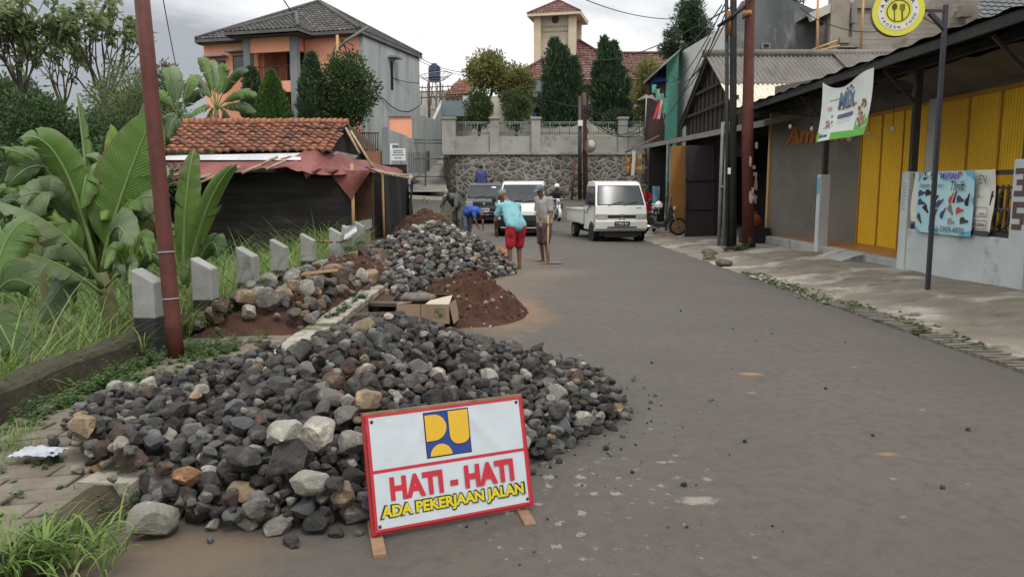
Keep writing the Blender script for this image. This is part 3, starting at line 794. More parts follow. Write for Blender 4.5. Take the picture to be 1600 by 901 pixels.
for i, ((y, x), lab) in enumerate(zip(PT, PLAB)):
    zt = 1.6 + (296 - tops[i]) * y / 1200 + .01
    t = thing('guide_post', lab, 'guide post', (x - .06, y, .0), rnd.uniform(-.05, .05), 'striped guide posts along the path')
    hw, hd, zb = .105, .105, zt - .45
    mb = MB(); prof = [(-hw, zb), (hw, zb), (hw, zt - .13), (hw - .03, zt - .115), (-hw + .015, zt)]
    # slanted top falls towards the road
    mb.prism([(-hw, zb), (hw, zb), (hw, zt - .12), (-hw, zt)], (0, -hd, 0), (1, 0, 0), (0, 0, 1), (0, 2 * hd, 0))
    mb.build('painted_top', [post_w], t, False, bevel=.012, seg=2)
    mb = MB(); mb.box(-hw + .002, -hd + .002, -.1, hw - .002, hd - .002, zb + .002); mb.build('black_base', [post_b], t, False, bevel=.01, seg=1)
mb = MB()
def cl(u, v): return P(lerp(539, 556, u) + 1.5*math.sin(v*5), lerp(352, 374, v) + 3*abs(u-.5)*(1-v) - 4*u*v, 15.72 - .05*math.sin(u*3.1) - .03*math.sin(v*7+u*4))
mb.grid(cl, 8, 8); tag(mb.build('white_cloth', [mat('white_cloth', (.62,.60,.63), (.5,.48,.52), sc_=4, rough=.9)]), 'crumpled white cloth hung over a far guide post', 'cloth')

# ------------------------------------------------------------------ rusty pole on the left
b0 = Vector((-3.03, 6.80, .05)); tp = P(222, 0, 7.05); ext = (tp - b0) * 1.15
t = thing('steel_pole', 'tall rusty dark red steel pole standing on the left footpath', 'pole', b0)
mb = MB(); mb.tube([b0 + ext * k for k in (0, .1, .3, .5, .7, 1)], [.072, .07, .0685, .0675, .0665, .065], 16); mb.build('shaft', [rust], t)
mb = MB()
for k in (.155, .268): mb.tube([b0 + ext*k - ext.normalized()*.008, b0 + ext*k + ext.normalized()*.008], .075, 16)
mb.build('wire_band', [mat('wire_grey', (.2,.2,.2), rough=.5)], t)

# ------------------------------------------------------------------ hut
netm = mat('black_netting', (.012, .011, .0105), (.030, .025, .021), sc_=2.0, rough=.95, stretch=(.3, 1, 3.5), bump=.25, bsc=30, lo=.45, hi=.7, dirt=((.045,.036,.028), 1.6, .56, .8))
cloth_b = mat('black_cloth', (.012, .014, .013), (.02, .022, .02), sc_=2, rough=.9)
tarp_m = mat('red_tarp', (.155, .048, .043), (.21, .078, .068), sc_=1.6, rough=.7, bump=.25, bsc=9, dirt=((.13,.04,.035), 2.3, .52, .66))
bam = mat('bamboo', (.36, .28, .19), (.26, .19, .12), sc_=6, rough=.7)
sheet_w = mat('pale_sheet', (.46, .47, .48), (.36, .37, .38), sc_=2, rough=.7)
brownb = mat('brown_board', (.085, .045, .026), (.06, .032, .02), sc_=3, rough=.85)
hut = thing('hut', 'dark roadside hut with terracotta tiles, red tarpaulin and black net walls', 'hut', (-6.2, 21, 0))
A, B = Vector((-3.83, 18.6, 0)), Vector((-3.45, 25.5, 0))
mb = MB()
mb.grid(lambda u, v: (lerp(-9.6, -3.83, u), 18.6 + .05*math.sin(u*17+v*3)*(1-v) + .04*fbm(u*6, v*3, 2), lerp(-.35, 2.0, v)), 40, 14)
mb.grid(lambda u, v: (-9.6, lerp(18.6, 25.5, u), lerp(-.35, 2.4, v)), 3, 3)
mb.grid(lambda u, v: (lerp(-9.6, -3.45, u), 25.5, lerp(-.35, 2.4, v)), 3, 3)
mb.build('net_wall', [netm], hut)
mb = MB()
def sidec(u, v):
    k = lerp(.46, 1.0, u); p = A.lerp(B, k); sag = .06*math.sin(u*14 + v*2)
    return (p.x + .05 + sag*(1-v*.6), p.y, lerp(-.05, 2.1 - .10*u, v))
mb.grid(sidec, 26, 10)
mb.grid(lambda u, v: (-3.30 + .03*math.sin(v*9+u*5), 24.9 + u*.8, lerp(.25, 1.75, v) - .25*u*(1-v)), 5, 10)
mb.build('black_side_cloth', [cloth_b], hut)
mb = MB(); mb.box(-5.6, 20.9, -.2, -3.75, 21.0, 2.2); mb.box(-5.7, 18.7, -.2, -5.6, 21, 2.2); mb.build('inner_board', [brownb], hut)
mb = MB(); p = A.lerp(B, .44); mb.tube([(p.x+.06, p.y, 0), (p.x+.05, p.y, 2.1)], .035, 8); mb.tube([(A.x, A.y, 0), (A.x, A.y, 2.2)], .04, 8); mb.build('door_post', [woodpale], hut)
mb = MB(); mb.box(-3.92, 19.0, .0, -3.84, 21.2, .55, 0); mb.build('half_door', [mat('worn_door', (.30,.24,.17), (.12,.09,.06), sc_=3, rough=.9, stretch=(1,6,1))], hut)
for k in range(5): mb = MB(); mb.box(-3.84, 19.25+k*.38, .56, -3.80, 19.50+k*.38, .80, 0); mb.build('door_slat', [mat('grey_slat', (.30,.31,.31), rough=.8)], hut)
mb = MB(); r = random.Random(8)
for k in range(22):
    x, y = -4.25 + r.uniform(-.12,.12), 19.9 + r.uniform(-.35,.35); z = 1.75 + r.uniform(-.1,.1); l = r.uniform(.45,.8)
    mb.tube([(x,y,z), (x+r.uniform(-.06,.06), y+r.uniform(-.06,.06), z-l*.5), (x+r.uniform(-.1,.1), y+r.uniform(-.1,.1), z-l)], [.025,.035,.02], 6)
tag(mb.build('hanging_bundle', [mat('dry_husk', (.30,.17,.085), (.2,.11,.055), sc_=6, rough=.9)]), 'bundle of dry brown husks hanging in the hut doorway', 'bundle')
mb = MB(); mb.box(-4.0, 19.05, 1.0, -3.97, 19.25, 1.38); tag(mb.build('paper_card', [white_m]), 'small white card hung in the hut doorway', 'card')
eL, eR, rL, rR = P(258, 239, 18.75), P(520, 237, 18.75), P(288, 193, 21.2), P(544, 193, 21.2)
mb = MB(); tile_plane(mb, [eL, eR, rR, rL], .205, .27, .05, .045, jit=.018)
bL, bR = Vector((rL.x, 24.6, 2.35)), Vector((rR.x, 24.6, 2.35)); mb.add([rL, rR, bR, bL], [(0,1,2,3)], 0, False, [[(0,0),(1,0),(1,1),(0,1)]])
roof = mb.build('tile_roof', [terra], hut)
mb = MB(); n = 30
for k in range(n):
    p, q = rL.lerp(rR, k/n), rL.lerp(rR, (k+1.04)/n); dz = rnd.uniform(-.012, .012)
    mb.tube([p + Vector((0,0,.02+dz)), q + Vector((0,0,.045+dz))], [.095,.11], 8, 0, True)
mb.build('ridge_tile', [mat('ridge_terracotta', (.33,.14,.075), (.22,.085,.045), sc_=2, rough=.8)], roof)
mb = MB(); mb.add([eR + Vector((-.12,.05,-.02)), rR + Vector((-.12,0,-.05)), (rR.x-.12, 24.5, 2.3)], [(0,1,2)]); mb.build('gable_net', [netm], hut)
mb = MB()
for (a, b) in (((523,246),(572,276)), ((540,200),(562,240)), ((548,205),(583,262))):
    mb.tube([P(a[0],a[1],20.6), P(b[0],b[1],20.2)], .035, 7)
mb.build('gable_pole', [bam], hut)
mb = MB(); mb.grid(lambda u, v: rR.lerp(Vector((rR.x+.4, 22.9, 2.9)), u) + Vector((.05*v, -.3*v, -.3*v + .05*fbm(u*5, v*5, 1))), 8, 6); mb.build('thatch_flap', [mat('thatch', (.10,.065,.04), (.06,.04,.026), sc_=3, stretch=(8,1,1), rough=.95, bump=.5)], hut)
mb = MB(); mb.add([P(262,243,18.7), P(470,239,18.7), P(470,250,18.4), P(245,250,18.4)], [(0,1,2,3)]); mb.add([P(525,236,19.2), P(560,243,21), P(555,248,20.8), P(520,241,19)], [(0,1,2,3)]); mb.build('pale_roof_sheet', [sheet_w], hut)
U = [(225,249,18.5),(330,248,18.5),(440,246,18.5),(470,240,18.6),(496,231,18.8),(530,240,19.4),(575,252,22),(612,261,24.5),(634,266,26)]
Dn = [(205,300,17.9),(315,278,17.9),(410,263,18.0),(450,263,18.1),(485,271,18.1),(540,273,18.5),(580,268,20.5),(612,269,23.5),(640,272,25.8)]
UV_ = [P(*q) for q in U]; DV = [P(*q) for q in Dn]
def poly_at(a, t):
    t *= len(a)-1; i = min(len(a)-2, int(t)); return a[i].lerp(a[i+1], t-i)
def tarp(u, v):
    p = poly_at(UV_, u).lerp(poly_at(DV, u), v); return p + Vector((0, 0, .05*fbm(u*16, v*3, 1) - .05*math.sin(math.pi*v)))
mb = MB(); mb.grid(tarp, 64, 8)
def flap(a, b, tip, y):
    mb.grid(lambda u, v: P(lerp(lerp(a[0], b[0], u), tip[0], v), lerp(lerp(a[1], b[1], u), tip[1], v), y + .12*math.sin(u*5+v*3)*(1-v)), 6, 6)
flap((512,266),(580,266),(548,312), 18.5); flap((470,262),(505,264),(478,279), 18.2); flap((505,262),(530,266),(520,274), 18.3)
mb.build('red_tarp', [tarp_m], hut)
for (a, b, yy) in (((378,271),(408,258),17.9), ((408,258),(434,245),18.1), ((416,265),(446,252),17.95), ((302,290),(375,261),17.7), ((235,285),(300,268),17.8), ((215,303),(330,273),17.8), ((560,268),(640,274),23)):
    mb = MB(); mb.tube([P(a[0],a[1],yy), P((a[0]+b[0])/2,(a[1]+b[1])/2-1,yy+.1), P(b[0],b[1],yy+.2)], .034, 7); mb.build('roof_pole', [bam], hut)
mb = MB()
mb.grid(lambda u, v: P(lerp(622,643,u)+2*math.sin(v*6), lerp(272,292,v)-5*u*v, 25.4+.1*math.sin(u*9)), 6, 5); mb.build('pale_rag', [mat('pale_rag', (.55,.55,.54), rough=.9)], hut)
mb = MB()
for k in range(9): mb = MB(); mb.tube([P(574+k*7, 262+k*1.6, 21+k*.5), P(596+k*6, 270+k*1.2, 20+k*.6)], .03, 6); mb.build('eave_pole', [bam], hut)

# ------------------------------------------------------------------ orange two-storey house
orange = mat('orange_render', (.84, .38, .25), (.80, .35, .23), sc_=.7, rough=.9, dirt=((.64,.26,.16), 1.1, .60, .78))
greyp = mat('grey_render', (.235, .26, .27), (.19, .21, .215), sc_=.9, rough=.9, dirt=((.13,.14,.14), 1.4, .55, .7), stretch=(1,1,.25))
greyw = mat('weathered_wall', (.33, .345, .34), (.265, .28, .275), sc_=1.1, rough=.92, stretch=(1.5,1.5,.22), dirt=((.15,.155,.15), 1.5, .56, .72))
brownw = mat('brown_frames', (.10, .035, .022), rough=.6)
oh = thing('house', 'orange two storey house with grey tiled hip roof and balcony', 'house', (-7.7, 40, 3.3), math.atan2(-.275, .961))
# local axes: -x runs left along the front, +y to the back
Hh = 6.12
def lb(name, mats, boxes, bevel=0, parent=oh):
    mb = MB()
    for b in boxes: mb.box(*b)
    return mb.build(name, mats, parent, False, bevel=bevel)
lb('wall', [orange], [(-9.2, 0, -1, -5.9, .25, Hh), (-5.9, 1.6, 0, -3.1, 1.8, Hh), (-3.1, 0, -1, -.02, .25, Hh), (-9.2, .25, -1, -8.95, 7.2, Hh), (-3.3, .25, 3.5, -3.1, 1.6, Hh), (-5.9, .25, 3.5, -5.7, 1.6, Hh), (-9.2, 7.0, -1, 0, 7.25, Hh)])
lb('side_wall', [greyw], [(-.02, .0, -1, .20, 7.3, Hh + .12)])
lb('portico_beam', [orange], [(-5.85, -1.0, 5.2, -3.15, -.8, Hh - .1)]); lb('balcony_front', [orange], [(-5.85, -1.0, 3.2, -3.15, -.8, 3.75)]); lb('portico_beam', [orange], [(-5.85, -.8, 5.3, -5.65, 0, Hh - .1)]); lb('portico_beam', [orange], [(-3.35, -.8, 5.3, -3.15, 0, Hh - .1)])
for x in (-6.05, -3.35):
    lb('pillar', [greyp], [(x, -1.05, -1.5, x + .38, -.7, Hh)])
lb('balcony_floor', [greyp], [(-5.9, -.79, 3.65, -3.1, 1.6, 3.8)])
d = lb('balcony_door', [brownw], [(-5.1, 1.52, 3.8, -4.1, 1.6, 5.6), (-3.95, 1.52, 4.2, -3.4, 1.6, 5.5)])
lb('door_pane', [glass], [(-4.95, 1.48, 3.9, -4.25, 1.519, 5.45), (-3.85, 1.48, 4.3, -3.5, 1.519, 5.4)], parent=d)
mb = MB(); mb.tube([(-5.7, -.92, 4.5), (-3.3, -.92, 4.5)], .03, 6)
for k in range(17): mb.tube([(-5.65 + k*.145, -.92, 3.74), (-5.65 + k*.145, -.92, 4.5)], .014, 5)
mb.build('balcony_rail', [brownw], oh, False)
for (x, z) in ((-8.3, 4.0), (-7.0, 4.2)):
    f = lb('window', [brownw], [(x-.4, -.06, z, x+.4, .02, z+1.1)]); lb('pane', [glass], [(x-.32, -.075, z+.07, x+.32, -.061, z+1.03)], parent=f)
    lb('hood', [greyp], [(x-.6, -.5, z+1.25, x+.6, -.002, z+1.33)], parent=f)
f = lb('side_window', [glass], [(.20, 3.2, 3.7, .23, 3.5, 5.2)]); lb('hood', [greyp], [(.21, 2.9, 5.35, .7, 3.8, 5.45)], parent=f)
ap = Vector((-4.25, 3.6, 8.62)); ov = .5; e = Hh + .02
c0, c1, c2_, c3 = Vector((-9.35, -ov, e)), Vector((.28, -ov, e)), Vector((.28, 7.5, e)), Vector((-9.5, 7.5, e))
mb = MB(); tile_plane(mb, [c0, c1, ap], .26, .33, .05, .04); tile_plane(mb, [c1, c2_, ap], .26, .33, .05, .04); tile_plane(mb, [c3, c0, ap], .26, .33, .05, .04); mb.add([c2_, c3, ap], [(0,1,2)], 0, False, [[(0,0),(1,0),(1,1)]])
pa = Vector((-4.5, 1.6, 7.6)); q0, q1, q2, q3 = Vector((-6.6, -1.75, e)), Vector((-2.4, -1.75, e)), Vector((-2.4, 3.4, e)), Vector((-6.6, 3.4, e))
tile_plane(mb, [q0, q1, pa], .26, .33, .05, .04); tile_plane(mb, [q1, q2, pa], .26, .33, .05, .04); tile_plane(mb, [q3, q0, pa], .26, .33, .05, .04)
rf = mb.build('roof', [greyt], oh, False)
mb = MB()
for a, b in ((c0, ap), (c1, ap), (c2_, ap), (q0, pa), (q1, pa)): mb.tube([a + Vector((0,0,.07)), b + Vector((0,0,.09))], .11, 7)
mb.build('ridge', [mat('grey_ridge', (.10,.095,.09), (.07,.066,.062), sc_=3)], rf, False)
mb = MB()
for a, b in ((c0, c1), (c1, c2_), (c3, c0), (q0, q1), (q1, q2), (q3, q0)): mb.bar(a + Vector((0,0,-.07)), b + Vector((0,0,-.07)), .05, .15)
mb.add([c0 + Vector((0,0,-.2)), c1 + Vector((0,0,-.2)), c2_ + Vector((0,0,-.2)), c3 + Vector((0,0,-.2))], [(3,2,1,0)]); mb.add([q0 + Vector((0,0,-.22)), q1 + Vector((0,0,-.22)), q2 + Vector((0,0,-.22)), q3 + Vector((0,0,-.22))], [(3,2,1,0)])
mb.build('eave', [mat('eave_grey', (.12,.125,.13), (.09,.09,.09), sc_=1)], oh, False)

# walls and gates between the orange house and the ramp
def wallbox(name, lab, cat, p, q, zb0, zt0, zt1, th, m, zb1=None):
    p, q = Vector((p.x, p.y, 0)), Vector((q.x, q.y, 0)); d = (q-p); nrm = Vector((-d.y, d.x, 0)).normalized()*th; zb1 = zb0 if zb1 is None else zb1
    mb = MB(); V = [p+Vector((0,0,zb0)), q+Vector((0,0,zb1)), q+Vector((0,0,zt1)), p+Vector((0,0,zt0))]
    mb.add(V + [v + nrm for v in V], [(0,1,2,3),(7,6,5,4),(3,2,6,7),(0,4,5,1),(1,5,6,2),(4,0,3,7)])
    return tag(mb.build(name, m, base=True), lab, cat)
zpx = lambda py, y: P(800, py, y).z
wallbox('garden_wall', 'orange garden wall with grey coping below the grey house side', 'wall', P(536,0,41.5), P(640,0,43.5), zpx(212,41.5), zpx(182,41.5), zpx(182,43.5), .2, [orange])
wallbox('wall_coping', 'dark coping along the top of the orange garden wall', 'coping', P(536,0,41.4), P(641,0,43.4), zpx(182,41.4), zpx(178,41.4), zpx(178,43.4), .35, [greyp], zpx(182,43.4))
wallbox('brick_step', 'low brick footing under the small brown gate', 'footing', P(555,0,38.6), P(592,0,38.6), 2, zpx(236,38.6), zpx(236,38.6), .3, [mat('brick_orange', (.36,.17,.10), (.26,.12,.075), sc_=3, rough=.9)])
wallbox('gate_pillar', 'dark grey gate pillar behind the white notice board', 'pillar', P(592,0,38.4), P(601,0,38.4), 2, zpx(199,38.4), zpx(199,38.4), .3, [greyp])
wallbox('garden_wall', 'grey rendered wall stepping down right of the dark pillar', 'wall', P(601,0,38.6), P(633,0,42), 2, zpx(201,38.6), zpx(213,42), .2, [greyw])
wallbox('boundary_wall', 'tall grey boundary wall left of the ramp', 'wall', P(628,0,45.5), P(679,0,53), 1, zpx(172,45.5), zpx(187,53), .2, [greyw])
wallbox('boundary_wall', 'grey wall with a sloped end beside the blue grey carport roof', 'wall', P(677,0,53), P(691,0,58), 1, zpx(187,53), zpx(157,58), .2, [greyw])
wallbox('rubble_footing', 'dark stone footing at the left side of the ramp', 'wall', P(600,0,43.5), P(668,0,51), 1, zpx(240,43.5), zpx(236,51), .3, [mat('dark_rubble', (.075,.075,.07), (.04,.04,.038), sc_=3, det=2, rough=.9, bump=1, bsc=4)])
t = thing('carport', 'flat blue grey carport roof above the ramp', 'carport', P(712, 240, 57))
mb = MB(); a, b = P(690,158,57), P(742,182,57); mb.box(a.x, 56.8, b.z, b.x, 61, a.z); mb.build('roof_slab', [mat('bluegrey_paint', (.17,.215,.245), (.15,.19,.215), sc_=1)], t)
mb = MB(); a, b = P(688,182,60), P(742,245,60); mb.box(a.x-.5, 59.8, b.z-1, b.x, 60, a.z+.2); mb.build('back_wall', [mat('carport_wall', (.42,.40,.35), (.36,.34,.30), sc_=.8)], t)
gatem = mat('gate_green_grey', (.11,.125,.12), rough=.5)
t = thing('pipe_gate', 'green grey pipe gate across the driveway ramp', 'gate', P(668, 300, 46))
mb = MB()
for py in (218, 223, 248, 276): mb.tube([P(628 if py < 230 else 640, py, 46), P(706, py+ (1 if py<230 else 0), 46.5)], .045, 6)
for px in (632, 665, 704): mb.tube([P(px, 215, 46), P(px, 302, 46)], .05, 6)
mb.build('rails', [gatem], t)
mb = MB()
for k in range(26): mb.tube([P(600 + k*2.7, 238, 44.5), P(600 + k*2.7, 268, 44.5)], .02, 4, cap=False)
mb.tube([P(600, 268, 44.5), P(670, 268, 44.5)], .035, 6); mb.build('grille', [gatem], t)
t = thing('small_gate', 'small brown metal gate beside the dark grey pillar', 'gate', P(572, 236, 38.7))
mb = MB()
for k in range(11): mb.tube([P(556 + k*3.4, 208, 38.7), P(556 + k*3.4, 236, 38.7)], .022, 4)
for py in (208, 234): mb.tube([P(554, py, 38.7), P(592, py, 38.7)], .035, 6)
mb.build('bars', [brownw], t)
t = thing('notice_board', 'white notice board on a post behind the hut roof', 'notice board', P(613, 275, 32))
mb = MB(); mb.tube([P(611, 300, 32), P(611, 225, 32)], .035, 6); mb.tube([P(611, 226, 32), P(623, 226, 32)], .03, 6); mb.build('post', [white_m], t)
mb = MB(); a, b = P(610.5, 232, 31.9), P(634, 251, 31.9); mb.box(a.x, 31.87, b.z, b.x, 31.92, a.z); bd = mb.build('panel', [white_m], t)
mb = MB(); a, b = P(614, 226.5, 31.95), P(622, 231, 31.95); mb.box(a.x, 31.92, b.z, b.x, 31.96, a.z); mb.build('small_plate', [mat('plate_dark', (.12,.13,.14))], t)
mb = MB(); ink = mat('ink', (.03,.032,.036), rough=.7)
for (y0, x0, x1) in ((235.5,614.5,629.5), (238.5,614.5,629.5), (242.2,612.5,631.5), (247,616,628)):
    x = x0
    while x < x1:
        l = rnd.uniform(.7, 1.6); a, b = P(x, y0-.9, 31.868), P(min(x1, x+l), y0+.9, 31.868); mb.add([(a.x,31.867,b.z),(b.x,31.867,b.z),(b.x,31.867,a.z),(a.x,31.867,a.z)], [(0,1,2,3)]); x += l+.35
mb.build('printed_lines', [ink], bd)

# ------------------------------------------------------------------ stone retaining wall with railing
def stonewall_mat():
    m = bpy.data.materials.new('river_stone_wall'); m.use_nodes = True; t, ns_, lk = nodes_of(m); b = ns_['Principled BSDF']; b.inputs['Roughness'].default_value = .9
    g = ns_.new('ShaderNodeNewGeometry'); mp_ = ns_.new('ShaderNodeMapping'); mp_.inputs['Scale'].default_value = (2.9, 2.9, 3.2); lk.new(g.outputs['Position'], mp_.inputs[0])
    nz_ = ns_.new('ShaderNodeTexNoise'); nz_.inputs['Scale'].default_value = 1.5; lk.new(g.outputs['Position'], nz_.inputs['Vector'])
    ad = ns_.new('ShaderNodeVectorMath'); ad.operation = 'MULTIPLY_ADD'; lk.new(nz_.outputs['Color'], ad.inputs[0]); ad.inputs[1].default_value = (.5,.5,.5); lk.new(mp_.outputs[0], ad.inputs[2])
    v1 = ns_.new('ShaderNodeTexVoronoi'); v1.feature = 'DISTANCE_TO_EDGE'; v2 = ns_.new('ShaderNodeTexVoronoi'); v2.feature = 'F1'
    for v_ in (v1, v2): v_.inputs['Scale'].default_value = 1.0; lk.new(ad.outputs[0], v_.inputs['Vector'])
    sp = ns_.new('ShaderNodeSeparateColor'); lk.new(v2.outputs['Color'], sp.inputs[0])
    cr = ns_.new('ShaderNodeValToRGB'); cr.color_ramp.elements[0].color = (.075,.068,.058,1); cr.color_ramp.elements[1].color = (.165,.145,.118,1); lk.new(sp.outputs[0], cr.inputs[0])
    mr = ns_.new('ShaderNodeMapRange'); mr.inputs[1].default_value = .035; mr.inputs[2].default_value = .085; lk.new(v1.outputs['Distance'], mr.inputs[0])
    x = ns_.new('ShaderNodeMix'); x.data_type = 'RGBA'; lk.new(mr.outputs[0], x.inputs[0]); x.inputs[6].default_value = (.27,.255,.225,1); lk.new(cr.outputs[0], x.inputs[7]); lk.new(x.outputs[2], b.inputs['Base Color'])
    bp = ns_.new('ShaderNodeBump'); bp.inputs['Strength'].default_value = .9; bp.inputs['Distance'].default_value = .06; mr2 = ns_.new('ShaderNodeMapRange'); mr2.inputs[2].default_value = .25; lk.new(v1.outputs['Distance'], mr2.inputs[0]); lk.new(mr2.outputs[0], bp.inputs['Height']); lk.new(bp.outputs[0], b.inputs['Normal'])
    return m
swm = stonewall_mat()
WY = 45.5; wtop = zpx(241, WY)
t = thing('retaining_wall', 'river stone retaining wall facing the end of the road', 'wall', (3, WY, .8))
path = [(-4.6, 52), (-4.1, 47.2), (-3.75, 46.0), (-3.3, 45.55), (-2.6, 45.4)] + [(x, 45.4) for x in np.linspace(-1.6, 10.5, 14)]
mb = MB(); n = len(path) - 1
def swf(u, v):
    k = u*n; i = min(n-1, int(k)); x = lerp(path[i][0], path[i+1][0], k-i); y = lerp(path[i][1], path[i+1][1], k-i)
    return (x, y + .12*v, lerp(.4, wtop, v))
mb.grid(swf, n*4, 6, 0, False); mb.build('stone_face', [swm], t)
cpm = mat('wall_concrete', (.33,.325,.30), (.265,.26,.235), sc_=.8, rough=.92, dirt=((.16,.155,.13), 1.3, .55, .7), coord='World')
x0 = P(692,0,WY).x; x1 = 10.5
mb = MB(); mb.box(x0-.1, 45.42, wtop-.02, x1, 46.1, wtop+.11); mb.build('ledge', [cpm], t)
f = thing('railing_wall', 'grey wall with pillars and green railing above the river stones', 'fence', (3, 46, wtop))
zt1, zt2, zt3 = zpx(213, 45.9), zpx(191, 45.9), zpx(187, 45.9)
mb = MB(); mb.box(x0, 45.8, wtop+.112, x1, 46.0, zt1); mb.build('wall_panel', [cpm], f)
pil = [P(px, 0, 45.8).x for px in (699, 772, 838, 977, 1050)]
for i, x in enumerate(pil):
    hw = .40 if i == 0 else .27
    mb = MB(); mb.box(x-hw, 45.62, wtop+.112, x+hw, 46.12, zt3); mb.box(x-hw-.06, 45.56, zt3, x+hw+.06, 46.18, zt3+.13); mb.build('pillar', [cpm], f, bevel=.02, seg=1)
for a, b in zip(pil, pil[1:]):
    mb = MB(); a += .27; b -= .27
    for z in (zt1+.12, zt1+.22, zt2-.08, zt2): mb.tube([(a, 45.9, z), (b, 45.9, z)], .03, 6)
    k = int((b-a)/.55)
    for j in range(1, k*4): mb.tube([(lerp(a,b,j/(k*4)), 45.9, zt1+.12), (lerp(a,b,j/(k*4)), 45.9, zt2)], .028 if j % 4 == 0 else .009, 5)
    mb.build('railing', [mat('rail_green_grey', (.16,.19,.175), rough=.5)], f)

# ------------------------------------------------------------------ house with the tower
wallc = mat('cream_render', (.50,.47,.41), (.44,.41,.35), sc_=.7, rough=.9)
t = thing('house', 'single storey house with maroon hip roof behind the railing wall', 'house', (5, 58, 4))
a0, a1 = P(795, 126, 55), P(1004, 124, 55)
mb = MB(); mb.box(a0.x+.7, 56.2, 3.5, a1.x+6, 56.4, a0.z+.1); mb.box(a0.x+.7, 56.4, 3.5, a0.x+.9, 66, a0.z+.1); mb.box(P(722,0,58).x, 58, 3.5, a0.x+.699, 58.2, zpx(150,58)); mb.build('wall', [wallc], t)
ap = P(905, 66, 60.5); e = a0.z
mb = MB(); fl, fr, br_, bl_ = Vector((a0.x-.2, 55, e)), Vector((a1.x+.1, 55, e)), Vector((a1.x+.1, 67, e)), Vector((a0.x-.2, 67, e))
ap2 = ap + Vector((0, 2.5, 0))
tile_plane(mb, [fl, fr, ap], .30, .40, .06, .06); tile_plane(mb, [bl_, fl, ap], .30, .40, .06, .06); tile_plane(mb, [fr, br_, ap], .30, .40, .06, .06); mb.add([br_, bl_, ap], [(0,1,2)], 0, False, [[(0,0),(1,0),(1,1)]])
g0, g1, g2, g3 = P(935,126,57.5), P(1075,126,57.5), P(1075,85,63), P(905,85,63)
tile_plane(mb, [g0, g1, g2, g3], .30, .40, .06, .06); h = Vector((0, 6, -3)); mb.add([g3, g2, g2+h, g3+h], [(0,1,2,3)], 0, False, [[(0,0)]*4])
rf = mb.build('roof', [maroon], t)
mb = MB()
for p, q in ((fl, ap), (fr, ap), (g3, g2)): mb.tube([p+Vector((0,0,.08)), q+Vector((0,0,.12))], .13, 7)
mb.build('ridge', [mat('maroon_ridge', (.13,.055,.05), (.10,.04,.036), sc_=2)], rf)
mb = MB(); mb.bar(fl+Vector((0,0,-.15)), fr+Vector((0,0,-.15)), .06, .3); mb.bar(fl+Vector((0,0,-.15)), bl_+Vector((0,0,-.15)), .06, .3); mb.add([fl, fr, fr+Vector((0,1.4,-.05)), fl+Vector((0,1.4,-.05))], [(3,2,1,0)]); mb.bar(g0+Vector((0,0,-.15)), g1+Vector((0,0,-.15)), .06, .3); mb.build('fascia', [mat('fascia_brown', (.12,.075,.055))], t)
mb = MB(); a, b = P(826,126,54.2), P(862,152,54.2); mb.box(a.x, 54.1, b.z, b.x, 56.2, a.z); mb.build('porch_slab', [MATS['bluegrey_paint']], t)
blue_c = mat('blue_curtain', (.10,.24,.36), (.07,.17,.28), sc_=3, rough=.8, stretch=(6,6,.3))
for (p0, p1, q0, q1) in ((830,848,165,196), (850,872,165,196), (946,962,160,192), (984,1000,168,196)):
    a, b = P(p0,q0,56.1), P(p1,q1,56.1); mb = MB(); mb.box(a.x, 56.08, b.z, b.x, 56.19, a.z); w_ = mb.build('window', [mat('white_frame', (.5,.5,.48))], t)
    mb = MB(); mb.box(a.x+.1, 56.05, b.z+.1, b.x-.1, 56.079, a.z-.1); mb.build('pane', [glass], w_)
    mb = MB(); mb.box(a.x+.15, 56.02, b.z+.1, lerp(a.x,b.x,.45), 56.049, a.z-.5); mb.build('curtain', [blue_c], w_)
tw = thing('tower', 'cream tower with maroon pyramid roof above the maroon house', 'tower', P(872, 90, 60), -.24)
cream = mat('cream_paint', (.58,.49,.36), (.52,.435,.31), sc_=.9, rough=.9)
zb, zt, za = -3.0, zpx(27, 60) - P(872,90,60).z, zpx(2, 60) - P(872,90,60).z
mb = MB(); mb.box(-1.25, -1.25, zb, 1.25, 1.25, zt); mb.build('shaft', [mat('tower_panel', (.47,.415,.315), (.42,.37,.28), sc_=2.5, rough=.9)], tw, False)
for x, y in ((-1.3,-1.3), (1.3,-1.3), (1.3,1.3), (-1.3,1.3)):
    mb = MB(); mb.box(x-.26, y-.26, zb, x+.26, y+.26, zt+.01); mb.build('corner_pier', [cream], tw, False)
mb = MB(); mb.lathe([(.0,.0),(.22,.0),(.22,.05),(.27,.05),(.27,.0)], (0,-1.252,zt-.45), 18, (0,-1,0)); mb.build('round_vent', [mat('vent_dark', (.08,.07,.06))], tw, False)
mb = MB()
for z in (zt-.95, zt-1.3):
    for k in range(-7, 8): mb.box(k*.13-.025, -1.262, z-.06, k*.13+.025, -1.251, z+.06)
mb.build('vent_holes', [MATS['vent_dark']], tw, False)
o_ = 1.95; z = zt-.12; cs = [Vector((-o_,-o_,z)), Vector((o_,-o_,z)), Vector((o_,o_,z)), Vector((-o_,o_,z))]; ap = Vector((0,0,za))
mb = MB()
for i in range(4): tile_plane(mb, [cs[i], cs[(i+1)%4], ap], .28, .34, .05, .05)
rf = mb.build('pyramid_roof', [maroon], tw, False)
mb = MB()
for c_ in cs: mb.tube([c_+Vector((0,0,.06)), ap+Vector((0,0,.05))], .10, 7)
mb.build('ridge', [MATS['maroon_ridge']], rf, False)
mb = MB(); mb.add([c_ - Vector((0,0,.08)) for c_ in cs], [(3,2,1,0)])
for i in range(4): mb.bar(cs[i]-Vector((0,0,.05)), cs[(i+1)%4]-Vector((0,0,.05)), .05, .2)
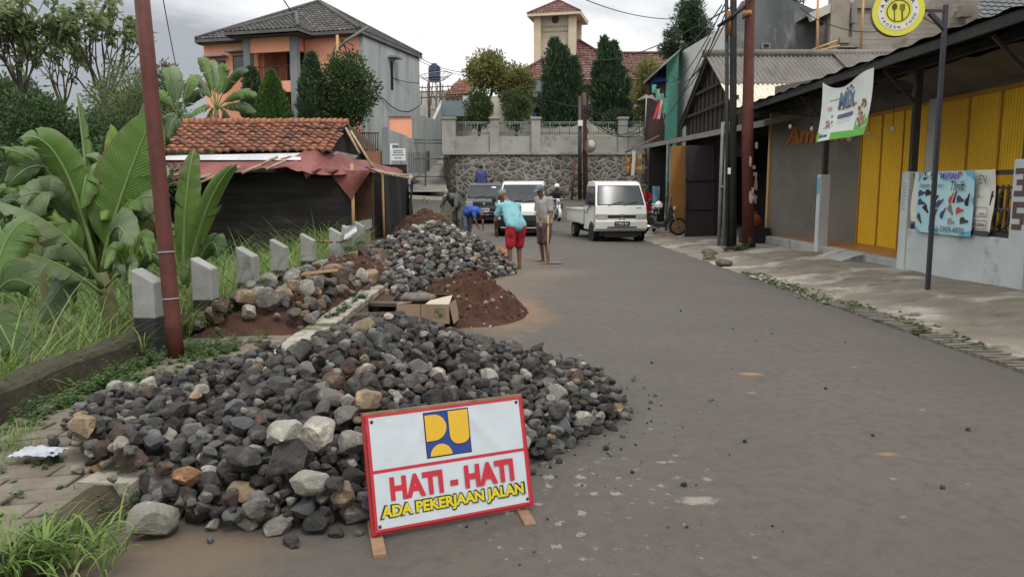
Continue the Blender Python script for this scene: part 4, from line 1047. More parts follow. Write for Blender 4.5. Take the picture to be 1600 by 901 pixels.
mb.build('eave', [cream], tw, False)

# dish, tank and scaffold behind the wall
t = thing('water_tank', 'dark blue plastic water tank on a steel stand', 'water tank', P(679, 128, 62))
r_ = .48; z0, z1 = 0.0, 1.25
mb = MB(); mb.lathe([(0,z0),(r_,z0),(r_,z0+.35),(r_*1.03,z0+.38),(r_,z0+.42),(r_,z0+.75),(r_*1.03,z0+.78),(r_,z0+.82),(r_,z1-.15),(r_*.75,z1),(.22,z1+.02),(.22,z1+.14),(0,z1+.15)], P(679,128,62), 20); mb.build('tank', [mat('blue_plastic', (.022,.03,.075), rough=.45)], t)
mb = MB(); c = P(679,128,62)
for dx, dy in ((-.45,-.45),(.45,-.45),(.45,.45),(-.45,.45)): mb.tube([c+Vector((dx,dy,0)), c+Vector((dx,dy,-3.2))], .05, 5)
for z in (-.05,-1.2,-2.2): 
    for a, b in (((-.45,-.45),(.45,-.45)),((.45,-.45),(.45,.45)),((-.45,.45),(-.45,-.45))): mb.tube([c+Vector((*a,z)), c+Vector((*b,z))], .035, 5)
mb.build('stand', [mat('stand_brown', (.14,.10,.085))], t)
t = thing('satellite_dish', 'mesh satellite dish in front of the blue water tank', 'satellite dish', P(681, 135, 61))
mb = MB(); c = P(681,129,61); dm = mat('dish_mesh', (.22,.23,.24), rough=.5)
for k in range(14):
    a = 2*math.pi*k/14; mb.tube([c + Vector((math.cos(a)*q*1.25, math.sin(a)*q*1.25, .55*q*q+.12*q*math.cos(a+.3))) for q in (0,.25,.5,.75,1)], .018, 4, cap=False)
for q in (.35,.55,.75,.9,1):
    mb.tube([c + Vector((math.cos(a)*q*1.25, math.sin(a)*q*1.25, .55*q*q+.12*q*math.cos(a+.3))) for a in np.linspace(0, 6.2832, 29)], .015 if q < 1 else .03, 4, cap=False)
mb.tube([c, c + Vector((0,0,-1.9))], .06, 6); mb.build('dish', [dm], t)
t = thing('house', 'small red roofed house with scaffolding behind the satellite dish', 'house', P(705, 160, 66))
mb = MB(); a, b = P(655,142,66), P(735,175,66); mb.box(a.x, 66, b.z-3, b.x, 70, a.z); mb.build('wall', [mat('pale_wall', (.5,.49,.46), (.4,.38,.34), sc_=.6)], t)
mb = MB(); tile_plane(mb, [P(692,150,65.5), P(740,146,65.5), P(733,124,68), P(716,122,68)], .3, .4, .05, .05); mb.build('roof', [terra], t)
mb = MB()
for k in range(9):
    x = 660 + k*8; mb.tube([P(x,132+rnd.uniform(-2,2),65), P(x+rnd.uniform(-3,3),165,65)], .045, 5)
for py in (136, 143, 152): mb.tube([P(656,py+1,65), P(728,py-2,65)], .05, 5)
for k in range(6): mb.tube([P(664+k*9,137,65), P(672+k*9,158,65)], .035, 4)
mb.build('scaffold', [MATS['stand_brown']], t)
# small far building at the left, seen between the bananas and trees
t = thing('house', 'dim grey house behind the bushes at the far left', 'house', P(115, 215, 46))
mb = MB(); a, b = P(100,190,46), P(145,235,46); mb.box(a.x, 46, b.z-4, b.x, 50, a.z); mb.build('wall', [mat('dim_wall', (.16,.17,.17), (.12,.12,.12), sc_=1)], t)
mb = MB(); mb.add([P(94,190,45.5), P(152,190,45.5), P(148,176,49), P(98,176,49)], [(0,1,2,3)]); mb.build('roof', [MATS['grey_ridge']], t)

# utility poles with the convex mirror at the junction
t = thing('utility_pole', 'black utility pole in front of the river stone wall', 'utility pole', P(906, 311, 44))
mb = MB(); mb.tube([P(906,312,44), P(906,150,44)], [.125,.10], 10); mb.build('shaft', [dark_metal], t)
mb = MB(); a, b = P(903,188,43.8), P(910.5,197,43.8); mb.box(a.x, 43.75, b.z, b.x, 43.85, a.z); mb.build('meter_box', [white_m], t)
t = thing('utility_pole', 'brown rusty pole right of the black utility pole', 'utility pole', P(914, 312, 44.4))
mb = MB(); mb.tube([P(915,312,44.4), P(913,145,44.4)], [.15,.11], 10); mb.build('shaft', [mat('rust_brown', (.11,.05,.035), (.09,.042,.03), sc_=2)], t)
mb = MB()
for z in (165, 172, 182): mb.bar(P(904,z,44.2), P(924,z,44.2), .08, .06)
mb.tube([P(910,172,44.2), P(918,205,44.2), P(910,240,44.2)], .03, 5); mb.build('bracket', [dark_metal], t)
mb = MB(); mb.tube([P(893,312,44.2), P(899,248,44.2)], .06, 8); tag(mb.build('leaning_pipe', [MATS['rust_brown']]), 'thin leaning reddish pipe left of the black utility pole', 'pipe')
t = thing('convex_mirror', 'round convex traffic mirror on the junction poles', 'mirror', P(922, 228, 44))
c = P(922,228,43.9); ax = Vector((-.55,-.8,.05)); mb = MB(); mb.lathe([(.36,0),(.40,.02),(.40,.06),(.37,.07)], c, 22, ax); mb.build('rim', [mat('mirror_rim', (.33,.07,.04))], t)
mb = MB(); mb.lathe([(0,.08),(.2,.065),(.37,.03)], c, 22, ax); mb.build('glass', [mat('mirror_glass', (.4,.36,.33), rough=.15, metal=.8)], t)
# ================================================================== right side: shop row
yellow = mat('yellow_doors', (.72, .43, .022), (.66, .39, .02), sc_=1.2, rough=.55, dirt=((.52,.29,.02), 2.5, .6, .78), coord='World')
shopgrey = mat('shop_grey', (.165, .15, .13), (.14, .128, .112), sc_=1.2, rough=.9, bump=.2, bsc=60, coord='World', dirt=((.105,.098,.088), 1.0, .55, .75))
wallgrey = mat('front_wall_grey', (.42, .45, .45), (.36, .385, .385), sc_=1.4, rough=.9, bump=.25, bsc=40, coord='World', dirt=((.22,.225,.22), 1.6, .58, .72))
plinth_m = mat('plinth_concrete', (.32,.32,.305), (.25,.25,.235), sc_=1.5, rough=.9, bump=.3, bsc=50, coord='World', dirt=((.11,.10,.085), 2.0, .54, .68))
tilef = mat('porch_tiles', (.33,.15,.06), (.27,.12,.05), sc_=3, rough=.35)
roofdark = mat('black_sheet_roof', (.020,.020,.021), (.032,.031,.030), sc_=2, rough=.8, coord='World')
under = mat('dark_ceiling', (.045,.043,.042), (.03,.03,.03), sc_=1, rough=.9)
FX, BX, PF = 6.85, 8.10, .36
shop = thing('shop', 'grey roadside shop with yellow folding doors and a long black canopy', 'shop', (7.6, 15, .2))
mb = MB(); mb.box(BX, 6, -.1, BX+.2, 18.05, 4.3)
wA, wB = Vector((6.98, 20.9, 0)), Vector((8.10, 18.0, 0))
mb.add([wA+Vector((0,0,-.1)), wB+Vector((0,0,-.1)), wB+Vector((0,0,4.3)), wA+Vector((0,0,4.3))], [(3,2,1,0),(0,1,2,3)])
mb.add([wA+Vector((0,0,-.1)), wA+Vector((.1,.3,-.1)), wA+Vector((.1,.3,4.3)), wA+Vector((0,0,4.3))], [(0,1,2,3)])
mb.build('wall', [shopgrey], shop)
mb = MB(); mb.box(FX, 13.4, -.1, BX, 21.0, PF-.012); mb.box(FX+.2, 8, -.1, BX, 13.4, PF-.012); mb.build('plinth', [plinth_m], shop, bevel=.015)
mb = MB(); mb.box(FX+.22, 8.2, PF-.011, BX-.002, 20.6, PF); mb.build('porch_floor', [tilef], shop)
mb = MB(); mb.add([(FX-.02, 15.0, .14), (FX-.55, 14.95, .16), (FX-.55, 16.3, .14), (FX-.02, 16.2, .14), (FX-.02, 15.0, PF-.03), (FX-.02, 16.2, PF-.03)], [(0,1,2,3),(4,5,2,1),(0,4,1),(3,2,5),(0,3,5,4)]); mb.build('ramp', [plinth_m], shop)
def door(y0, y1, panels, name='folding_door'):
    t = MB(); n = int((y1-y0)/.075)
    for k in range(n):
        a = lerp(y0, y1, k/n); b = lerp(y0, y1, (k+1)/n)
        t.add([(BX-.03, a, PF), (BX-.03, a, 3.2), (BX-.005, a+.012, PF), (BX-.005, a+.012, 3.2), (BX-.03, a+.02, PF), (BX-.03, a+.02, 3.2), (BX-.03, b, PF), (BX-.03, b, 3.2)], [(0,1,3,2),(2,3,5,4),(4,5,7,6)])
    d = t.build(name, [yellow], shop)
    t = MB()
    for k in range(1, panels):
        y = lerp(y0, y1, k/panels); t.box(BX-.055, y-.02, PF, BX-.031, y+.02, 3.2)
    t.box(BX-.06, y0-.05, PF, BX-.002, y0-.001, 3.26); t.box(BX-.06, y1+.001, PF, BX-.002, y1+.05, 3.26); t.box(BX-.06, y0-.05, 3.201, BX-.002, y1+.05, 3.28)
    t.build('door_frame', [mat('yellow_frame', (.40,.20,.018), (.33,.16,.015), sc_=2, rough=.5)], d)
    return d
d = door(15.15, 17.95, 3); t = MB(); t.box(BX-.08, 15.95, 1.35, BX-.056, 16.05, 1.62); t.build('lock_plate', [mat('lock_brown', (.10,.06,.03), rough=.5)], d)
d = door(10.2, 14.72, 5)
mb = MB(); mb.box(BX-.09, 14.78, PF, BX-.001, 15.08, 3.3); mb.build('door_pier', [wallgrey], shop)
mb = MB(); mb.box(BX-.10, 14.88, 1.48, BX-.091, 14.98, 1.56); mb.build('red_sticker', [mat('sticker_red', (.45,.04,.03))], shop)
# canopy
EX = 6.22
mb = MB()
def can(u, v):
    x = lerp(EX, 9.2, u); y = lerp(5.5, 22.3, v); return (x, y, 3.83 + .34*u*1.2 + .018*math.sin(y*9)*(1 if u < .02 else .3) + .03*fbm(y, x, .5))
mb.grid(can, 10, 140, 0); mb.grid(lambda u, v: tuple(Vector(can(1-u, v)) + Vector((0,0,-.05))), 10, 30, 1)
mb.build('canopy_roof', [roofdark, under], shop)
mb = MB(); mb.box(EX+.02, 5.5, 3.64, EX+.07, 22.2, 3.79); mb.box(EX+.62, 5.5, 3.62, EX+.72, 22.2, 3.74)
y = 6.2
while y < 22:
    mb.bar((EX+.05, y, 3.72), (BX, y, 3.93), .05, .09); y += 1.25
mb.build('canopy_frame', [roofdark], shop)
mb = MB(); mb.grid(lambda u, v: (lerp(BX-.02, EX+1.0, u), lerp(5.5, 14.8, v), lerp(3.34, 3.66, u) + .05*fbm(u*4, v*20, 1)), 6, 60); mb.grid(lambda u, v: (BX-.03, lerp(5.5,18,v), lerp(3.29, 4.0, u)), 2, 10); mb.build('torn_ceiling', [mat('ceiling_board', (.15,.138,.124), (.11,.10,.09), sc_=1.1, rough=.95, dirt=((.19,.14,.09), .8, .55, .7))], shop)
for (y, z0) in ((17.3, 1.9), (13.5, 1.9), (10.5, 1.9)):
    mb = MB(); mb.box(FX+.06, y-.05, z0, FX+.17, y+.05, 3.75); mb.build('steel_post', [dark_metal], shop)
    mb = MB(); mb.bar((FX+.1, y, 3.05), (EX+.15, y+.02, 3.62), .045); mb.build('brace', [dark_metal], shop)
# concrete pillars and the low front wall
def pillar(name, lab, y, x=FX, h=1.9, wx=.22, wy=.26):
    t = thing(name, lab, 'pillar', (x+wx/2, y, .1)); mb = MB(); mb.box(x-.005, y-wy/2, -.05, x+wx, y+wy/2, h); mb.build('shaft', [wallgrey], t, bevel=.012); return t
t = pillar('concrete_pillar', 'slim grey concrete pillar with a blue painted top under the hanging banner', 17.3, FX, 1.92, .22, .20)
mb = MB(); mb.box(FX-.010, 17.22, 1.50, FX-.0055, 17.38, 1.86); mb.build('blue_patch', [mat('blue_patch', (.08,.30,.46))], t)
t = pillar('concrete_pillar', 'grey pillar left of the shoe banner', 13.5)
mb = MB()
for k in range(9):
    z = 1.25 + k*.055; mb.tube([(FX-.010, 13.55, z), (FX-.010, 13.45+.02*math.sin(k), z+.03)], .010, 4)
mb.build('chalk_scrawl', [mat('chalk', (.55,.56,.55))], t)
t = pillar('concrete_pillar', 'grey pillar painted with the number 35', 10.42, FX, 2.0, .26, .36)
brn = mat('number_brown', (.085,.055,.058), rough=.8)
def blocky(rows, o, ux, uz, s, nrm):
    mb = MB()
    for j, r_ in enumerate(rows):
        i = 0
        while i < len(r_):
            if r_[i] == '#':
                k = i
                while k < len(r_) and r_[k] == '#': k += 1
                p = Vector(o) + Vector(ux)*i*s - Vector((0,0,1))*j*s*.9 + nrm*.004; q = p + Vector(ux)*(k-i)*s*.999
                mb.add([p, q, q - Vector((0,0,s*.9)), p - Vector((0,0,s*.9))], [(0,1,2,3)]); i = k
            else: i += 1
    return mb
D3 = ['######','######','....##','....##','.#####','.#####','....##','....##','######','######']; D5 = ['######','######','##....','##....','######','######','....##','....##','#####.','#####.']
s_ = .042
for rows, z in ((D3, 1.88), (D5, 1.43)):
    blocky(rows, (FX-.006, 10.55, z), (0,-1,0), None, s_, Vector((-1,0,0))).build('digit', [brn], t)
    blocky(rows, (FX+.012, 10.24, z), (1,0,0), None, .039, Vector((0,-1,0))).build('digit', [brn], t)
fw = thing('front_wall', 'low grey rendered front wall under the shoe banner', 'wall', (FX+.08, 12, .1))
mb = MB(); mb.box(FX+.02, 10.6, -.05, FX+.18, 13.37, .92); mb.box(FX+.02, 6.0, -.05, FX+.18, 10.24, .92); mb.build('wall_panel', [wallgrey], fw, bevel=.01)
t = thing('metal_railing', 'black metal railing with bars above the low front wall', 'railing', (FX+.1, 11.8, .92))
mb = MB(); mb.box(FX+.07, 10.6, 1.80, FX+.13, 13.36, 1.87); mb.box(FX+.07, 10.6, .93, FX+.13, 13.36, 1.0); mb.build('rails', [dark_metal], t)
mb = MB(); y = 10.7
while y < 13.3: mb.box(FX+.09, y, .93, FX+.11, y+.025, 1.66 if y < 11.3 else 1.8); y += .125
mb.box(FX+.085, 10.6, 1.6, FX+.115, 11.3, 1.64)
mb.build('bars', [dark_metal], t)
mb = MB(); r = random.Random(4)
for k in range(3):      # curled leaf scrolls
    y = 10.75+k*.18; pts = [(FX+.06, y + .09*math.sin(a*1.3)*(1-a/9), .96 + a*.075 + .05*math.cos(a*1.7)) for a in np.linspace(0, 7.5, 22)]
    mb.tube(pts, [.022]*len(pts), 5)
    for q in pts[3::4]: mb.ell(q, (.015,.05,.035), 6)
mb.build('scroll', [dark_metal], t)

# ---------------- banners
ban_w = mat('banner_white', (.60,.63,.60), (.54,.57,.545), sc_=3, rough=.6)
pi = lambda n, c, r_=.65: mat('ink_' + n, c, rough=r_)
NAVY, REDI, GRN, ORG, BLK, SKYB = pi('navy',(.035,.05,.13)), pi('red',(.42,.055,.05)), pi('green',(.10,.36,.06)), pi('orange',(.40,.17,.04)), pi('black',(.016,.017,.02)), pi('sky',(.20,.45,.53))
t = thing('shoe_banner', 'light blue thrift shoe banner tied to the front railing', 'banner', (FX-.02, 12.25, .9))
YL, YR, ZB, ZT = 13.02, 11.42, .90, 1.87
bx = lambda a, b, e=0: FX - .030 - .012*math.sin(a*9) - .01*math.sin(b*4 + a*3) - e   # a: 0 left..1 right, b: 0 bottom..1 top
def bp_(a, b, e=0): return Vector((bx(a, b, e), lerp(YL, YR, a), lerp(ZB, ZT, b) - .03*(1-a)*0 + .02*math.sin(a*3.1)*(b-.5)))
mb = MB(); mb.grid(lambda u, v: bp_(u, v), 30, 16); mb.build('sheet', [mat('banner_sky', (.36,.55,.60), (.30,.50,.56), sc_=2, rough=.55)], t)
def on_banner(name, m, polys, fn=bp_, e=.004, parent=None):
    mb = MB()
    for poly in polys:
        pts = [fn(x, y, e) for x, y in poly]; mb.add(pts, [tuple(range(len(pts)))])
    return mb.build(name, m, parent or t)
def blob(cx, cy, rx, ry, n=10, rot=0, seed=0, k=.0):
    r = random.Random(seed); o = []
    for i in range(n):
        a = 2*math.pi*i/n; q = 1 + r.uniform(-k, k); x, y = rx*math.cos(a)*q, ry*math.sin(a)*q
        o.append((cx + x*math.cos(rot) - y*math.sin(rot)*.6, cy + x*math.sin(rot)*1.6 + y*math.cos(rot)))
    return o
for q_ in [[(1,1),(.84,1),(.88,.93),(.95,.9),(1,.84)], [(1,.62),(.955,.56),(1,.47)], [(0,1),(0,.84),(.06,.9),(.10,1)], [(.82,0),(.88,.06),(1,.09),(1,0)], [(0,0),(0,.09),(.06,.07),(.12,0)], [(.34,0),(.38,.07),(.44,.04),(.46,0)]]: on_banner('corner_splash', [pi('splash',(.10,.33,.45))], [q_])
shoes = [(.10,.655,NAVY,.3),(.24,.66,BLK,.2),(.11,.50,NAVY,.1),(.35,.55,BLK,1.0),(.43,.5,NAVY,.8),(.62,.58,REDI,1.2),(.79,.56,NAVY,.1),(.91,.56,BLK,1.4),(.21,.40,BLK,-.5),(.37,.34,NAVY,1.1),(.50,.34,NAVY,1.2),(.63,.39,pi('olive',(.14,.15,.11)),-.5),(.79,.39,REDI,.3),(.10,.225,pi('darkolive',(.05,.06,.03)),-.6),(.66,.21,pi('shoegrey',(.20,.22,.22)),.1),(.88,.235,pi('darkgreen',(.03,.05,.04)),.15),(.68,.60,BLK,1.3)]
for i, (x, y, m, ro) in enumerate(shoes):
    c, s = .84*math.cos(ro), .84*math.sin(ro); sh = [(-.075,-.035),(.06,-.04),(.085,-.02),(.07,.0),(.03,.012),(.0,.045),(-.05,.055),(-.08,.03)]
    tr = lambda q: (x + q[0]*c - q[1]*s*.9, y + (q[0]*s*1.5 + q[1]*c*1.5))
    o = on_banner('shoe_print', [m], [[tr(q) for q in sh]], e=.004)
    on_banner('shoe_sole', [pi('sole',(.42,.47,.47))], [[tr(q) for q in [(-.078,-.05),(.07,-.054),(.088,-.034),(-.076,-.036)]]], e=.005, parent=o)
EY = Vector((0,-1,0)); EZ = Vector((0,0,1))
def btxt(s, a, b, h, m, wd, bold=0.0, shear=0.0, e=.008, par=None):
    return text(s, bp_(a, b, e + .028), EY, EZ, h, m, par or t, width=wd, bold=bold, shear=shear, ext=0)
on_banner('word_plate', [NAVY], [[(.10,.87),(.33,.87),(.33,1.0),(.10,1.0)]], e=.004)
btxt('JUAL', .215, .935, .085, [ban_w], .30, .02)
btxt('"MURAH"', .60, .93, .115, [pi('violet',(.14,.07,.32))], .62, .03); btxt('”', .80, .96, .05, [REDI], .07, .02)
btxt('Sepatu - Sepatu', .30, .775, .10, [BLK], .70, 0, .25); btxt('Thrift', .76, .77, .15, [BLK], .36, .01, .25)
btxt('0856-5909-4930', .60, .085, .095, [BLK], .98, .0)
t2 = thing('white_banner', 'white banner behind the light blue shoe banner', 'banner', (FX+.03, 12.2, .9))
mb = MB(); mb.grid(lambda u, v: (FX+.035 - .02*math.sin(v*5+u*8), lerp(13.3, 11.05, u), lerp(.98 if u > .8 else 1.05, 1.88, v)), 24, 10); mb.build('sheet', [mat('banner_cream', (.58,.57,.51), (.52,.51,.45), sc_=3, rough=.6)], t2)
def wtxt(s, y, z, h, wd, m): text(s, (FX-.003, y, z), EY, EZ, h, m, t2, width=wd, ext=.004)
wtxt('EN', 11.27, 1.74, .13, .16, [pi('dk',(.03,.04,.045))]); wtxt('a...', 11.3, 1.50, .05, .12, [BLK])
mb = MB()
for (y0, y1, z0, z1) in ((11.42,11.12,1.20,1.34),(11.42,11.12,1.02,1.15)):
    for a, b, c, d in ((y0,y1,z0,z0+.008),(y0,y1,z1-.008,z1),(y0,y0-.01,z0,z1),(y1+.01,y1,z0,z1)): mb.add([(FX-.002,a,c),(FX-.002,b,c),(FX-.002,b,d),(FX-.002,a,d)], [(0,1,2,3)])
mb.build('frame_line', [BLK], t2)
mb = MB(); r = random.Random(2)
for k in range(7): y = 11.38-k*.033; mb.add([(FX-.002,y,1.06),(FX-.002,y-.016,1.06),(FX-.002,y-.02,1.06+r.uniform(.03,.06)),(FX-.002,y-.003,1.06+r.uniform(.03,.06))], [(0,1,2,3)])
for k in range(5): y = 11.34-k*.04; mb.add([(FX-.002,y,1.23),(FX-.002,y-.03,1.23),(FX-.002,y-.015,1.23+.02+.012*k*(4-k)/2)], [(0,1,2)])
mb.build('printed_marks', [BLK], t2)
mb = MB(); mb.add([(FX-.003,11.42,.93),(FX-.003,11.05,.93),(FX-.003,11.05,1.0),(FX-.003,11.42,1.0)], [(0,1,2,3)]); mb.build('dark_band', [pi('band',(.05,.05,.07))], t2)

# hanging MIX banner at the canopy edge
t = thing('hanging_banner', 'white and green food banner hanging from the black canopy edge', 'banner', P(1320, 222, 14.4))
c00, c10, c11, c01 = P(1275,222,15.35), P(1352,210,13.2), P(1366,106,13.15), P(1287,129,15.3)
def hb(a, b, e=0):
    p = c00.lerp(c10, a).lerp(c01.lerp(c11, a), b); top = max(0, b-.74)/.26
    p = p + Vector((-.03*math.sin(a*7+b*2) - e, -.004, -.16*math.sin(a*math.pi)*(1-a)*top*1.9 + .0)); return p + Vector((.05*math.sin(b*3), 0, 0))
mb = MB(); mb.grid(lambda u, v: hb(u, v), 24, 20); mb.build('sheet', [ban_w], t)
on = lambda n, m, ps, e=.006: on_banner(n, m, ps, hb, e, t)
on('green_band', [GRN], [[(0,0),(.34,.0),(.34,.12),(.12,.105),(0,.165)], [(.34,0),(.67,0),(.67,.11),(.34,.12)], [(.67,0),(1,0),(1,.14),(.82,.09),(.67,.11)], [(.72,.11),(.82,.10),(.99,.16),(.985,.30),(.9,.2),(.78,.16),(.74,.30)]])
r = random.Random(6); meat = [pi('meat1',(.36,.13,.10)), pi('meat2',(.50,.24,.19)), pi('meat3',(.24,.075,.055)), pi('leafg',(.09,.17,.05))]
on('plate_print', [pi('plate',(.50,.54,.44))], [blob(.86,.29,.135,.17,16)], .005)
for k in range(26):
    a, d = r.uniform(0, 6.28), r.random()**.5; x, y = .86 + .10*d*math.cos(a), .37 + .2*d*math.sin(a)
    on('food_print', [meat[3 if y > .5 or r.random() < .12 else r.randrange(3)]], [blob(x, y, .022, .03, 7, r.uniform(0,2), k, .3)], .007 + .0004*k)
for k in range(14):
    a, d = r.uniform(0, 6.28), r.random()**.5; on('food_print', [[meat[1], meat[2], pi('meat4',(.30,.2,.19))][r.randrange(3)]], [blob(.235 + .07*d*math.cos(a), .30 + .10*d*math.sin(a), .018, .022, 7, r.uniform(0,2), k, .3)], .007 + .0004*k)
on('rice_print', [pi('pinkp',(.45,.28,.26))], [blob(.19, .52, .05, .04, 9, 0, 3, .2)], .007)
on('blue_pill', [pi('bluegrey',(.08,.115,.17))], [[(.36,.335),(.64,.36),(.64,.42),(.36,.395)]])
HU = (c10 - c00).normalized(); HV = (c01 - c00).normalized()
text('MIX', hb(.505, .63, .03), HU, HV, .30, [pi('mixblue',(.10,.15,.26))], t, width=.72, bold=.03, shear=.12, ext=0)
on('brown_swash', [ORG], [[(.35,.475),(.45,.47),(.45,.50),(.35,.505)], [(.47,.485),(.60,.50),(.60,.535),(.47,.52)], [(.61,.505),(.70,.515),(.70,.55),(.61,.54)]])
on('crown_print', [BLK], [[(.42,.765),(.47,.785),(.46,.81)], [(.48,.775),(.54,.80),(.53,.82)], [(.56,.79),(.64,.80),(.62,.835)], [(.45,.84),(.50,.93),(.51,.84)], [(.53,.85),(.57,.95),(.6,.86)]])
on('small_print', [pi('greyink',(.3,.33,.32))], [[(.17,.64),(.33,.655),(.33,.68),(.17,.665)], [(.36,.30),(.62,.32),(.62,.325),(.36,.305)], [(.36,.26),(.62,.28),(.62,.285),(.36,.265)], [(.12,.20),(.33,.225),(.33,.235),(.12,.21)]])
on('blue_footer', [NAVY], [[(.07,.05),(.25,.06),(.25,.10),(.07,.09)]])
# bulbs
for (px, py, y) in ((1235,196,18.4), (1269,199,17.6), (1358,208,14.6), (1395,200,13.9), (1327,215,15)):
    t = thing('hanging_bulb', 'small hanging bulb %s' % {1235:'above the orange lettering', 1269:'left of the hanging banner', 1358:'right of the hanging banner', 1395:'in front of the first yellow door', 1327:'under the hanging banner'}[px], 'bulb', P(px, py, y), 0, None)
    mb = MB(); p = P(px, py, y); mb.tube([p, (p.x, p.y, 3.75)], .006, 4); mb.build('cord', [black_m], t)
    mb = MB(); mb.ell(p - Vector((0,0,.03)), (.04,.04,.055), 10); mb.build('bulb', [mat('bulb_glass', (.55,.50,.42), rough=.2)], t)
# orange shop lettering on the grey end wall
t = thing('wall_lettering', 'orange script shop lettering on the dark grey end wall', 'lettering', P(1250, 222, 19.6))
dW = (wB - wA).normalized(); nW = Vector((dW.y, -dW.x, 0)); nW = nW if nW.y < 0 else -nW
p0 = wA.lerp(wB, .17); text('Ameena', Vector((p0.x, p0.y, 2.74)) + nW*.03, dW, Vector((0,0,1)), .46, [mat('letter_orange', (.38,.13,.025))], t, name='letters', width=2.35, bold=.035, shear=.18, ext=0, center=False)
mb = MB(); mb.box(6.93, 20.95, .1, 7.07, 21.1, 3.7); tag(mb.build('wooden_post', [woodpale]), 'pale wooden post at the left end of the grey shop wall', 'post')
mb = MB(); mb.box(7.08, 20.75, .1, 7.2, 20.9, 3.0); tag(mb.build('concrete_post', [wallgrey]), 'grey concrete stub beside the pale wooden post', 'post')

# round sign on its thin post
t = thing('round_sign', 'round yellow spoon and fork sign on a thin dark post', 'sign', (5.85, 10.72, .17))
pb, pt_ = Vector((5.85, 10.72, .12)), P(1478, 8, 10.72)
navm = mat('sign_post_paint', (.03,.032,.045), (.045,.04,.045), sc_=4, rough=.5)
mb = MB(); mb.bar(pb, pt_, .052, .052); mb.build('post', [navm], t)
mb = MB(); a = P(1474, 17, 10.72); b = P(1425, 17, 10.72); mb.bar(a, b, .035, .035); mb.bar(P(1476,45,10.72), P(1452,20,10.72), .06, .05); mb.tube([P(1440,22,10.72), P(1446,30,10.70), P(1462,38,10.70), P(1474,49,10.72)], .006, 4); mb.build('arm', [navm], t)
cS = P(1402, 19, 10.72); nS = Vector((-.25, -.97, 0)).normalized(); uS = Vector((.97, -.25, 0)).normalized(); RS = .325
mb = MB(); mb.lathe([(0,-.06),(RS,-.06),(RS,.06),(0,.06)], cS, 40, nS, 0, False); disc = mb.build('disc', [mat('sign_rim', (.10,.105,.11))], t)
def ring_(r0, r1, e, m, name, z=None):
    mb = MB(); n = 44; vs = []
    for i in range(n):
        a = 2*math.pi*i/n; d = uS*math.cos(a) + Vector((0,0,1))*math.sin(a)
        vs += [cS + nS*(.06+e) + d*r0, cS + nS*(.06+e) + d*r1]
    mb.add(vs, [(2*i, 2*i+1, (2*i+3) % (2*n), (2*i+2) % (2*n)) for i in range(n)]); return mb.build(name, [m], disc)
syel = mat('sign_yellow', (.60,.56,.06), rough=.45); swh = mat('sign_white', (.62,.60,.60), rough=.45); sol = mat('sign_olive', (.085,.07,.02))
ring_(0, RS*.995, .003, syel, 'yellow_face'); ring_(RS*.53, RS*.77, .006, swh, 'white_ring'); ring_(RS*.405, RS*.445, .006, sol, 'dark_ring')
def ps(x, y, e=.009): return cS + nS*(.06+e) + uS*x*RS + Vector((0,0,1))*y*RS
mb = MB(); mb.add([ps(-.15+.10*math.cos(a), .17+.14*math.sin(a)) for a in np.linspace(0, 6.28, 17)[:-1]], [tuple(range(16))]); mb.add([ps(-.165,.05), ps(-.135,.05), ps(-.10,-.42), ps(-.14,-.43)], [(3,2,1,0)])
mb.add([ps(.10,.02), ps(.20,.04), ps(.20,-.0), ps(.17,-.06), ps(.20,-.38), ps(.15,-.40), ps(.12,-.05)], [tuple(reversed(range(7)))])
for x in (.06,.115,.165,.215): mb.add([ps(x,.03), ps(x+.025,.03), ps(x+.02,.27), ps(x-.01,.27)], [(0,1,2,3)])
mb.build('spoon_and_fork', [sol], disc)
def arc_text(s, rad, a0, a1, h, flip):
    mbs = []
    for i, ch in enumerate(s):
        if ch == ' ': continue
        a = lerp(a0, a1, i/(len(s)-1)); d = uS*math.cos(a) + Vector((0,0,1))*math.sin(a); tn = uS*math.sin(a) - Vector((0,0,1))*math.cos(a)
        if flip: tn = -tn
        up_ = d if not flip else -d
        text(ch, cS + nS*(.06+.010) + d*rad*RS, tn, up_, h, [BLK], disc, bold=.01, ext=0)
arc_text('AMEENA', .65, R(160), R(35), .052, False); arc_text('FROZEN FOOD', .65, R(205), R(345), .036, True)
text('•', ps(-.65,.02,.01), uS, Vector((0,0,1)), .02, [BLK], disc, ext=0); text('•', ps(.66,.10,.01), uS, Vector((0,0,1)), .02, [BLK], disc, ext=0)

for k, (pts_, lab) in enumerate((
    ([(BX-.05, 11.2, 3.75), (BX-.2, 11.5, 3.3), (BX-.25, 11.9, 2.95), (BX-.15, 12.2, 3.4), (BX-.05, 12.5, 3.7)], 'loop of loose cable hanging before the right yellow doors'),
    ([(BX-.05, 13.0, 3.72), (BX-.1, 14.0, 3.48), (BX-.1, 15.0, 3.55), (BX-.05, 16.5, 3.6)], 'sagging cable above the first yellow door'),
    ([(FX+.1, 17.3, 3.5), (FX+.5, 18.2, 3.3), (FX+.3, 19.5, 3.45), (FX+.15, 20.6, 3.6)], 'drooping cable before the grey end wall'))):
    mb = MB(); P_ = [Vector(q) for q in pts_]; mb.tube([P_[i].lerp(P_[i+1], j/6) - Vector((0,0,.03*math.sin(math.pi*j/6))) for i in range(len(P_)-1) for j in range(6)] + [P_[-1]], .012, 5); tag(mb.build('cable', [black_m]), lab, 'cable')
t = thing('meter_box', 'small grey electricity box on the shop wall above the doors', 'meter box', (BX-.06, 15.6, 3.45))
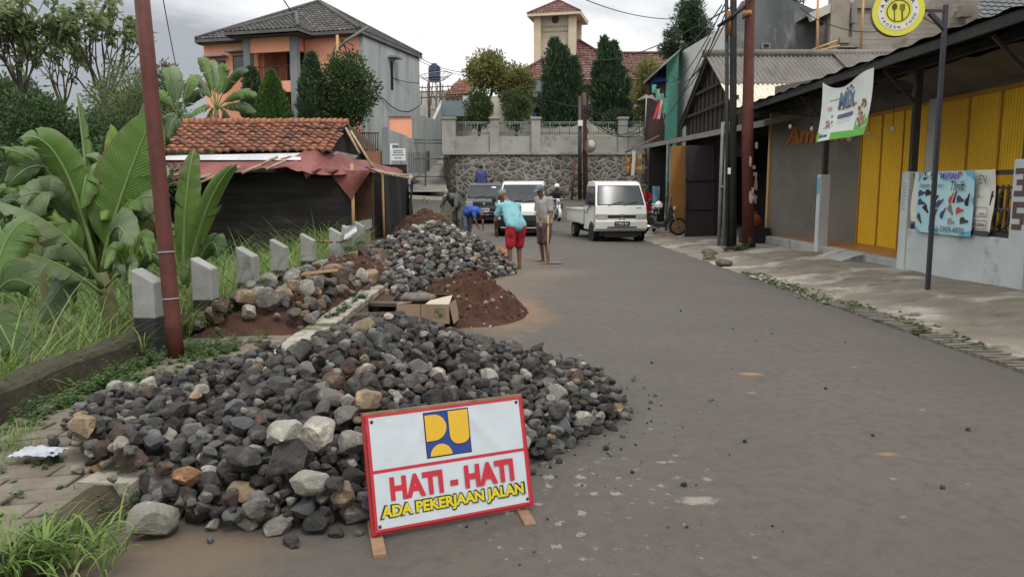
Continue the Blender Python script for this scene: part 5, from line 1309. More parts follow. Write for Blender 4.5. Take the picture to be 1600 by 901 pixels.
mb = MB(); mb.box(BX-.10, 15.5, 3.40, BX-.031, 15.72, 3.62); mb.build('case', [mat('meter_grey', (.33,.31,.28), rough=.6)], t, bevel=.01); mb = MB(); mb.box(BX-.104, 15.54, 3.48, BX-.1005, 15.68, 3.57); mb.build('window', [glass], t)
# ------------------------------------------------------------------ two tall poles in front of the carport
t = thing('utility_pole', 'black steel pole standing left of the tall rusty red pole', 'utility pole', (5.62, 19.5, .05))
mb = MB(); mb.tube([(5.62,19.5,-.1), P(1146,0,19.6), P(1147,-60,19.6)], [.095,.08,.08], 14); mb.tube([(5.50,19.55,.0), P(1135,-40,19.7)], [.05,.045], 10); mb.build('shaft', [mat('pole_black', (.022,.025,.024), (.04,.04,.036), sc_=2, rough=.6)], t)
mb = MB(); mb.tube([P(1139,18,19.55), P(1139,55,19.55)], .055, 12); mb.build('orange_band', [mat('orange_band', (.22,.085,.03))], t)
mb = MB(); a, b = P(1139,262,19.3), P(1143,272,19.3); mb.box(a.x,19.38,b.z,b.x,19.40,a.z); mb.build('tag_plate', [white_m], t)
t = thing('utility_pole', 'tall rusty red pole with torn papers in front of the garage', 'utility pole', (5.98, 19.35, .05))
mb = MB(); mb.tube([(5.98,19.35,-.1), P(1168,200,19.4), P(1172,0,19.5), P(1173,-60,19.5)], [.155,.14,.115,.11], 16); mb.build('shaft', [rust], t)
mb = MB(); mb.tube([(5.98,19.35,.05), (5.982,19.35,.42)], .158, 16); mb.build('black_foot', [black_m], t)
mb = MB(); r = random.Random(12)
for k in range(13):
    z = r.uniform(1.3, 2.7); a = r.uniform(-2.3, -.9); rr = .162; hw = r.uniform(.03,.08); hh = r.uniform(.04,.16)
    pts = [(5.985+rr*math.cos(a+q*hw*5), 19.35+rr*math.sin(a+q*hw*5), z+w_) for q, w_ in ((-1,-hh*r.uniform(.6,1)),(1,-hh),(1,hh*r.uniform(.6,1)),(-1,hh))]; mb.add(pts, [(0,1,2,3)])
mb.build('torn_paper', [mat('torn_paper', (.36,.30,.26), (.24,.12,.10), sc_=9)], t)
mb = MB(); mb.tube([P(1172,20,19.4), P(1168,24,19.2), P(1160,30,19.2)], .02, 5); mb.tube([P(1168,8,19.5), P(1122,42,19.5)], .05, 6); mb.build('cable_loop', [black_m], t)
mb = MB(); mb.tube([P(1168,18,19.47), P(1168,26,19.47)], .125, 16); mb.build('yellow_band', [mat('yellow_band', (.35,.16,.04))], t)

# ------------------------------------------------------------------ corrugated roof house with the garage
t = thing('house', 'house with grey corrugated roof and dark gable beside the shop', 'house', (9, 27.5, .1))
corr = mat('corrugated_sheet', (.15,.137,.12), (.11,.10,.087), sc_=1.2, rough=.7, stretch=(1,.2,1), dirt=((.085,.078,.07), 1.6, .55, .7), coord='World')
corr_c = mat('cream_sheet', (.58,.55,.44), (.50,.47,.37), sc_=1.5, rough=.6, coord='World')
rg0, ev0, bk0 = Vector((6.75,27.6,6.22)), Vector((6.62,23.4,4.02)), Vector((6.75,31.8,4.1))
def corrug(p, q, width, n, mb, mi=0, v0=0., v1=1.):
    p, q = Vector(p), Vector(q)
    def fn(u, v):
        w_ = lerp(v0, v1, v); b = p.lerp(q, w_); return b + Vector((u*width, 0, .035*math.sin(u*n*2*math.pi)))
    mb.grid(fn, n*6, 6, mi)
mb = MB(); corrug(rg0, ev0, 9.5, 62, mb, 0, 0, .58); corrug(rg0 + Vector((0,0,-.03)), ev0 + Vector((0,0,-.03)), 9.5, 62, mb, 1, .56, 1); corrug(rg0, bk0, 9.5, 40, mb, 0)
corrug(rg0 + Vector((4.4,0,.10)), ev0 + Vector((4.4,0,.12)), 5.2, 34, mb, 0, 0, .42)
rf = mb.build('corrugated_roof', [corr, corr_c], t)
mb = MB(); mb.tube([rg0 + Vector((-.1,0,.06)), rg0 + Vector((9.5,0,.06))], .14, 8); mb.build('ridge_cap', [corr], rf)
gab = mat('dark_gable', (.040,.026,.020), (.028,.019,.015), sc_=1, rough=.9, stretch=(1,6,1))
mb = MB(); gx = 7.0
n = 26
for k in range(n):
    y0, y1 = lerp(23.8, 31.6, k/n), lerp(23.8, 31.6, (k+1)/n); zz = lambda y: 6.1 - abs(y-27.6)*(2.05/4.1); d = .03 if k % 2 else 0
    mb.add([(gx+d,y0,3.2),(gx+d,y1,3.2),(gx+d,y1,zz(y1)),(gx+d,y0,zz(y0))], [(0,1,2,3)])
mb.box(7.06, 23.8, 2.6, 7.1, 31.6, 4.2); mb.build('gable_sheet', [gab], t)
mb = MB(); mb.bar((6.85,23.6,4.0),(6.85,27.6,6.1),.06,.12); mb.bar((6.85,27.6,6.1),(6.85,31.7,4.02),.06,.12); mb.bar((6.9,24.0,4.4),(6.9,31.2,4.4),.06,.1); mb.bar((6.9,25.4,5.1),(6.9,29.8,5.1),.06,.1); mb.build('gable_frame', [gab], t)
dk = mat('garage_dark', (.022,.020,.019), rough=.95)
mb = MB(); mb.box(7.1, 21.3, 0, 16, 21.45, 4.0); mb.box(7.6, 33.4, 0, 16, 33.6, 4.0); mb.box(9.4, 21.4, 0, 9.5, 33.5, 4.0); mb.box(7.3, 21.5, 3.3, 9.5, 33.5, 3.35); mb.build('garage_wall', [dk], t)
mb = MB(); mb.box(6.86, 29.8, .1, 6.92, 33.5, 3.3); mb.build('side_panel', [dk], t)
# carport awning
t = thing('carport', 'low grey carport awning with slim posts in front of the garage', 'carport', (6.2, 26, .1))
awm = mat('awning_sheet', (.19,.185,.175), (.145,.14,.13), sc_=1, rough=.8, coord='World')
mb = MB(); e0, e1 = P(988,231,34.0), P(1196,189,19.8)
mb.add([e0, e1, e1+Vector((1.5,0,.35)), e0+Vector((2.0,0,.35))], [(0,1,2,3)]); q = Vector((0,0,-.10)); mb.add([e0+q, e1+q, e1+q+Vector((1.5,0,.3)), e0+q+Vector((2.0,0,.3))], [(3,2,1,0)]); mb.bar(e0+q*.5, e1+q*.5, .05, .16); mb.bar(e1+q*.5, e1+q*.5+Vector((1.5,0,.33)), .05, .14); mb.bar(e0+q*.5, e0+q*.5+Vector((2,0,.33)), .05, .14)
mb.build('awning', [awm], t)
psm = mat('post_grey_paint', (.20,.205,.20), (.15,.15,.145), sc_=3, rough=.6)
for (px, y, yb) in ((1126,20.6,380),(1133,20.5,380),(1042,28.5,352),(1047,28.8,350)):
    p = P(px, 300, y); mb = MB(); mb.tube([(p.x,y,.03),(p.x,y,3.35)], .045 if px < 1100 else .05, 8); mb.build('post', [psm], t)
mb = MB(); a, b = P(1126,292,20.55), P(1133,292,20.5); mb.tube([a,b], .04, 6); mb.build('post_tie', [psm], t)
# junk under the carport
mb = MB(); a, b = P(1070,228,25.0), P(1123,372,24.5); mb.box(a.x, 24.6, .12, b.x, 24.68, a.z); 
dpm = mat('dark_door', (.035,.024,.026), (.027,.019,.021), sc_=2, rough=.8); t = thing('garage_door', 'dark brown garage door leaf standing under the carport', 'door', Vector(((a.x+b.x)/2, 24.6, .1)))
mb.build('leaf', [dpm], t); mb = MB()
for py in (281, 326, 368): p, q = P(1070,py,24.57), P(1123,py,24.57); mb.bar(p, q, .05, .05)
for px in (1072, 1115): p, q = P(px,230,24.57), P(px,370,24.57); mb.bar(p, q, .05, .05)
mb.build('frame_bar', [dpm], t)
mb = MB(); a, b = P(1049,228,26.4), P(1073,340,26.4); mb.box(a.x,26.4,.1,b.x+.1,26.45,a.z); tag(mb.build('plywood_sheet', [mat('orange_ply', (.30,.14,.035), (.25,.115,.03), sc_=1.4, rough=.8, dirt=((.14,.08,.03), 1.5, .58, .72))]), 'orange plywood sheet under the carport, left of the dark door', 'board')
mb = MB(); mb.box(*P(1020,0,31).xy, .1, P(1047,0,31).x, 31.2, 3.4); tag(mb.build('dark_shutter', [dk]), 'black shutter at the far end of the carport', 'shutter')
mb = MB(); a, b = P(1019.5,291,30.5), P(1030,334,30.5); mb.grid(lambda u, v: (lerp(a.x,b.x,u), 30.5+.03*math.sin(u*5+v*4), lerp(b.z,a.z,v)), 5, 8)
tag(mb.build('blue_poster', [mat('poster_blue', (.10,.33,.48), (.42,.45,.42), sc_=3.5, det=3, rough=.6, lo=.48, hi=.66, dirt=((.36,.18,.08), 5, .62, .7))]), 'blue printed poster at the far end of the carport', 'poster')
mb = MB(); p = P(1011,318,29.5)
mb.grid(lambda u, v: (p.x + lerp(-.22,.20,u), 29.5 + .09*math.sin(u*9+v*2), lerp(.55,1.45,v) + .08*math.sin(u*4)*v), 10, 8); tag(mb.build('red_cloth', [mat('red_cloth', (.42,.018,.022), (.3,.012,.016), sc_=3)]), 'bright red cloth hanging behind the white pickup', 'cloth')
mb = MB(); c = P(1178,340,20.9); mb.ell((c.x,20.9,.75), (.2,.2,.2), 14); mb.tube([(c.x,20.9,.9),(c.x,20.9,1.0)], .07, 8); tag(mb.build('orange_jar', [mat('jar_orange', (.20,.045,.012), rough=.5)]), 'round orange jar in the dark garage behind the rusty pole', 'jar')
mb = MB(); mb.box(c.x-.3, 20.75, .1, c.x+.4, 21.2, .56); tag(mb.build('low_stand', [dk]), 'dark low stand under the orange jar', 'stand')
# mossy kerb stones at the foot of the poles
mb = MB(); r = random.Random(9)
for k in range(16):
    vs, fs = ROCK_LO[r.randrange(9)]; y = r.uniform(15.6, 19.3); x = xr(y) + .1 + .5*sstep(17, 19.3, y) + r.uniform(0, .12); s = Vector((r.uniform(.1,.2), r.uniform(.12,.25), r.uniform(.06,.11)))
    mb.add([Vector((v.x*s.x, v.y*s.y, v.z*s.z)) + Vector((x, y, .05)) for v in vs], fs, 0, False)
tag(mb.build('kerb_rubble', [mat('mossy_rubble', (.10,.09,.07), (.07,.075,.03), sc_=4, rough=.95, bump=.6, coord='World')]), 'mossy broken kerb stones at the foot of the two poles', 'rubble', None, 'stuff')

# ------------------------------------------------------------------ houses behind
t = thing('house', 'tall dark grey gabled house behind the corrugated roof', 'house', (11.5, 39, .5))
dgr = mat('black_stained_wall', (.13,.14,.142), (.085,.092,.095), sc_=.55, rough=.95, coord='World', stretch=(1,1,.5), dirt=((.27,.275,.265), .75, .53, .66), dirt2=((.045,.049,.05), .5, .54, .7))
pale = mat('stained_pale_wall', (.52,.525,.51), (.43,.435,.425), sc_=.8, rough=.95, coord='World', stretch=(1,1,.4), dirt=((.25,.255,.25), 1.0, .56, .72))
hx0, hx1, hy0, hy1 = 9.75, 14.4, 36, 44; ze = P(1130,38,36).z
mb = MB(); pk = P(1200,-12,36); prof = [(hx0,0),(hx1+.2,0),(hx1+.2,P(0,30,36).z),(P(1248,0,36).x,P(0,4,36).z),(pk.x,pk.z),(P(1160,0,36).x,P(0,2,36).z),(hx0,ze)]
mb.prism(prof, (0,36,0), (1,0,0), (0,0,1), (0,.25,0)); mb.build('gable_wall', [dgr], t)
mb = MB(); mb.add([(hx0-.003,36,0),(hx0-.003,46.5,0),(hx0-.003,46.5,P(1056,84,46.5).z),(hx0-.003,36,ze)], [(0,1,2,3)]); mb.build('side_wall', [pale], t)
mb = MB(); mb.box(P(1193,0,35.9).x, 35.9, P(0,77,36).z, P(1206,0,36).x, 35.99, P(0,68,36).z); wv = mb.build('vent_block', [mat('vent_frame', (.2,.2,.19))], t)
mb = MB(); mb.box(P(1196,0,35.9).x, 35.88, P(0,75,36).z, P(1203,0,36).x, 35.899, P(0,70,36).z); mb.build('vent_hole', [black_m], wv)
mb = MB(); mb.add([(hx1,36,P(0,30,36).z),(hx1,44,P(0,30,36).z),(pk.x,44,pk.z),(pk.x,36,pk.z)], [(3,2,1,0)]); mb.build('roof', [MATS['grey_ridge']], t)
t = thing('house', 'narrow teal painted house front left of the pale stained wall', 'house', (9.4, 45.5, .5))
teal = mat('teal_paint', (.10,.30,.235), (.085,.26,.205), sc_=.9, rough=.7, dirt=((.06,.2,.16), 1.4, .58, .72))
a, b = P(1044,0,44.5), P(1063,0,44.5); zt_, zt2_ = P(0,98,44.5).z, P(0,82,44.5).z
mb = MB(); mb.add([(a.x,44.5,2),(b.x,44.5,2),(b.x,44.5,zt2_),(a.x,44.5,zt_),(a.x,52,2),(a.x,52,zt_)], [(0,1,2,3),(0,3,5,4)]); mb.build('wall', [teal], t)
mb = MB(); mb.add([P(1062,80,43.5), P(1005,132,43.5), P(1005,126,47), P(1066,74,47)], [(0,1,2,3)]); mb.build('eave', [dark_metal], t)
mb = MB(); mb.add([P(1016,130,44), P(1044,126,44.4), P(1044,118,45), P(1022,120,45)], [(0,1,2,3)]); mb.build('blue_tarp', [mat('tarp_blue', (.03,.07,.30))], t)
mb = MB(); mb.box(P(1018,0,44.6).x, 44.6, 2, a.x-.01, 46, P(0,128,44.5).z); mb.build('porch_wall', [mat('porch_brown', (.06,.035,.03), (.045,.03,.028), sc_=1)], t)
t = thing('flag', 'red and white flag hanging from a leaning pole by the teal house', 'flag', P(1028, 190, 40))
mb = MB(); mb.tube([P(1040,200,40), P(1028,140,40)], .03, 6); mb.build('pole', [bam], t)
def fl_(u, v): return P(lerp(lerp(1031,1024,v), lerp(1036,1031,v), u) - (1-u)*4*v, lerp(lerp(150,160,u), 186, v) , 39.95 + .1*math.sin(u*6+v*3))
mb = MB(); mb.grid(lambda u, v: fl_(u*.55, v), 5, 8, 0); mb.grid(lambda u, v: fl_(.55+u*.45, v), 5, 8, 1); mb.build('cloth', [mat('flag_red', (.42,.03,.035)), mat('flag_white', (.55,.53,.53))], t)
t = thing('tv_antenna', 'thin metal roof antenna left of the flag', 'antenna', P(1010, 190, 41))
mb = MB()
for k in range(7): mb.tube([P(996+k*2,157-k*1.5,41), P(1020+k*1.2,149-k*.4+k*2,41)], .025, 4)
mb.tube([P(1010,150,41), P(1008,200,41)], .03, 5); mb.build('antenna', [mat('antenna_grey', (.36,.36,.36))], t)
mb = MB()
for k in range(4): a = P(1019+k*6,132+k*7,42); mb.grid(lambda u, v: a + Vector((u*.22, .05*math.sin(u*5+v*4), -v*(.45+.12*k))), 3, 3)
tag(mb.build('hung_laundry', [mat('laundry_teal', (.10,.33,.30), (.06,.25,.10), sc_=2)]), 'teal and green laundry hanging under the blue tarpaulin', 'laundry')
# boards and drapes at the carport corner
t = thing('old_shop_frame', 'wooden stall frame with yellow lettered board and white drape', 'stall frame', P(995, 290, 37))
mb = MB()
for a, b in (((978,240),(980,275)),((1012,222),(1013,262)),((977,238),(1014,220)),((980,272),(1012,262)),((993,232),(1030,212))): mb.tube([P(*a,37),P(*b,37)], .045, 5)
mb.build('frame', [mat('frame_brown', (.12,.08,.055))], t)
mb = MB(); mb.add([P(979,247,36.9),P(1003,240,36.9),P(1003,266,36.9),P(979,272,36.9)], [(0,1,2,3)]); mb.build('yellow_board', [mat('board_yellow', (.36,.21,.06), (.16,.08,.03), sc_=5, det=2, lo=.45, hi=.55)], t)
mb = MB(); mb.grid(lambda u, v: P(lerp(987,992,u)+math.sin(v*5), lerp(230,274,v), 36.8+.05*math.sin(u*7)), 3, 8); mb.build('white_drape', [mat('drape_white', (.5,.49,.46))], t)

# unfinished concrete building
t = thing('building', 'unfinished bare concrete building with bamboo scaffolding', 'building', (18, 36, .5))
raw = mat('bare_concrete', (.30,.265,.225), (.235,.205,.172), sc_=.6, rough=.95, coord='World', dirt=((.16,.14,.118), .8, .52, .7), dirt2=((.38,.35,.31), 1.1, .58, .72), bump=.3, bsc=14)
Y0 = 34.0
def bxp(px0, py0, px1, py1, y, d, mb): a, b = P(px0,py0,y), P(px1,py1,y); mb.box(a.x, y, b.z, b.x, y+d, a.z)
mb = MB(); bxp(1330,-60,1545,130,Y0,.2,mb); bxp(1545,34,1640,130,Y0,.2,mb); mb.build('wall', [raw], t)
mb = MB(); bxp(1303,-60,1322,130,Y0-.3,.4,mb); bxp(1292,10,1303,130,Y0+.5,.3,mb); mb.build('column', [raw], t)
mb = MB(); bxp(1322,-10,1330,130,Y0+.02,.2,mb); bxp(1252,14,1303,130,Y0+4,.2,mb); mb.build('inner_wall', [mat('inner_concrete', (.2,.19,.17), (.15,.14,.125), sc_=1)], t)
mb = MB(); p = [P(1270,20,Y0), P(1330,-8,Y0), P(1330,-1,Y0), P(1283,26,Y0)]; mb.add(p + [q+Vector((0,3,0)) for q in p], [(0,1,2,3),(3,2,6,7),(0,4,5,1)]); mb.bar(P(1265,28,Y0-.1), P(1330,-2,Y0-.1), .3, .35); mb.build('roof_edge', [mat('pale_cornice', (.42,.40,.355))], t)
for (x0,y0,x1,y1) in ((1313,10,1331,62),(1276,40,1290,98)):
    mb = MB(); bxp(x0,y0,x1,y1,Y0-.05,.03,mb); mb.build('opening', [mat('opening_dark', (.06,.058,.055), (.12,.115,.105), sc_=1)], t)
for q_ in ((1313,58,1331,67,Y0-.45,.3), (1332,12,1338,36,Y0-.4,.3), (1313,72,1345,74,Y0-.6,.6), (1330,86,1338,100,Y0-.3,.2), (1502,8,1520,26,Y0-.4,.3), (1316,8,1375,13,Y0-.12,.12)): mb = MB(); bxp(*q_, mb); mb.build('concrete_block', [raw], t)
mb = MB(); y = Y0-.25
for z in np.arange(P(0,120,Y0).z, P(0,-20,Y0).z, .22): mb.box(P(1330,0,Y0).x, Y0-.004, z, P(1545,0,Y0).x, Y0-.001, z+.018)
mb.build('course_joint', [mat('mortar_dark', (.20,.18,.155))], t)
s_ = thing('bamboo_scaffold', 'bamboo scaffolding poles against the bare concrete building', 'scaffold', P(1300, 100, Y0-.8))
mb = MB()
for (a, b) in (((1278,0),(1277,96)),((1350,-20),(1344,98)),((1270,78),(1308,64)),((1268,82),(1312,72)),((1528,40),(1542,-10)),((1545,3),(1572,2))): mb.tube([P(*a,Y0-.8), P(*b,Y0-.8)], .055, 6)
mb.build('pole', [woodpale], s_)
t2_ = thing('tiled_roof', 'grey tiled roof edge at the top right corner', 'roof', P(1580, 40, 30))
mb = MB(); tile_plane(mb, [P(1530,30,30), P(1660,36,30), P(1660,-30,33), P(1520,-30,33)], .28, .34, .05, .05); mb.build('tiles', [tile_mat('bluegrey_tiles', [(.085,.092,.097),(.12,.128,.133),(.10,.107,.11)])], t2_)
mb = MB(); mb.bar(P(1528,33,29.9), P(1660,39,29.9), .06, .25); mb.build('fascia', [raw], t2_)

# ------------------------------------------------------------------ overhead wires
def wire(pts, r, lab, grp, sag=0.0, n=14):
    o = []
    for a, b in zip(pts, pts[1:]):
        a, b = Vector(a), Vector(b)
        for k in range(n): u = k/n; p = a.lerp(b, u); p.z -= sag*4*u*(1-u); o.append(p)
    o.append(Vector(pts[-1])); mb = MB(); mb.tube(o, r, 5, 0, False); return tag(mb.build('overhead_wire', [black_m]), lab, 'wire', grp)
W1_ = 'wires crossing the sky'
wire([P(915,0,30), P(1060,30,36)], .018, 'upper wire sloping across the sky right of the tower', W1_, .2)
wire([P(1142,12,19.6), P(900,85,60)], .02, 'wire from the black pole down towards the tower house', W1_, .8)
wire([P(655,90,47), P(740,112,52), P(905,168,44)], .022, 'wire running from the grey house side to the junction poles', W1_, .3)
wire([P(533,62,39), P(600,155,42), P(655,165,46)], .03, 'thick drooping cable in front of the grey house side', W1_, .5)
wire([P(533,62,39), P(640,88,46), P(760,122,55)], .02, 'thin cable along the top of the grey house side', W1_, .3)
wire([P(533,66,39), P(655,130,46)], .02, 'second thin cable across the grey house side', W1_, .5)
wire([P(440,-5,38), P(455,18,39)], .03, 'short wire entering at the top over the orange house', W1_)
wire([P(254,-5,30), P(282,138,40)], .02, 'long thin wire hanging behind the rusty pole', W1_, .1)
wire([P(250,145,40), P(320,118,41)], .02, 'thin wire reaching the orange house from the left', W1_, .1)
for k, (a, b, sg) in enumerate((((1138,10),(1050,118),1.0), ((1136,30),(1052,120),.8), ((1134,4),(1042,128),.6), ((1122,45),(1048,132),.9), ((1110,60),(1030,190),.4), ((1128,8),(1060,75),.3))):
    wire([P(*a,19.7), P(*b,42)], .016, 'one of the bundle of wires running from the tall poles to the teal house', 'bundle of wires at the teal house', sg)
for k, (a, b, sg) in enumerate((((912,165),(1020,130),2.0),((912,170),(1030,165),3.0),((914,180),(1010,200),1.6),((914,168),(1044,150),2.6),((914,176),(1000,212),1.0),((905,165),(845,145),.6))):
    wire([P(*a,44), P(*b,43 if k < 5 else 55)], .02, 'one of the sagging wires looping from the junction poles', 'sagging wires at the junction', sg*.5)
wire([P(1168,5,19.5), P(1240,-40,16)], .018, 'wire leaving the rusty red pole upwards', W1_)
wire([P(1250,12,33), P(1300,40,33), P(1370,50,33)], .02, 'wire along the bare concrete building', W1_, .1)
t = thing('service_pole', 'thin pale wooden pole with cable bracket before the orange house', 'pole', P(530, 192, 38.6))
mb = MB(); mb.tube([P(530,215,38.6), P(527,55,38.6)], [.09,.07], 8); mb.build('shaft', [woodpale], t)
mb = MB(); mb.tube([P(527,78,38.6), P(541,64,38.6), P(576,42,38.6)], [.05,.07,.07], 8); mb.tube([P(527,62,38.6), P(521,82,38.6)], .03, 5); mb.build('bracket', [mat('bracket_grey', (.15,.15,.14))], t)
# ================================================================== vegetation
def leafmat(name, c, c2, t=.3, rough=.55, sc_=1.5): return mat('leaf_'+name, c, c2, sc_=sc_, det=3, rough=rough, spec=.35, leaf=t, coord='World')
def banana_mat(name, c, c2, rough=.42):
    m = mat('leaf_'+name, c, c2, sc_=2.2, det=4, rough=rough, spec=.45, leaf=.28, coord='World', dirt=((c[0]*1.5+.02, c[1]*1.05, c[2]*1.2), 1.3, .56, .75))
    t, ns_, lk = nodes_of(m); b = next(q for q in ns_ if q.type == 'BSDF_PRINCIPLED')
    uv = ns_.new('ShaderNodeUVMap'); uv.uv_map = 'uv'; wv = ns_.new('ShaderNodeTexWave'); wv.inputs['Scale'].default_value = 14; wv.inputs['Distortion'].default_value = 1.2; wv.bands_direction = 'X'
    lk.new(uv.outputs[0], wv.inputs['Vector']); sx = ns_.new('ShaderNodeSeparateXYZ'); lk.new(uv.outputs[0], sx.inputs[0]); gp = ns_.new('ShaderNodeNewGeometry'); n3 = ns_.new('ShaderNodeTexNoise'); n3.inputs['Scale'].default_value = 5; n3.inputs['Detail'].default_value = 6; lk.new(gp.outputs['Position'], n3.inputs['Vector'])
    ae = ns_.new('ShaderNodeMath'); ae.operation = 'MULTIPLY_ADD'; lk.new(n3.outputs['Fac'], ae.inputs[0]); ae.inputs[1].default_value = .62; lk.new(sx.outputs[1], ae.inputs[2]); me_ = ns_.new('ShaderNodeMapRange'); me_.inputs[1].default_value = 1.22; me_.inputs[2].default_value = 1.34; me_.inputs[4].default_value = .85; lk.new(ae.outputs[0], me_.inputs[0])
    ip = b.inputs['Base Color']; xm_ = ns_.new('ShaderNodeMix'); xm_.data_type = 'RGBA'; lk.new(me_.outputs[0], xm_.inputs[0]); lk.new(ip.links[0].from_socket, xm_.inputs[6]); xm_.inputs[7].default_value = (.17, .11, .045, 1); lk.new(xm_.outputs[2], ip)
    bp = ns_.new('ShaderNodeBump'); bp.inputs['Strength'].default_value = .35; bp.inputs['Distance'].default_value = .012; lk.new(wv.outputs['Fac'], bp.inputs['Height']); lk.new(bp.outputs[0], b.inputs['Normal'])
    return m
BAN = banana_mat('banana', (.072,.14,.024), (.10,.185,.034)); BAN_Y = banana_mat('banana_young', (.15,.25,.03), (.19,.30,.05)); BAN_G = banana_mat('banana_pale', (.13,.185,.085), (.165,.215,.12), .5)
BAN_D = banana_mat('banana_dark', (.032,.07,.016), (.048,.095,.02)); BAN_B = mat('leaf_banana_dry', (.22,.145,.062), (.12,.075,.035), sc_=3, rough=.9, leaf=.2, coord='World')
RIB = mat('banana_rib', (.16,.22,.075), (.12,.17,.06), sc_=2, rough=.5); STEM = mat('banana_stem', (.10,.12,.045), (.16,.12,.06), sc_=3, rough=.7, stretch=(1,1,.3), dirt=((.05,.035,.02), 3, .55, .7))
def banana_leaf(parent, b, c, t, w_, m, face=(0,-1,.25), fold=.35, tear=.5, seed=0, petiole=.18):
    r = random.Random(seed); b, c, t = Vector(b), Vector(c), Vector(t); n = 30; face = Vector(face).normalized(); mb = MB()
    pos = lambda u: b*(1-u)**2 + c*2*u*(1-u) + t*u*u
    pts = [pos(i/n) for i in range(n+1)]; L_ = (t-b).length
    mb.tube(pts[::2], [lerp(.028, .006, (i/(n//2)))*max(.35, min(1, L_/1.6)) for i in range(n//2+1)], 6, 1)
    i0 = int(petiole*n)
    prof = lambda u: max(0.02, math.sin(math.pi*min(1, max(0,(u-petiole)/(1-petiole)))**.72)**.55) if u < .999 else .02
    for side in (-1, 1):
        i = i0; droop = r.uniform(-.05,.1)
        while i < n:
            k = min(n, i + (r.randint(2,5) if r.random() < tear else r.randint(6,12)))
            fo = fold + r.uniform(-.18,.25)*(1 if tear > .2 else .3); sk = r.uniform(-.02,.05)
            cols_ = 5; vs = []; gap = .12 if r.random() < tear else 0
            for j in range(i, k+1):
                u = j/n; p = pts[j]; d = (pts[min(n,j+1)] - pts[max(0,j-1)]).normalized(); sd = d.cross(face).normalized()*side; up_ = sd.cross(d)*side
                edge = (j-i)/max(1,k-i); hw = w_*.5*prof(u)
                for q in range(cols_+1):
                    s = q/cols_; bend = fo*s + .5*s*s*max(0, fo)
                    wv_ = .012*math.sin(u*60+side)*s
                    sh = (-gap*.5*s*hw if (gap and j == k) else 0) + sk*s
                    vs.append(p + sd*hw*s*math.cos(bend) + up_*(-hw*s*math.sin(bend)*.9 + wv_) + d*(s*hw*.38 + sh))
            m_ = cols_+1; fs = []; us = []
            for j in range(k-i):
                for q in range(cols_):
                    a = j*m_+q; fs.append((a, a+1, a+m_+1, a+m_)); u0, u1 = (i+j)/n, (i+j+1)/n
                    s0, s1 = q/cols_, (q+1)/cols_; us.append([(u0-s0*.12,s0),(u0-s1*.12,s1),(u1-s1*.12,s1),(u1-s0*.12,s0)])
            mb.add(vs, fs, 0, True, us); i = k
    return mb.build('leaf', [m, RIB], parent)
def banana(name_lab, base, leaves, stem_h, stem_r, seed=1):
    t = thing('banana_plant', name_lab, 'banana plant', base, 0, 'banana plants')
    mb = MB(); b = Vector(base); top = P(*leaves[0][0]) if stem_h is None else b + Vector((0,0,stem_h))
    mb.tube([b, b.lerp(top,.4)+Vector((.02,0,0)), b.lerp(top,.8), top], [stem_r, stem_r*.9, stem_r*.7, stem_r*.5], 10); mb.build('stem', [STEM], t)
    for i, l in enumerate(leaves):
        q = l[4] if len(l) > 4 else {}
        banana_leaf(t, P(*l[0]), P(*l[1]), P(*l[2]), l[3], q.get('m', BAN), q.get('f', (0,-1,.3)), q.get('fold', .35), q.get('tear', .45), seed*40+i)
    return t
s0 = (158, 425, 8.2)
_r = random.Random(61); MORE = []
for k in range(26):
    tx, ty = _r.uniform(5, 255), _r.uniform(215, 400); d_ = _r.uniform(7.9, 9.2)
    MORE.append([(150 + _r.uniform(-15,25), 435, 8.5 + _r.uniform(0,.6)), (lerp(155, tx, _r.uniform(.3,.6)), ty - _r.uniform(10, 90), d_), (tx, ty + _r.uniform(0, 60), d_ - .2), _r.uniform(.3,.5), dict(m=[BAN, BAN_G, BAN_D, BAN_G, BAN, BAN_Y][k % 6], f=(_r.uniform(-.5,.5), -1, _r.uniform(0,.8)), tear=_r.uniform(.5,.95), fold=_r.uniform(.3,.9))])
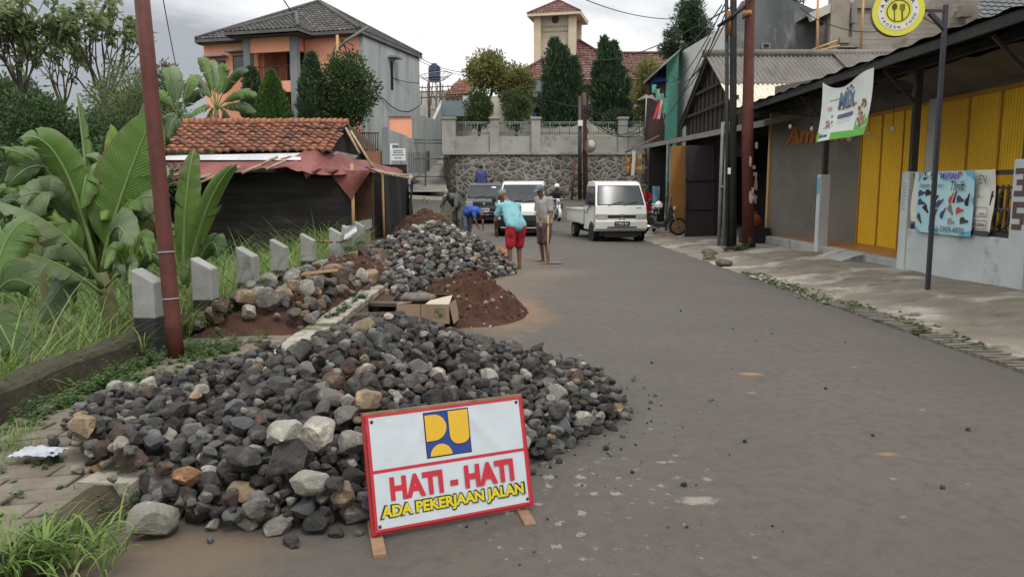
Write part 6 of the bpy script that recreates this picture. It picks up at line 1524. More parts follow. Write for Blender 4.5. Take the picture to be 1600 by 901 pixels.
banana('large banana plant behind the parapet left of the rusty pole', (P(158,0,8.25).x, 8.25, -.6), [
    [s0, (178,320,8.1), (240,178,8.2), .66, dict(f=(.35,-1,.25), tear=.38, fold=.16)],
    [(168,420,8.5), (190,310,8.6), (172,198,8.6), .34, dict(m=BAN_Y, f=(.2,-1,.2), tear=.05, fold=.2)],
    [(150,430,8.5), (138,280,8.6), (120,148,8.8), .20, dict(f=(-.6,-1,.1), fold=.8, tear=.1)],
    [(150,430,8.3), (120,260,8.3), (8,232,7.9), .46, dict(f=(-.1,-.8,.7), tear=.5)],
    [(152,425,8.2), (100,190,8.1), (32,216,7.8), .40, dict(f=(-.2,-.9,.5), tear=.4, m=BAN)],
    [(160,450,8.0), (100,330,7.7), (-25,312,7.2), .50, dict(m=BAN_G, f=(-.2,-.5,.9), tear=.3)],
    [(160,460,7.9), (70,380,7.5), (-30,395,7.0), .48, dict(m=BAN_G, f=(0,-.5,.9), tear=.6)],
    [(165,440,8.5), (205,390,8.6), (262,318,8.7), .26, dict(m=BAN_B, f=(.3,-1,.4), tear=.9, fold=.7)],
    [(155,430,8.7), (150,220,8.8), (200,250,8.7), .40, dict(m=BAN_G, f=(.1,-1,.1), tear=.7, fold=.7)],
    [(155,450,8.0), (110,400,7.8), (62,505,7.5), .42, dict(m=BAN_D, tear=.5, f=(-.2,-1,.3))],
    [(165,450,8.1), (215,380,8.0), (232,500,7.9), .34, dict(m=BAN_D, tear=.6, f=(.2,-1,.3))],
    [(150,430,8.6), (110,290,8.8), (62,215,9.2), .40, dict(f=(-.3,-1,.3))],
    [(165,430,8.7), (215,280,8.9), (232,150,9.2), .42, dict(m=BAN_D, f=(.4,-1,.2), tear=.5)],
    [(150,430,8.2), (88,330,8.1), (72,420,7.8), .50, dict(f=(-.4,-1,.5), m=BAN, tear=.4)],
    [(160,430,8.5), (185,250,8.7), (140,245,8.6), .36, dict(m=BAN_G, tear=.8, fold=.8)],
] + MORE, None, .12, 1)
for q_, (lab_, bx_, by_, d_, x0_, x1_, y0_, y1_, sd_) in enumerate((('banana plant with pale drooping leaves behind the large one, to its left', 62, 425, 9.6, -10, 150, 225, 400, 71), ('banana plant with torn leaves just behind the rusty pole', 222, 430, 9.9, 170, 262, 250, 410, 72), ('low banana sucker between the parapet and the rusty pole', 205, 470, 7.7, 160, 262, 360, 470, 73))):
    _r = random.Random(sd_); L_ = []
    for k in range(11):
        tx, ty = _r.uniform(x0_, x1_), _r.uniform(y0_, y1_); L_.append([(bx_, by_, d_), (lerp(bx_, tx, _r.uniform(.25,.6)), min(ty, by_) - _r.uniform(15, 80), d_), (tx, ty + _r.uniform(0, 50), d_ - _r.uniform(-.3,.5)), _r.uniform(.24,.44) if q_ < 2 else _r.uniform(.14,.22), dict(m=[BAN_G, BAN, BAN_D, BAN, BAN_Y, BAN_G][k % 6], f=(_r.uniform(-.5,.5), -1, _r.uniform(0,.8)), tear=_r.uniform(.5,.95), fold=_r.uniform(.25,.8))])
    banana(lab_, (P(bx_,0,d_).x, d_, -.6), L_, None, .08 if q_ < 2 else .04, sd_)
s0 = (288, 445, 9.6)
banana('small banana plant right of the rusty pole before the hut', (P(288,0,9.6).x, 9.6, -.5), [
    [s0, (282,330,9.6), (303,232,9.8), .36, dict(f=(-.1,-1,.2), tear=.1, fold=.18)],
    [(292,445,9.6), (318,300,9.5), (366,258,9.3), .34, dict(f=(.5,-1,.3), tear=.6, fold=.5)],
    [(285,450,9.5), (255,420,9.3), (205,362,9.2), .20, dict(m=BAN_G, f=(-.2,-1,.3), fold=.7)],
    [(292,450,9.5), (335,340,9.4), (340,400,9.3), .30, dict(m=BAN_D, tear=.6)],
    [(285,445,9.7), (262,340,9.8), (238,352,9.8), .28, dict(m=BAN_Y, tear=.6)],
], None, .07, 2)
s0 = (-10, 470, 6.6)
banana('banana plant cut by the left edge of the view', (P(-30,0,6.7).x, 6.7, -.6), [
    [s0, (10,420,6.5), (48,445,6.4), .40, dict(m=BAN_D, tear=.5)], [(-15,470,6.6), (0,360,6.8), (40,345,6.9), .45, dict(m=BAN, tear=.3)], [(-15,475,6.6), (-5,500,6.4), (28,560,6.2), .40, dict(m=BAN_D, tear=.5)],
], None, .1, 3)
def ban_far(lab, cx, cy, y, tips, w_, seed, stem_py):
    ls = []
    r = random.Random(seed)
    for i, (tx, ty) in enumerate(tips):
        mxp, myp = lerp(cx, tx, .55), min(cy, ty) - abs(tx-cx)*.22 - 6
        ls.append([(cx, cy, y), (mxp, myp, y + r.uniform(-.6,.6)), (tx, ty, y + r.uniform(-1.2,1.2)), w_, dict(m=[BAN, BAN_G, BAN, BAN_D][i % 4], f=(r.uniform(-.3,.3), -1, r.uniform(.2,.7)), tear=.7, fold=.4)])
    p = P(cx, stem_py, y); banana(lab, (p.x, y, p.z), ls, None, .16, seed)
ban_far('banana plant rising left of the orange house', 338, 172, 33, [(308,92),(326,98),(352,106),(386,112),(400,150),(292,128),(296,182),(398,176),(318,205),(362,205)], .62, 5, 240)
ban_far('banana plant just behind the left end of the hut roof', 280, 185, 24.5, [(250,112),(266,104),(310,118),(322,146),(232,148),(248,196),(312,205),(262,215)], .55, 6, 260)

# ---- foliage clumps
def card(mb, p, d, up_, l, w_, mi):
    sd = d.cross(up_); sd = sd.normalized() if sd.length > 1e-4 else d.orthogonal().normalized(); nrm = sd.cross(d)
    mb.add([p, p + d*l*.5 + sd*w_*.5 + nrm*l*.06, p + d*l - nrm*l*.12, p + d*l*.5 - sd*w_*.5 + nrm*l*.06], [(0,1,2,3)], mi, False)
def rdir(r): return Vector((r.gauss(0,1), r.gauss(0,1), r.gauss(0,1))).normalized()
def crown(mb, c, rad, ncl, nl, cl_r, ll, lw, r, nm=3, hollow=.35, up_=0.15, squash=1.0, droop=0.0):
    c = Vector(c)
    for k in range(ncl):
        d = rdir(r); q = r.uniform(hollow, 1)**.6; cc = c + Vector((d.x*rad[0]*q, d.y*rad[1]*q, d.z*rad[2]*q)); cm = r.randrange(nm)
        for j in range(nl):
            e = rdir(r); p = cc + Vector((e.x, e.y, e.z*squash))*cl_r*r.random()**.5
            dd = (e + d*.4 + Vector((0,0,up_-droop)) + rdir(r)*.4).normalized()
            card(mb, p, dd, rdir(r), ll*r.uniform(.7,1.25), lw*r.uniform(.7,1.2), cm if r.random() < .7 else r.randrange(nm))
BARK = mat('bark', (.085,.068,.052), (.055,.045,.035), sc_=3, rough=.95, bump=.5, bsc=12, stretch=(1,1,.3))
DKG = [leafmat('dk1',(.028,.055,.019),(.038,.07,.024)), leafmat('dk2',(.044,.08,.028),(.055,.095,.034)), leafmat('dk3',(.07,.115,.04),(.08,.13,.045))]
MIDG = [leafmat('mid1',(.045,.08,.022),(.06,.10,.028)), leafmat('mid2',(.065,.105,.03),(.075,.12,.036)), leafmat('mid3',(.085,.125,.04),(.10,.14,.05))]
OLV = [leafmat('ol1',(.15,.20,.08),(.18,.225,.095), .55), leafmat('ol2',(.22,.26,.13),(.25,.285,.15), .55), leafmat('ol3',(.10,.145,.058),(.13,.17,.07), .5)]
YEL = [leafmat('ye1',(.20,.20,.065),(.24,.235,.08), .4), leafmat('ye2',(.29,.275,.11),(.33,.30,.13), .4), leafmat('ye3',(.13,.15,.048),(.16,.175,.055), .4)]
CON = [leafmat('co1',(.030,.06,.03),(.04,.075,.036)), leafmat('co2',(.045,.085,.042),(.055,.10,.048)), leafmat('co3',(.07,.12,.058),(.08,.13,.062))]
BRG = [leafmat('br1',(.055,.11,.025),(.07,.13,.03)), leafmat('br2',(.08,.15,.035),(.09,.165,.04)), leafmat('br3',(.04,.085,.02),(.05,.1,.024))]
def plant(name, lab, cat, base, group=None): return thing(name, lab, cat, base, 0, group)
def bush(lab, px, py, y, rx, rz_, ry, mats, ncl, nl, ll=.16, lw=.08, seed=1, cl=.35, name='bush', hollow=.3, stem=True):
    r = random.Random(seed); c = P(px, py, y); t = plant(name, lab, name.replace('_',' '), (c.x, c.y, c.z - rz_)); mb = MB()
    crown(mb, c, (rx, ry, rz_), ncl, nl, cl, ll, lw, r, len(mats), hollow); mb.build('crown', mats, t)
    if stem:
        mb = MB(); b = Vector((c.x, c.y, c.z - rz_ - .6)); 
        for k in range(4): d = Vector((r.uniform(-.5,.5)*rx, r.uniform(-.3,.3), rz_*r.uniform(.6,1.3)+.5)); mb.tube([b, b + d*.5 + Vector((.05,0,0)), b + d], [.07,.05,.02], 6)
        mb.build('trunk', [BARK], t)
    return t
def sparse_tree(lab, px, py, y, h, spread, seed, mats, lsz=.34, nb=7, tips_n=3, leaves=9, lean=(0,0)):
    r = random.Random(seed); b = P(px, py, y); t = plant('tree', lab, 'tree', b); wb, lf = MB(), MB()
    top = b + Vector((lean[0], lean[1], h*.22)); wb.tube([b - Vector((0,0,1.5)), b.lerp(top,.5), top], [.12,.10,.085], 8)
    def leafs(p, d):
        for j in range(leaves):
            dd = (d*.3 + rdir(r) + Vector((0,0,-.25))).normalized(); card(lf, p + rdir(r)*lsz*.75*r.random(), dd, Vector((r.uniform(-.3,.3),r.uniform(-.3,.3),1)), lsz*r.uniform(.6,1.2), lsz*.62*r.uniform(.7,1.1), r.randrange(len(mats)))
    def grow(p, d, l, rad, lev):
        q = p + d*l*.5 + rdir(r)*l*.06; e = p + d*l + Vector((0,0,l*.06)) + rdir(r)*l*.08; wb.tube([p, q, e], [rad, rad*.8, rad*.6], 6, cap=False)
        if lev == 0: leafs(e, d); leafs(q.lerp(e,.6), d); return
        for k in range(r.randint(2, tips_n)):
            grow(e if k else q.lerp(e,.8), (d + rdir(r)*.62 + Vector((0,0,.22))).normalized(), l*r.uniform(.55,.85), rad*.6, lev-1)
        if r.random() < .5: leafs(e, d)
    for k in range(nb):
        a = 2*math.pi*k/nb + r.uniform(-.4,.4); s = r.uniform(.35,1.0)*spread
        grow(b.lerp(top, r.uniform(.5,1)), Vector((math.cos(a)*s, math.sin(a)*s*.8, 1)).normalized(), h*r.uniform(.27,.38), .048, 2)
    wb.build('trunk', [BARK], t); lf.build('crown', mats, t); return t
sparse_tree('tall sparse large leaved tree at the far left edge', 38, 190, 30, 4.4, .62, 3, OLV, .40, 9, 3, 7)
sparse_tree('sparse branching tree with bare stems left of the rusty pole', 158, 190, 31, 4.7, .85, 8, OLV, .36, 10, 3, 6, (.2,0))
sparse_tree('thin tree with pale leaves between the two tall left trees', 100, 200, 36, 4.6, .5, 12, OLV, .36, 6, 3, 6)
bush('feathery light olive shrub just left of the rusty pole top', 196, 160, 29, 1.5, 1.35, 1.2, OLV, 120, 34, .15, .05, 4)
bush('dense dark bush at the left edge under the sparse trees', 45, 212, 25, 1.9, 1.25, 1.4, DKG, 170, 40, .16, .08, 5)
bush('dark leafy bush low at the left behind the bananas', 60, 292, 19, 1.5, .9, 1.1, DKG, 150, 40, .13, .065, 6)
bush('dark bush between the grey far house and the rusty pole', 170, 218, 26, 1.7, .75, 1.2, DKG, 120, 38, .15, .07, 7)
bush('dark broad bush behind the banana leaves at mid left', 178, 280, 17.5, 1.3, .75, .9, DKG, 110, 36, .12, .06, 17)
bush('brownish leaved bush behind the rusty pole', 255, 130, 30, .5, .8, .6, [mat('leaf_brown', (.09,.05,.03), (.12,.07,.04), leaf=.2), OLV[0], OLV[2]], 40, 24, .16, .07, 18)
bush('green bush at the left end of the hut roof', 262, 228, 25, 1.1, .7, .8, MIDG, 80, 34, .14, .06, 19)
def cone_tree(lab, px, py0, py1, y, rx, mats, seed, n=2600, ll=.16, lw=.05, pw=.8, spiky=.35, lumps=5):
    b, tpp = P(px, py1, y), P(px, py0, y); h = tpp.z - b.z; r = random.Random(seed); t = plant('conifer', lab, 'conifer', b); mb = MB()
    for k in range(n):
        u = r.random()**1.25; a = r.uniform(0, 6.283); w_ = (1-u)**pw*(1 - .35*max(0,.15-u)/.15); lump = 1 + spiky*mnoise.noise(Vector((math.cos(a)*lumps*.35, math.sin(a)*lumps*.35, u*lumps)) + Vector((seed,0,0)))
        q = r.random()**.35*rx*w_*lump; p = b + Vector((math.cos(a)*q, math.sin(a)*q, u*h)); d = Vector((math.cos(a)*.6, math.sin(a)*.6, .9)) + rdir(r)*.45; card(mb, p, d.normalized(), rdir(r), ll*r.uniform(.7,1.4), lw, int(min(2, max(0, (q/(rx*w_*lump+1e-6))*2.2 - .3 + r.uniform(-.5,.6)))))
    mb.build('crown', mats, t); mb = MB(); mb.tube([b - Vector((0,0,.5)), b + Vector((0,0,h*.7))], [.12,.04], 6); mb.build('trunk', [BARK], t); return t
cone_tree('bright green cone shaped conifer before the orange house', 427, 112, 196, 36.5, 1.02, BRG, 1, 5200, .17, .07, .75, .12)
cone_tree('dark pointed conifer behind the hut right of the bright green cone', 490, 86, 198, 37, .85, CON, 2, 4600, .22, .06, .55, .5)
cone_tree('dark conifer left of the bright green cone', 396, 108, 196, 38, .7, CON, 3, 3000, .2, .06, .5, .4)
bush('dark rounded broadleaf tree at the grey corner of the orange house', 545, 142, 37.5, 1.25, 1.72, 1.2, DKG, 230, 40, .17, .09, 9, .38, 'tree')
def cypress(lab, spikes, py1, y, mats, seed):
    r = random.Random(seed); cxp = sum(s[0] for s in spikes)/len(spikes); b = P(cxp, py1, y); t = plant('conifer', lab, 'conifer', b); mb = MB(); tb = MB()
    for (px, py0, rx, n, w0) in spikes:
        b_ = P(lerp(cxp, px, .6), py1, y); tp_ = P(px, py0, y + r.uniform(-.4,.4)); 
        for k in range(n):
            u = r.random()**.95; a = r.uniform(0, 6.283); w_ = (math.sin(math.pi*min(1,(u*.86+.14)))**.7 if u > .25 else lerp(w0, 1, u/.25)); w_ *= 1 + .95*mnoise.noise(Vector((math.cos(a)*1.6+px, math.sin(a)*1.6, u*5)))
            q = r.random()**.4*rx*1.04*w_; p = b_.lerp(tp_, u) + Vector((math.cos(a)*q, math.sin(a)*q, 0)); d = Vector((math.cos(a)*.7, math.sin(a)*.7, 1.0)) + rdir(r)*.4
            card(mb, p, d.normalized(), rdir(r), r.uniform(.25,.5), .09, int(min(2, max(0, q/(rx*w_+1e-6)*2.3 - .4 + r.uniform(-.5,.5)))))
        tb.tube([b_, b_.lerp(tp_, .7)], [.13,.04], 6)
    mb.build('crown', mats, t); tb.build('trunk', [BARK], t)
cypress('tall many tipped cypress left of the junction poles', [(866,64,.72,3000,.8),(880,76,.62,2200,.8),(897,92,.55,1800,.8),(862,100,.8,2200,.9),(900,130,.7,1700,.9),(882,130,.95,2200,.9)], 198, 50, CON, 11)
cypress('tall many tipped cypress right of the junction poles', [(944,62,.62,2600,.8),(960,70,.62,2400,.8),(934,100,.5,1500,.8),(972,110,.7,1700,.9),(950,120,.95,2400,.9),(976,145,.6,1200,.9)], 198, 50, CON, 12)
def topped(lab, px, py, rx, rz_, seed, mats=YEL):
    bush(lab, px, py, 50, rx, rz_, rx*.9, mats, 110, 36, .2, .085, seed, .36, 'tree', .25)
bush('upper tier of yellow green ornamental tree left of the tower house', 762, 114, 50, 1.35, 1.2, 1.1, YEL, 190, 36, .22, .09, 21, .36, 'tree', .2)
bush('lower yellow green ornamental tree beside the tower house', 804, 130, 50, 1.2, 1.1, 1.0, YEL, 170, 36, .2, .085, 22, .36, 'tree', .2)
bush('clipped green column shrub behind the railing, left one', 748, 170, 49, .78, 1.15, .7, MIDG, 120, 40, .16, .07, 23, .28, 'clipped_shrub', .4)
bush('clipped brownish green column shrub behind the railing, right one', 806, 170, 49, .85, 1.2, .7, [OLV[0], OLV[2], MIDG[0]], 120, 40, .16, .07, 24, .28, 'clipped_shrub', .4)
bush('low green shrub at the right end of the railing', 968, 188, 48.5, .9, .5, .6, CON, 60, 36, .18, .07, 25)
bush('yellow green shrub beside the teal house', 1012, 145, 47, .85, 2.0, .8, YEL, 150, 40, .2, .07, 26, .35, 'shrub', .2)
def pine(lab, spec, y, seed):
    r = random.Random(seed); b = P(spec[0][0], 100, y); t = plant('pine_tree', lab, 'pine tree', b); mb = MB()
    for (px, py, rx, rz_) in spec:
        c = P(px, py, y + r.uniform(-.8,.8)); crown(mb, c, (rx, rx*.8, rz_), int(26*rx*rz_*2)+8, 44, .30, .24, .06, r, 3, .2, .5)
    mb.build('crown', CON, t); mb = MB(); mb.tube([P(spec[0][0]+5,140,y), P(spec[0][0],60,y), P(spec[0][0]+5,0,y)], [.2,.14,.06], 7); mb.build('trunk', [BARK], t)
pine('dark pine tree with stacked clumps behind the pale stained wall', [(1080,14,1.0,.8),(1066,38,.9,.7),(1088,42,1.1,.8),(1076,62,1.0,.6),(1052,58,.5,.4),(1044,78,.7,.5),(1062,84,.9,.5),(1096,66,.8,.6)], 53, 31)
bush('dark tree top just above the grey gabled house', 1238, -6, 44, .8, .5, .5, CON, 30, 30, .2, .07, 32)
# wood closing the view far behind on the left
r = random.Random(77)
for k, (px, py, y, rx, rz__) in enumerate(((10,180,48,3.4,2.2),(215,190,46,2.6,1.6))):
    bush(['dense dark trees beyond the left edge of the garden', 'dense green trees far behind the rusty pole'][k], px, py, y, rx, rz__, 2.0, DKG if k == 0 else MIDG, 230, 40, .28, .13, 41+k, .6, 'tree')

# ---- grass and weeds
GRS = [leafmat('gr1',(.10,.17,.032),(.12,.195,.04), .35), leafmat('gr2',(.145,.225,.05),(.165,.245,.06), .35), leafmat('gr3',(.065,.12,.025),(.08,.14,.03), .35), leafmat('gr4',(.2,.22,.085),(.24,.24,.11), .35)]
def blade(mb, p, d, l, w_, mi, bend, r, n=5):
    d = Vector(d); h = Vector((d.x, d.y, 0)); h = h.normalized() if h.length > 1e-3 else Vector((1,0,0)); sd = Vector((-h.y, h.x, 0)); vs = []
    for i in range(n+1):
        u = i/n; a = bend*u; q = p + h*l*(math.sin(a)/max(bend,.01))*u*.9 + Vector((0,0,1))*l*u*(math.cos(a*.75)) + h*.04*u; ww = w_*.5*(1-u)**.6*(.6+.4*min(1,u*5)) if i < n else .0005; vs += [q - sd*ww, q + sd*ww]
    mb.add(vs, [(2*i, 2*i+1, 2*i+3, 2*i+2) for i in range(n)], mi, True)
def tuft(mb, x, y, z, n, l, w_, r, spread=.12, mats=4, bend=(.5,1.6), mw=None):
    for k in range(n):
        a = r.uniform(0, 6.283); q = spread*r.random(); blade(mb, Vector((x+math.cos(a)*q, y+math.sin(a)*q, z)), (math.cos(a), math.sin(a), 0), l*r.uniform(.5,1.15), w_*r.uniform(.6,1.2), (r.choices(range(4), mw)[0] if mw else r.randrange(mats)), r.uniform(*bend), r)
r = random.Random(15); mb = MB()
for k in range(560):                              # behind the parapet and between the posts
    y = r.uniform(4.2, 18.0); x = -3.72 - abs(r.gauss(0, .55)); 
    if y > 9: x = min(-3.50, -3.5 - abs(r.gauss(0, .5)))
    tuft(mb, x, y, garden(x, y)-.02 + (.25 if x > -3.9 else 0), r.randint(9,15), r.uniform(.55,1.05), .022, r, .14, 4, (.4,1.7))
for k in range(150):                               # among the posts
    x, y = r.uniform(-3.46,-3.30), r.uniform(7.6,17.4); tuft(mb, x, y, .16, 10, r.uniform(.25,.5), .018, r, .12, 4, (.6,1.8))
for k in range(190):                              # taller clumps before the hut
    x, y = -3.6 - abs(r.gauss(0,.7)), r.uniform(8.6,17.0); tuft(mb, x, y, garden(x,y), 10, r.uniform(.95,1.4), .026, r, .16, 4, (.3,1.4), (5,5,2,1))
for k in range(60):                                # tall reeds at the left
    x, y = r.uniform(-4.9,-3.75), r.uniform(5.0, 7.6); tuft(mb, x, y, garden(x,y), 9, r.uniform(.9,1.25), .022, r, .12, 2, (.3,1.3), (4,4,1,2))
for k in range(900):                              # garden floor
    x, y = r.uniform(-13,-4), r.uniform(3,18.2); tuft(mb, x, y, garden(x,y)-.03, 8, r.uniform(.3,.6), .03, r, .25, 3, (.6,1.8))
for k in range(500):
    x, y = r.uniform(-30,-4), r.uniform(25,44); tuft(mb, x, y, gz(x,y)-.05, 7, r.uniform(.4,.8), .05, r, .4, 3, (.6,1.6))
struct(tag(mb.build('grass', GRS, base=False), 'tall green grass growing behind the parapet and between the guide posts', 'grass'), 'stuff')
mb = MB()
for k in range(34):                               # tuft at the lower left corner
    x, y = r.gauss(-1.98,.13), r.gauss(3.06,.10); tuft(mb, x, y, .05, 8, r.uniform(.12,.26), .013, r, .07, 4, (.6,1.9), (4,5,2,1))
for k in range(14):
    x, y = r.gauss(-1.95,.12), r.gauss(3.12,.08); tuft(mb, x, y, .08, 3, r.uniform(.24,.32), .018, r, .05, 2, (.9,1.8), (3,6,1,1))
tag(mb.build('grass_tuft', GRS), 'bright grass tuft at the lower left corner beside the broken kerb', 'grass')
mb = MB()
for k in range(46): x, y = r.gauss(-3.02,.12), r.gauss(4.25,.16); tuft(mb, x, y, .08, 9, r.uniform(.08,.17), .008, r, .06, 2, (.8,2.0))
tag(mb.build('grass_tuft', GRS), 'short grass patch beside the plastic scrap at the parapet foot', 'grass')
mb = MB()
for (x, y) in ((-3.26,7.25),(-3.14,8.3),(-3.1,8.5),(-3.18,7.9),(-3.25,9.3),(-3.3,6.75)): tuft(mb, x, y, .15, 12, r.uniform(.3,.5), .012, r, .06, 4, (.8,2.2))
tag(mb.build('grass_tuft', GRS), 'thin arching grass around the second guide post', 'grass', None, 'stuff')
def herb(mb, x, y, z, h, n, ll, r, nm=3):
    for k in range(n):
        a = r.uniform(0, 6.283); t = Vector((math.cos(a)*h*.5*r.random(), math.sin(a)*h*.5*r.random(), h*r.uniform(.3,1)))
        for j in range(9):
            u = r.uniform(.25,1); p = Vector((x,y,z)) + t*u; b = r.uniform(0,6.283); card(mb, p, Vector((math.cos(b), math.sin(b), r.uniform(-.1,.5))).normalized(), Vector((0,0,1)), ll*r.uniform(.6,1.2), ll*.55, r.randrange(nm))
mb = MB()
for k in range(70):
    y = r.uniform(4.6,6.9); x = -3.22 + abs(r.gauss(0,.10)); herb(mb, x, y, .06, r.uniform(.08,.22), 6, .035, r)
for k in range(66):
    x, y = r.gauss(-2.78,.2), r.gauss(7.0,.42); herb(mb, x, y, .07, r.uniform(.08,.2), 6, .032, r)
for k in range(46): x, y = r.uniform(-3.2,-2.2), r.uniform(3.0,4.3); herb(mb, x, y, PZ-.01, r.uniform(.02,.07), 3, .022, r)
for k in range(40): x, y = r.gauss(-2.9,.16), r.gauss(5.9,.5); herb(mb, x, y, PZ-.02, r.uniform(.06,.16), 5, .03, r)
for k in range(18): x, y = r.gauss(-2.02,.05), r.gauss(3.98,.10); herb(mb, x, y, .04, r.uniform(.08,.18), 5, .03, r)
for k in range(26): x, y = r.gauss(-2.02,.09), r.gauss(3.25,.16); herb(mb, x, y, .03, r.uniform(.06,.14), 5, .022, r)
for k in range(40): x, y = r.gauss(-2.05,.04), r.uniform(8.6,10.4); herb(mb, x, y, .14, r.uniform(.04,.1), 4, .03, r)
for k in range(40): x, y = r.uniform(-5,-3.6), r.uniform(8,17); herb(mb, x, y, garden(x,y)+.1, r.uniform(.2,.5), 8, .06, r)
struct(tag(mb.build('weeds', BRG, base=False), 'small leafy weeds along the parapet foot and the broken kerb', 'weeds'), 'stuff')
mb = MB()
for k in range(520):
    y = r.uniform(7.2, 14.5); x = xr(y) + .12 + r.gauss(0,.10) + (.1 if y < 10.5 else 0); 
    if r.random() < sstep(7.0, 9.8, y): herb(mb, x, y, vz(max(x, xr(y)+.05),y)-.01, r.uniform(.015,.05), 3, .028, r)
for k in range(60): y = r.gauss(19.1,.2); x = r.gauss(5.65,.22); herb(mb, x, y, .07, r.uniform(.08,.22), 4, .05, r)
struct(tag(mb.build('gutter_weeds', [MIDG[1], OLV[1], MIDG[2]], base=False), 'low weeds growing along the right road edge', 'weeds'), 'stuff')
mb = MB()
for k in range(150): x = r.uniform(P(958,0,44.6).x, 10); y = 44.9 + r.uniform(-.3,.3); tuft(mb, x, y, road_z(x,y), 7, r.uniform(.25,.5), .05, r, .2, 3)
for k in range(70): x, y = r.gauss(-3.6,.35), r.uniform(26,33); tuft(mb, x, y, rz(y)+.1, 8, r.uniform(.3,.6), .05, r, .2, 2)
struct(tag(mb.build('verge_grass', GRS, base=False), 'low grass along the foot of the river stone wall', 'grass'), 'stuff')
# ================================================================== vehicles
carwhite = mat('white_car_paint', (.60,.60,.57), (.56,.56,.53), sc_=1.5, rough=.32, spec=.5, coat=.4, dirt=((.42,.40,.36), 2.2, .6, .8))
carblack = mat('black_car_paint', (.016,.02,.024), rough=.22, spec=.5, coat=.6)
lampg = mat('headlight_glass', (.36,.37,.36), (.22,.22,.21), sc_=9, rough=.12, spec=.6)
amber = mat('amber_lens', (.42,.17,.03), rough=.25)
plastic = mat('black_plastic', (.02,.02,.021), rough=.65)
chrome = mat('chrome', (.55,.55,.54), rough=.2, metal=.9)
rim_m = mat('wheel_rim', (.28,.28,.28), (.2,.2,.2), sc_=8, rough=.45, metal=.5)
platew = mat('plate_white', (.55,.55,.54), rough=.5)
inter = mat('cabin_dark', (.03,.03,.03), rough=.9)
glass_b = mat('windscreen_glass', (.030,.036,.038), (.05,.058,.06), sc_=.9, rough=.16, spec=.28)
def wheel(t, x, y, r_=.265, w_=.16, out=1):
    mb = MB(); mb.lathe([(r_*.62,-w_/2),(r_*.9,-w_/2),(r_,-w_*.36),(r_,w_*.36),(r_*.9,w_/2),(r_*.62,w_/2)], (x,y,r_), 26, (1,0,0)); wh = mb.build('wheel', [rubber], t, False)
    mb = MB(); o = w_*.5*out; mb.lathe([(0,o*.75),(r_*.2,o*.8),(r_*.22,o*.55),(r_*.5,o*.45),(r_*.62,o*.95),(r_*.64,o*.98)], (x,y,r_), 20, (1,0,0)); mb.lathe([(r_*.64,-w_*.45),(r_*.64,w_*.45)], (x,y,r_), 20, (1,0,0)); mb.build('rim', [rim_m], wh, False)
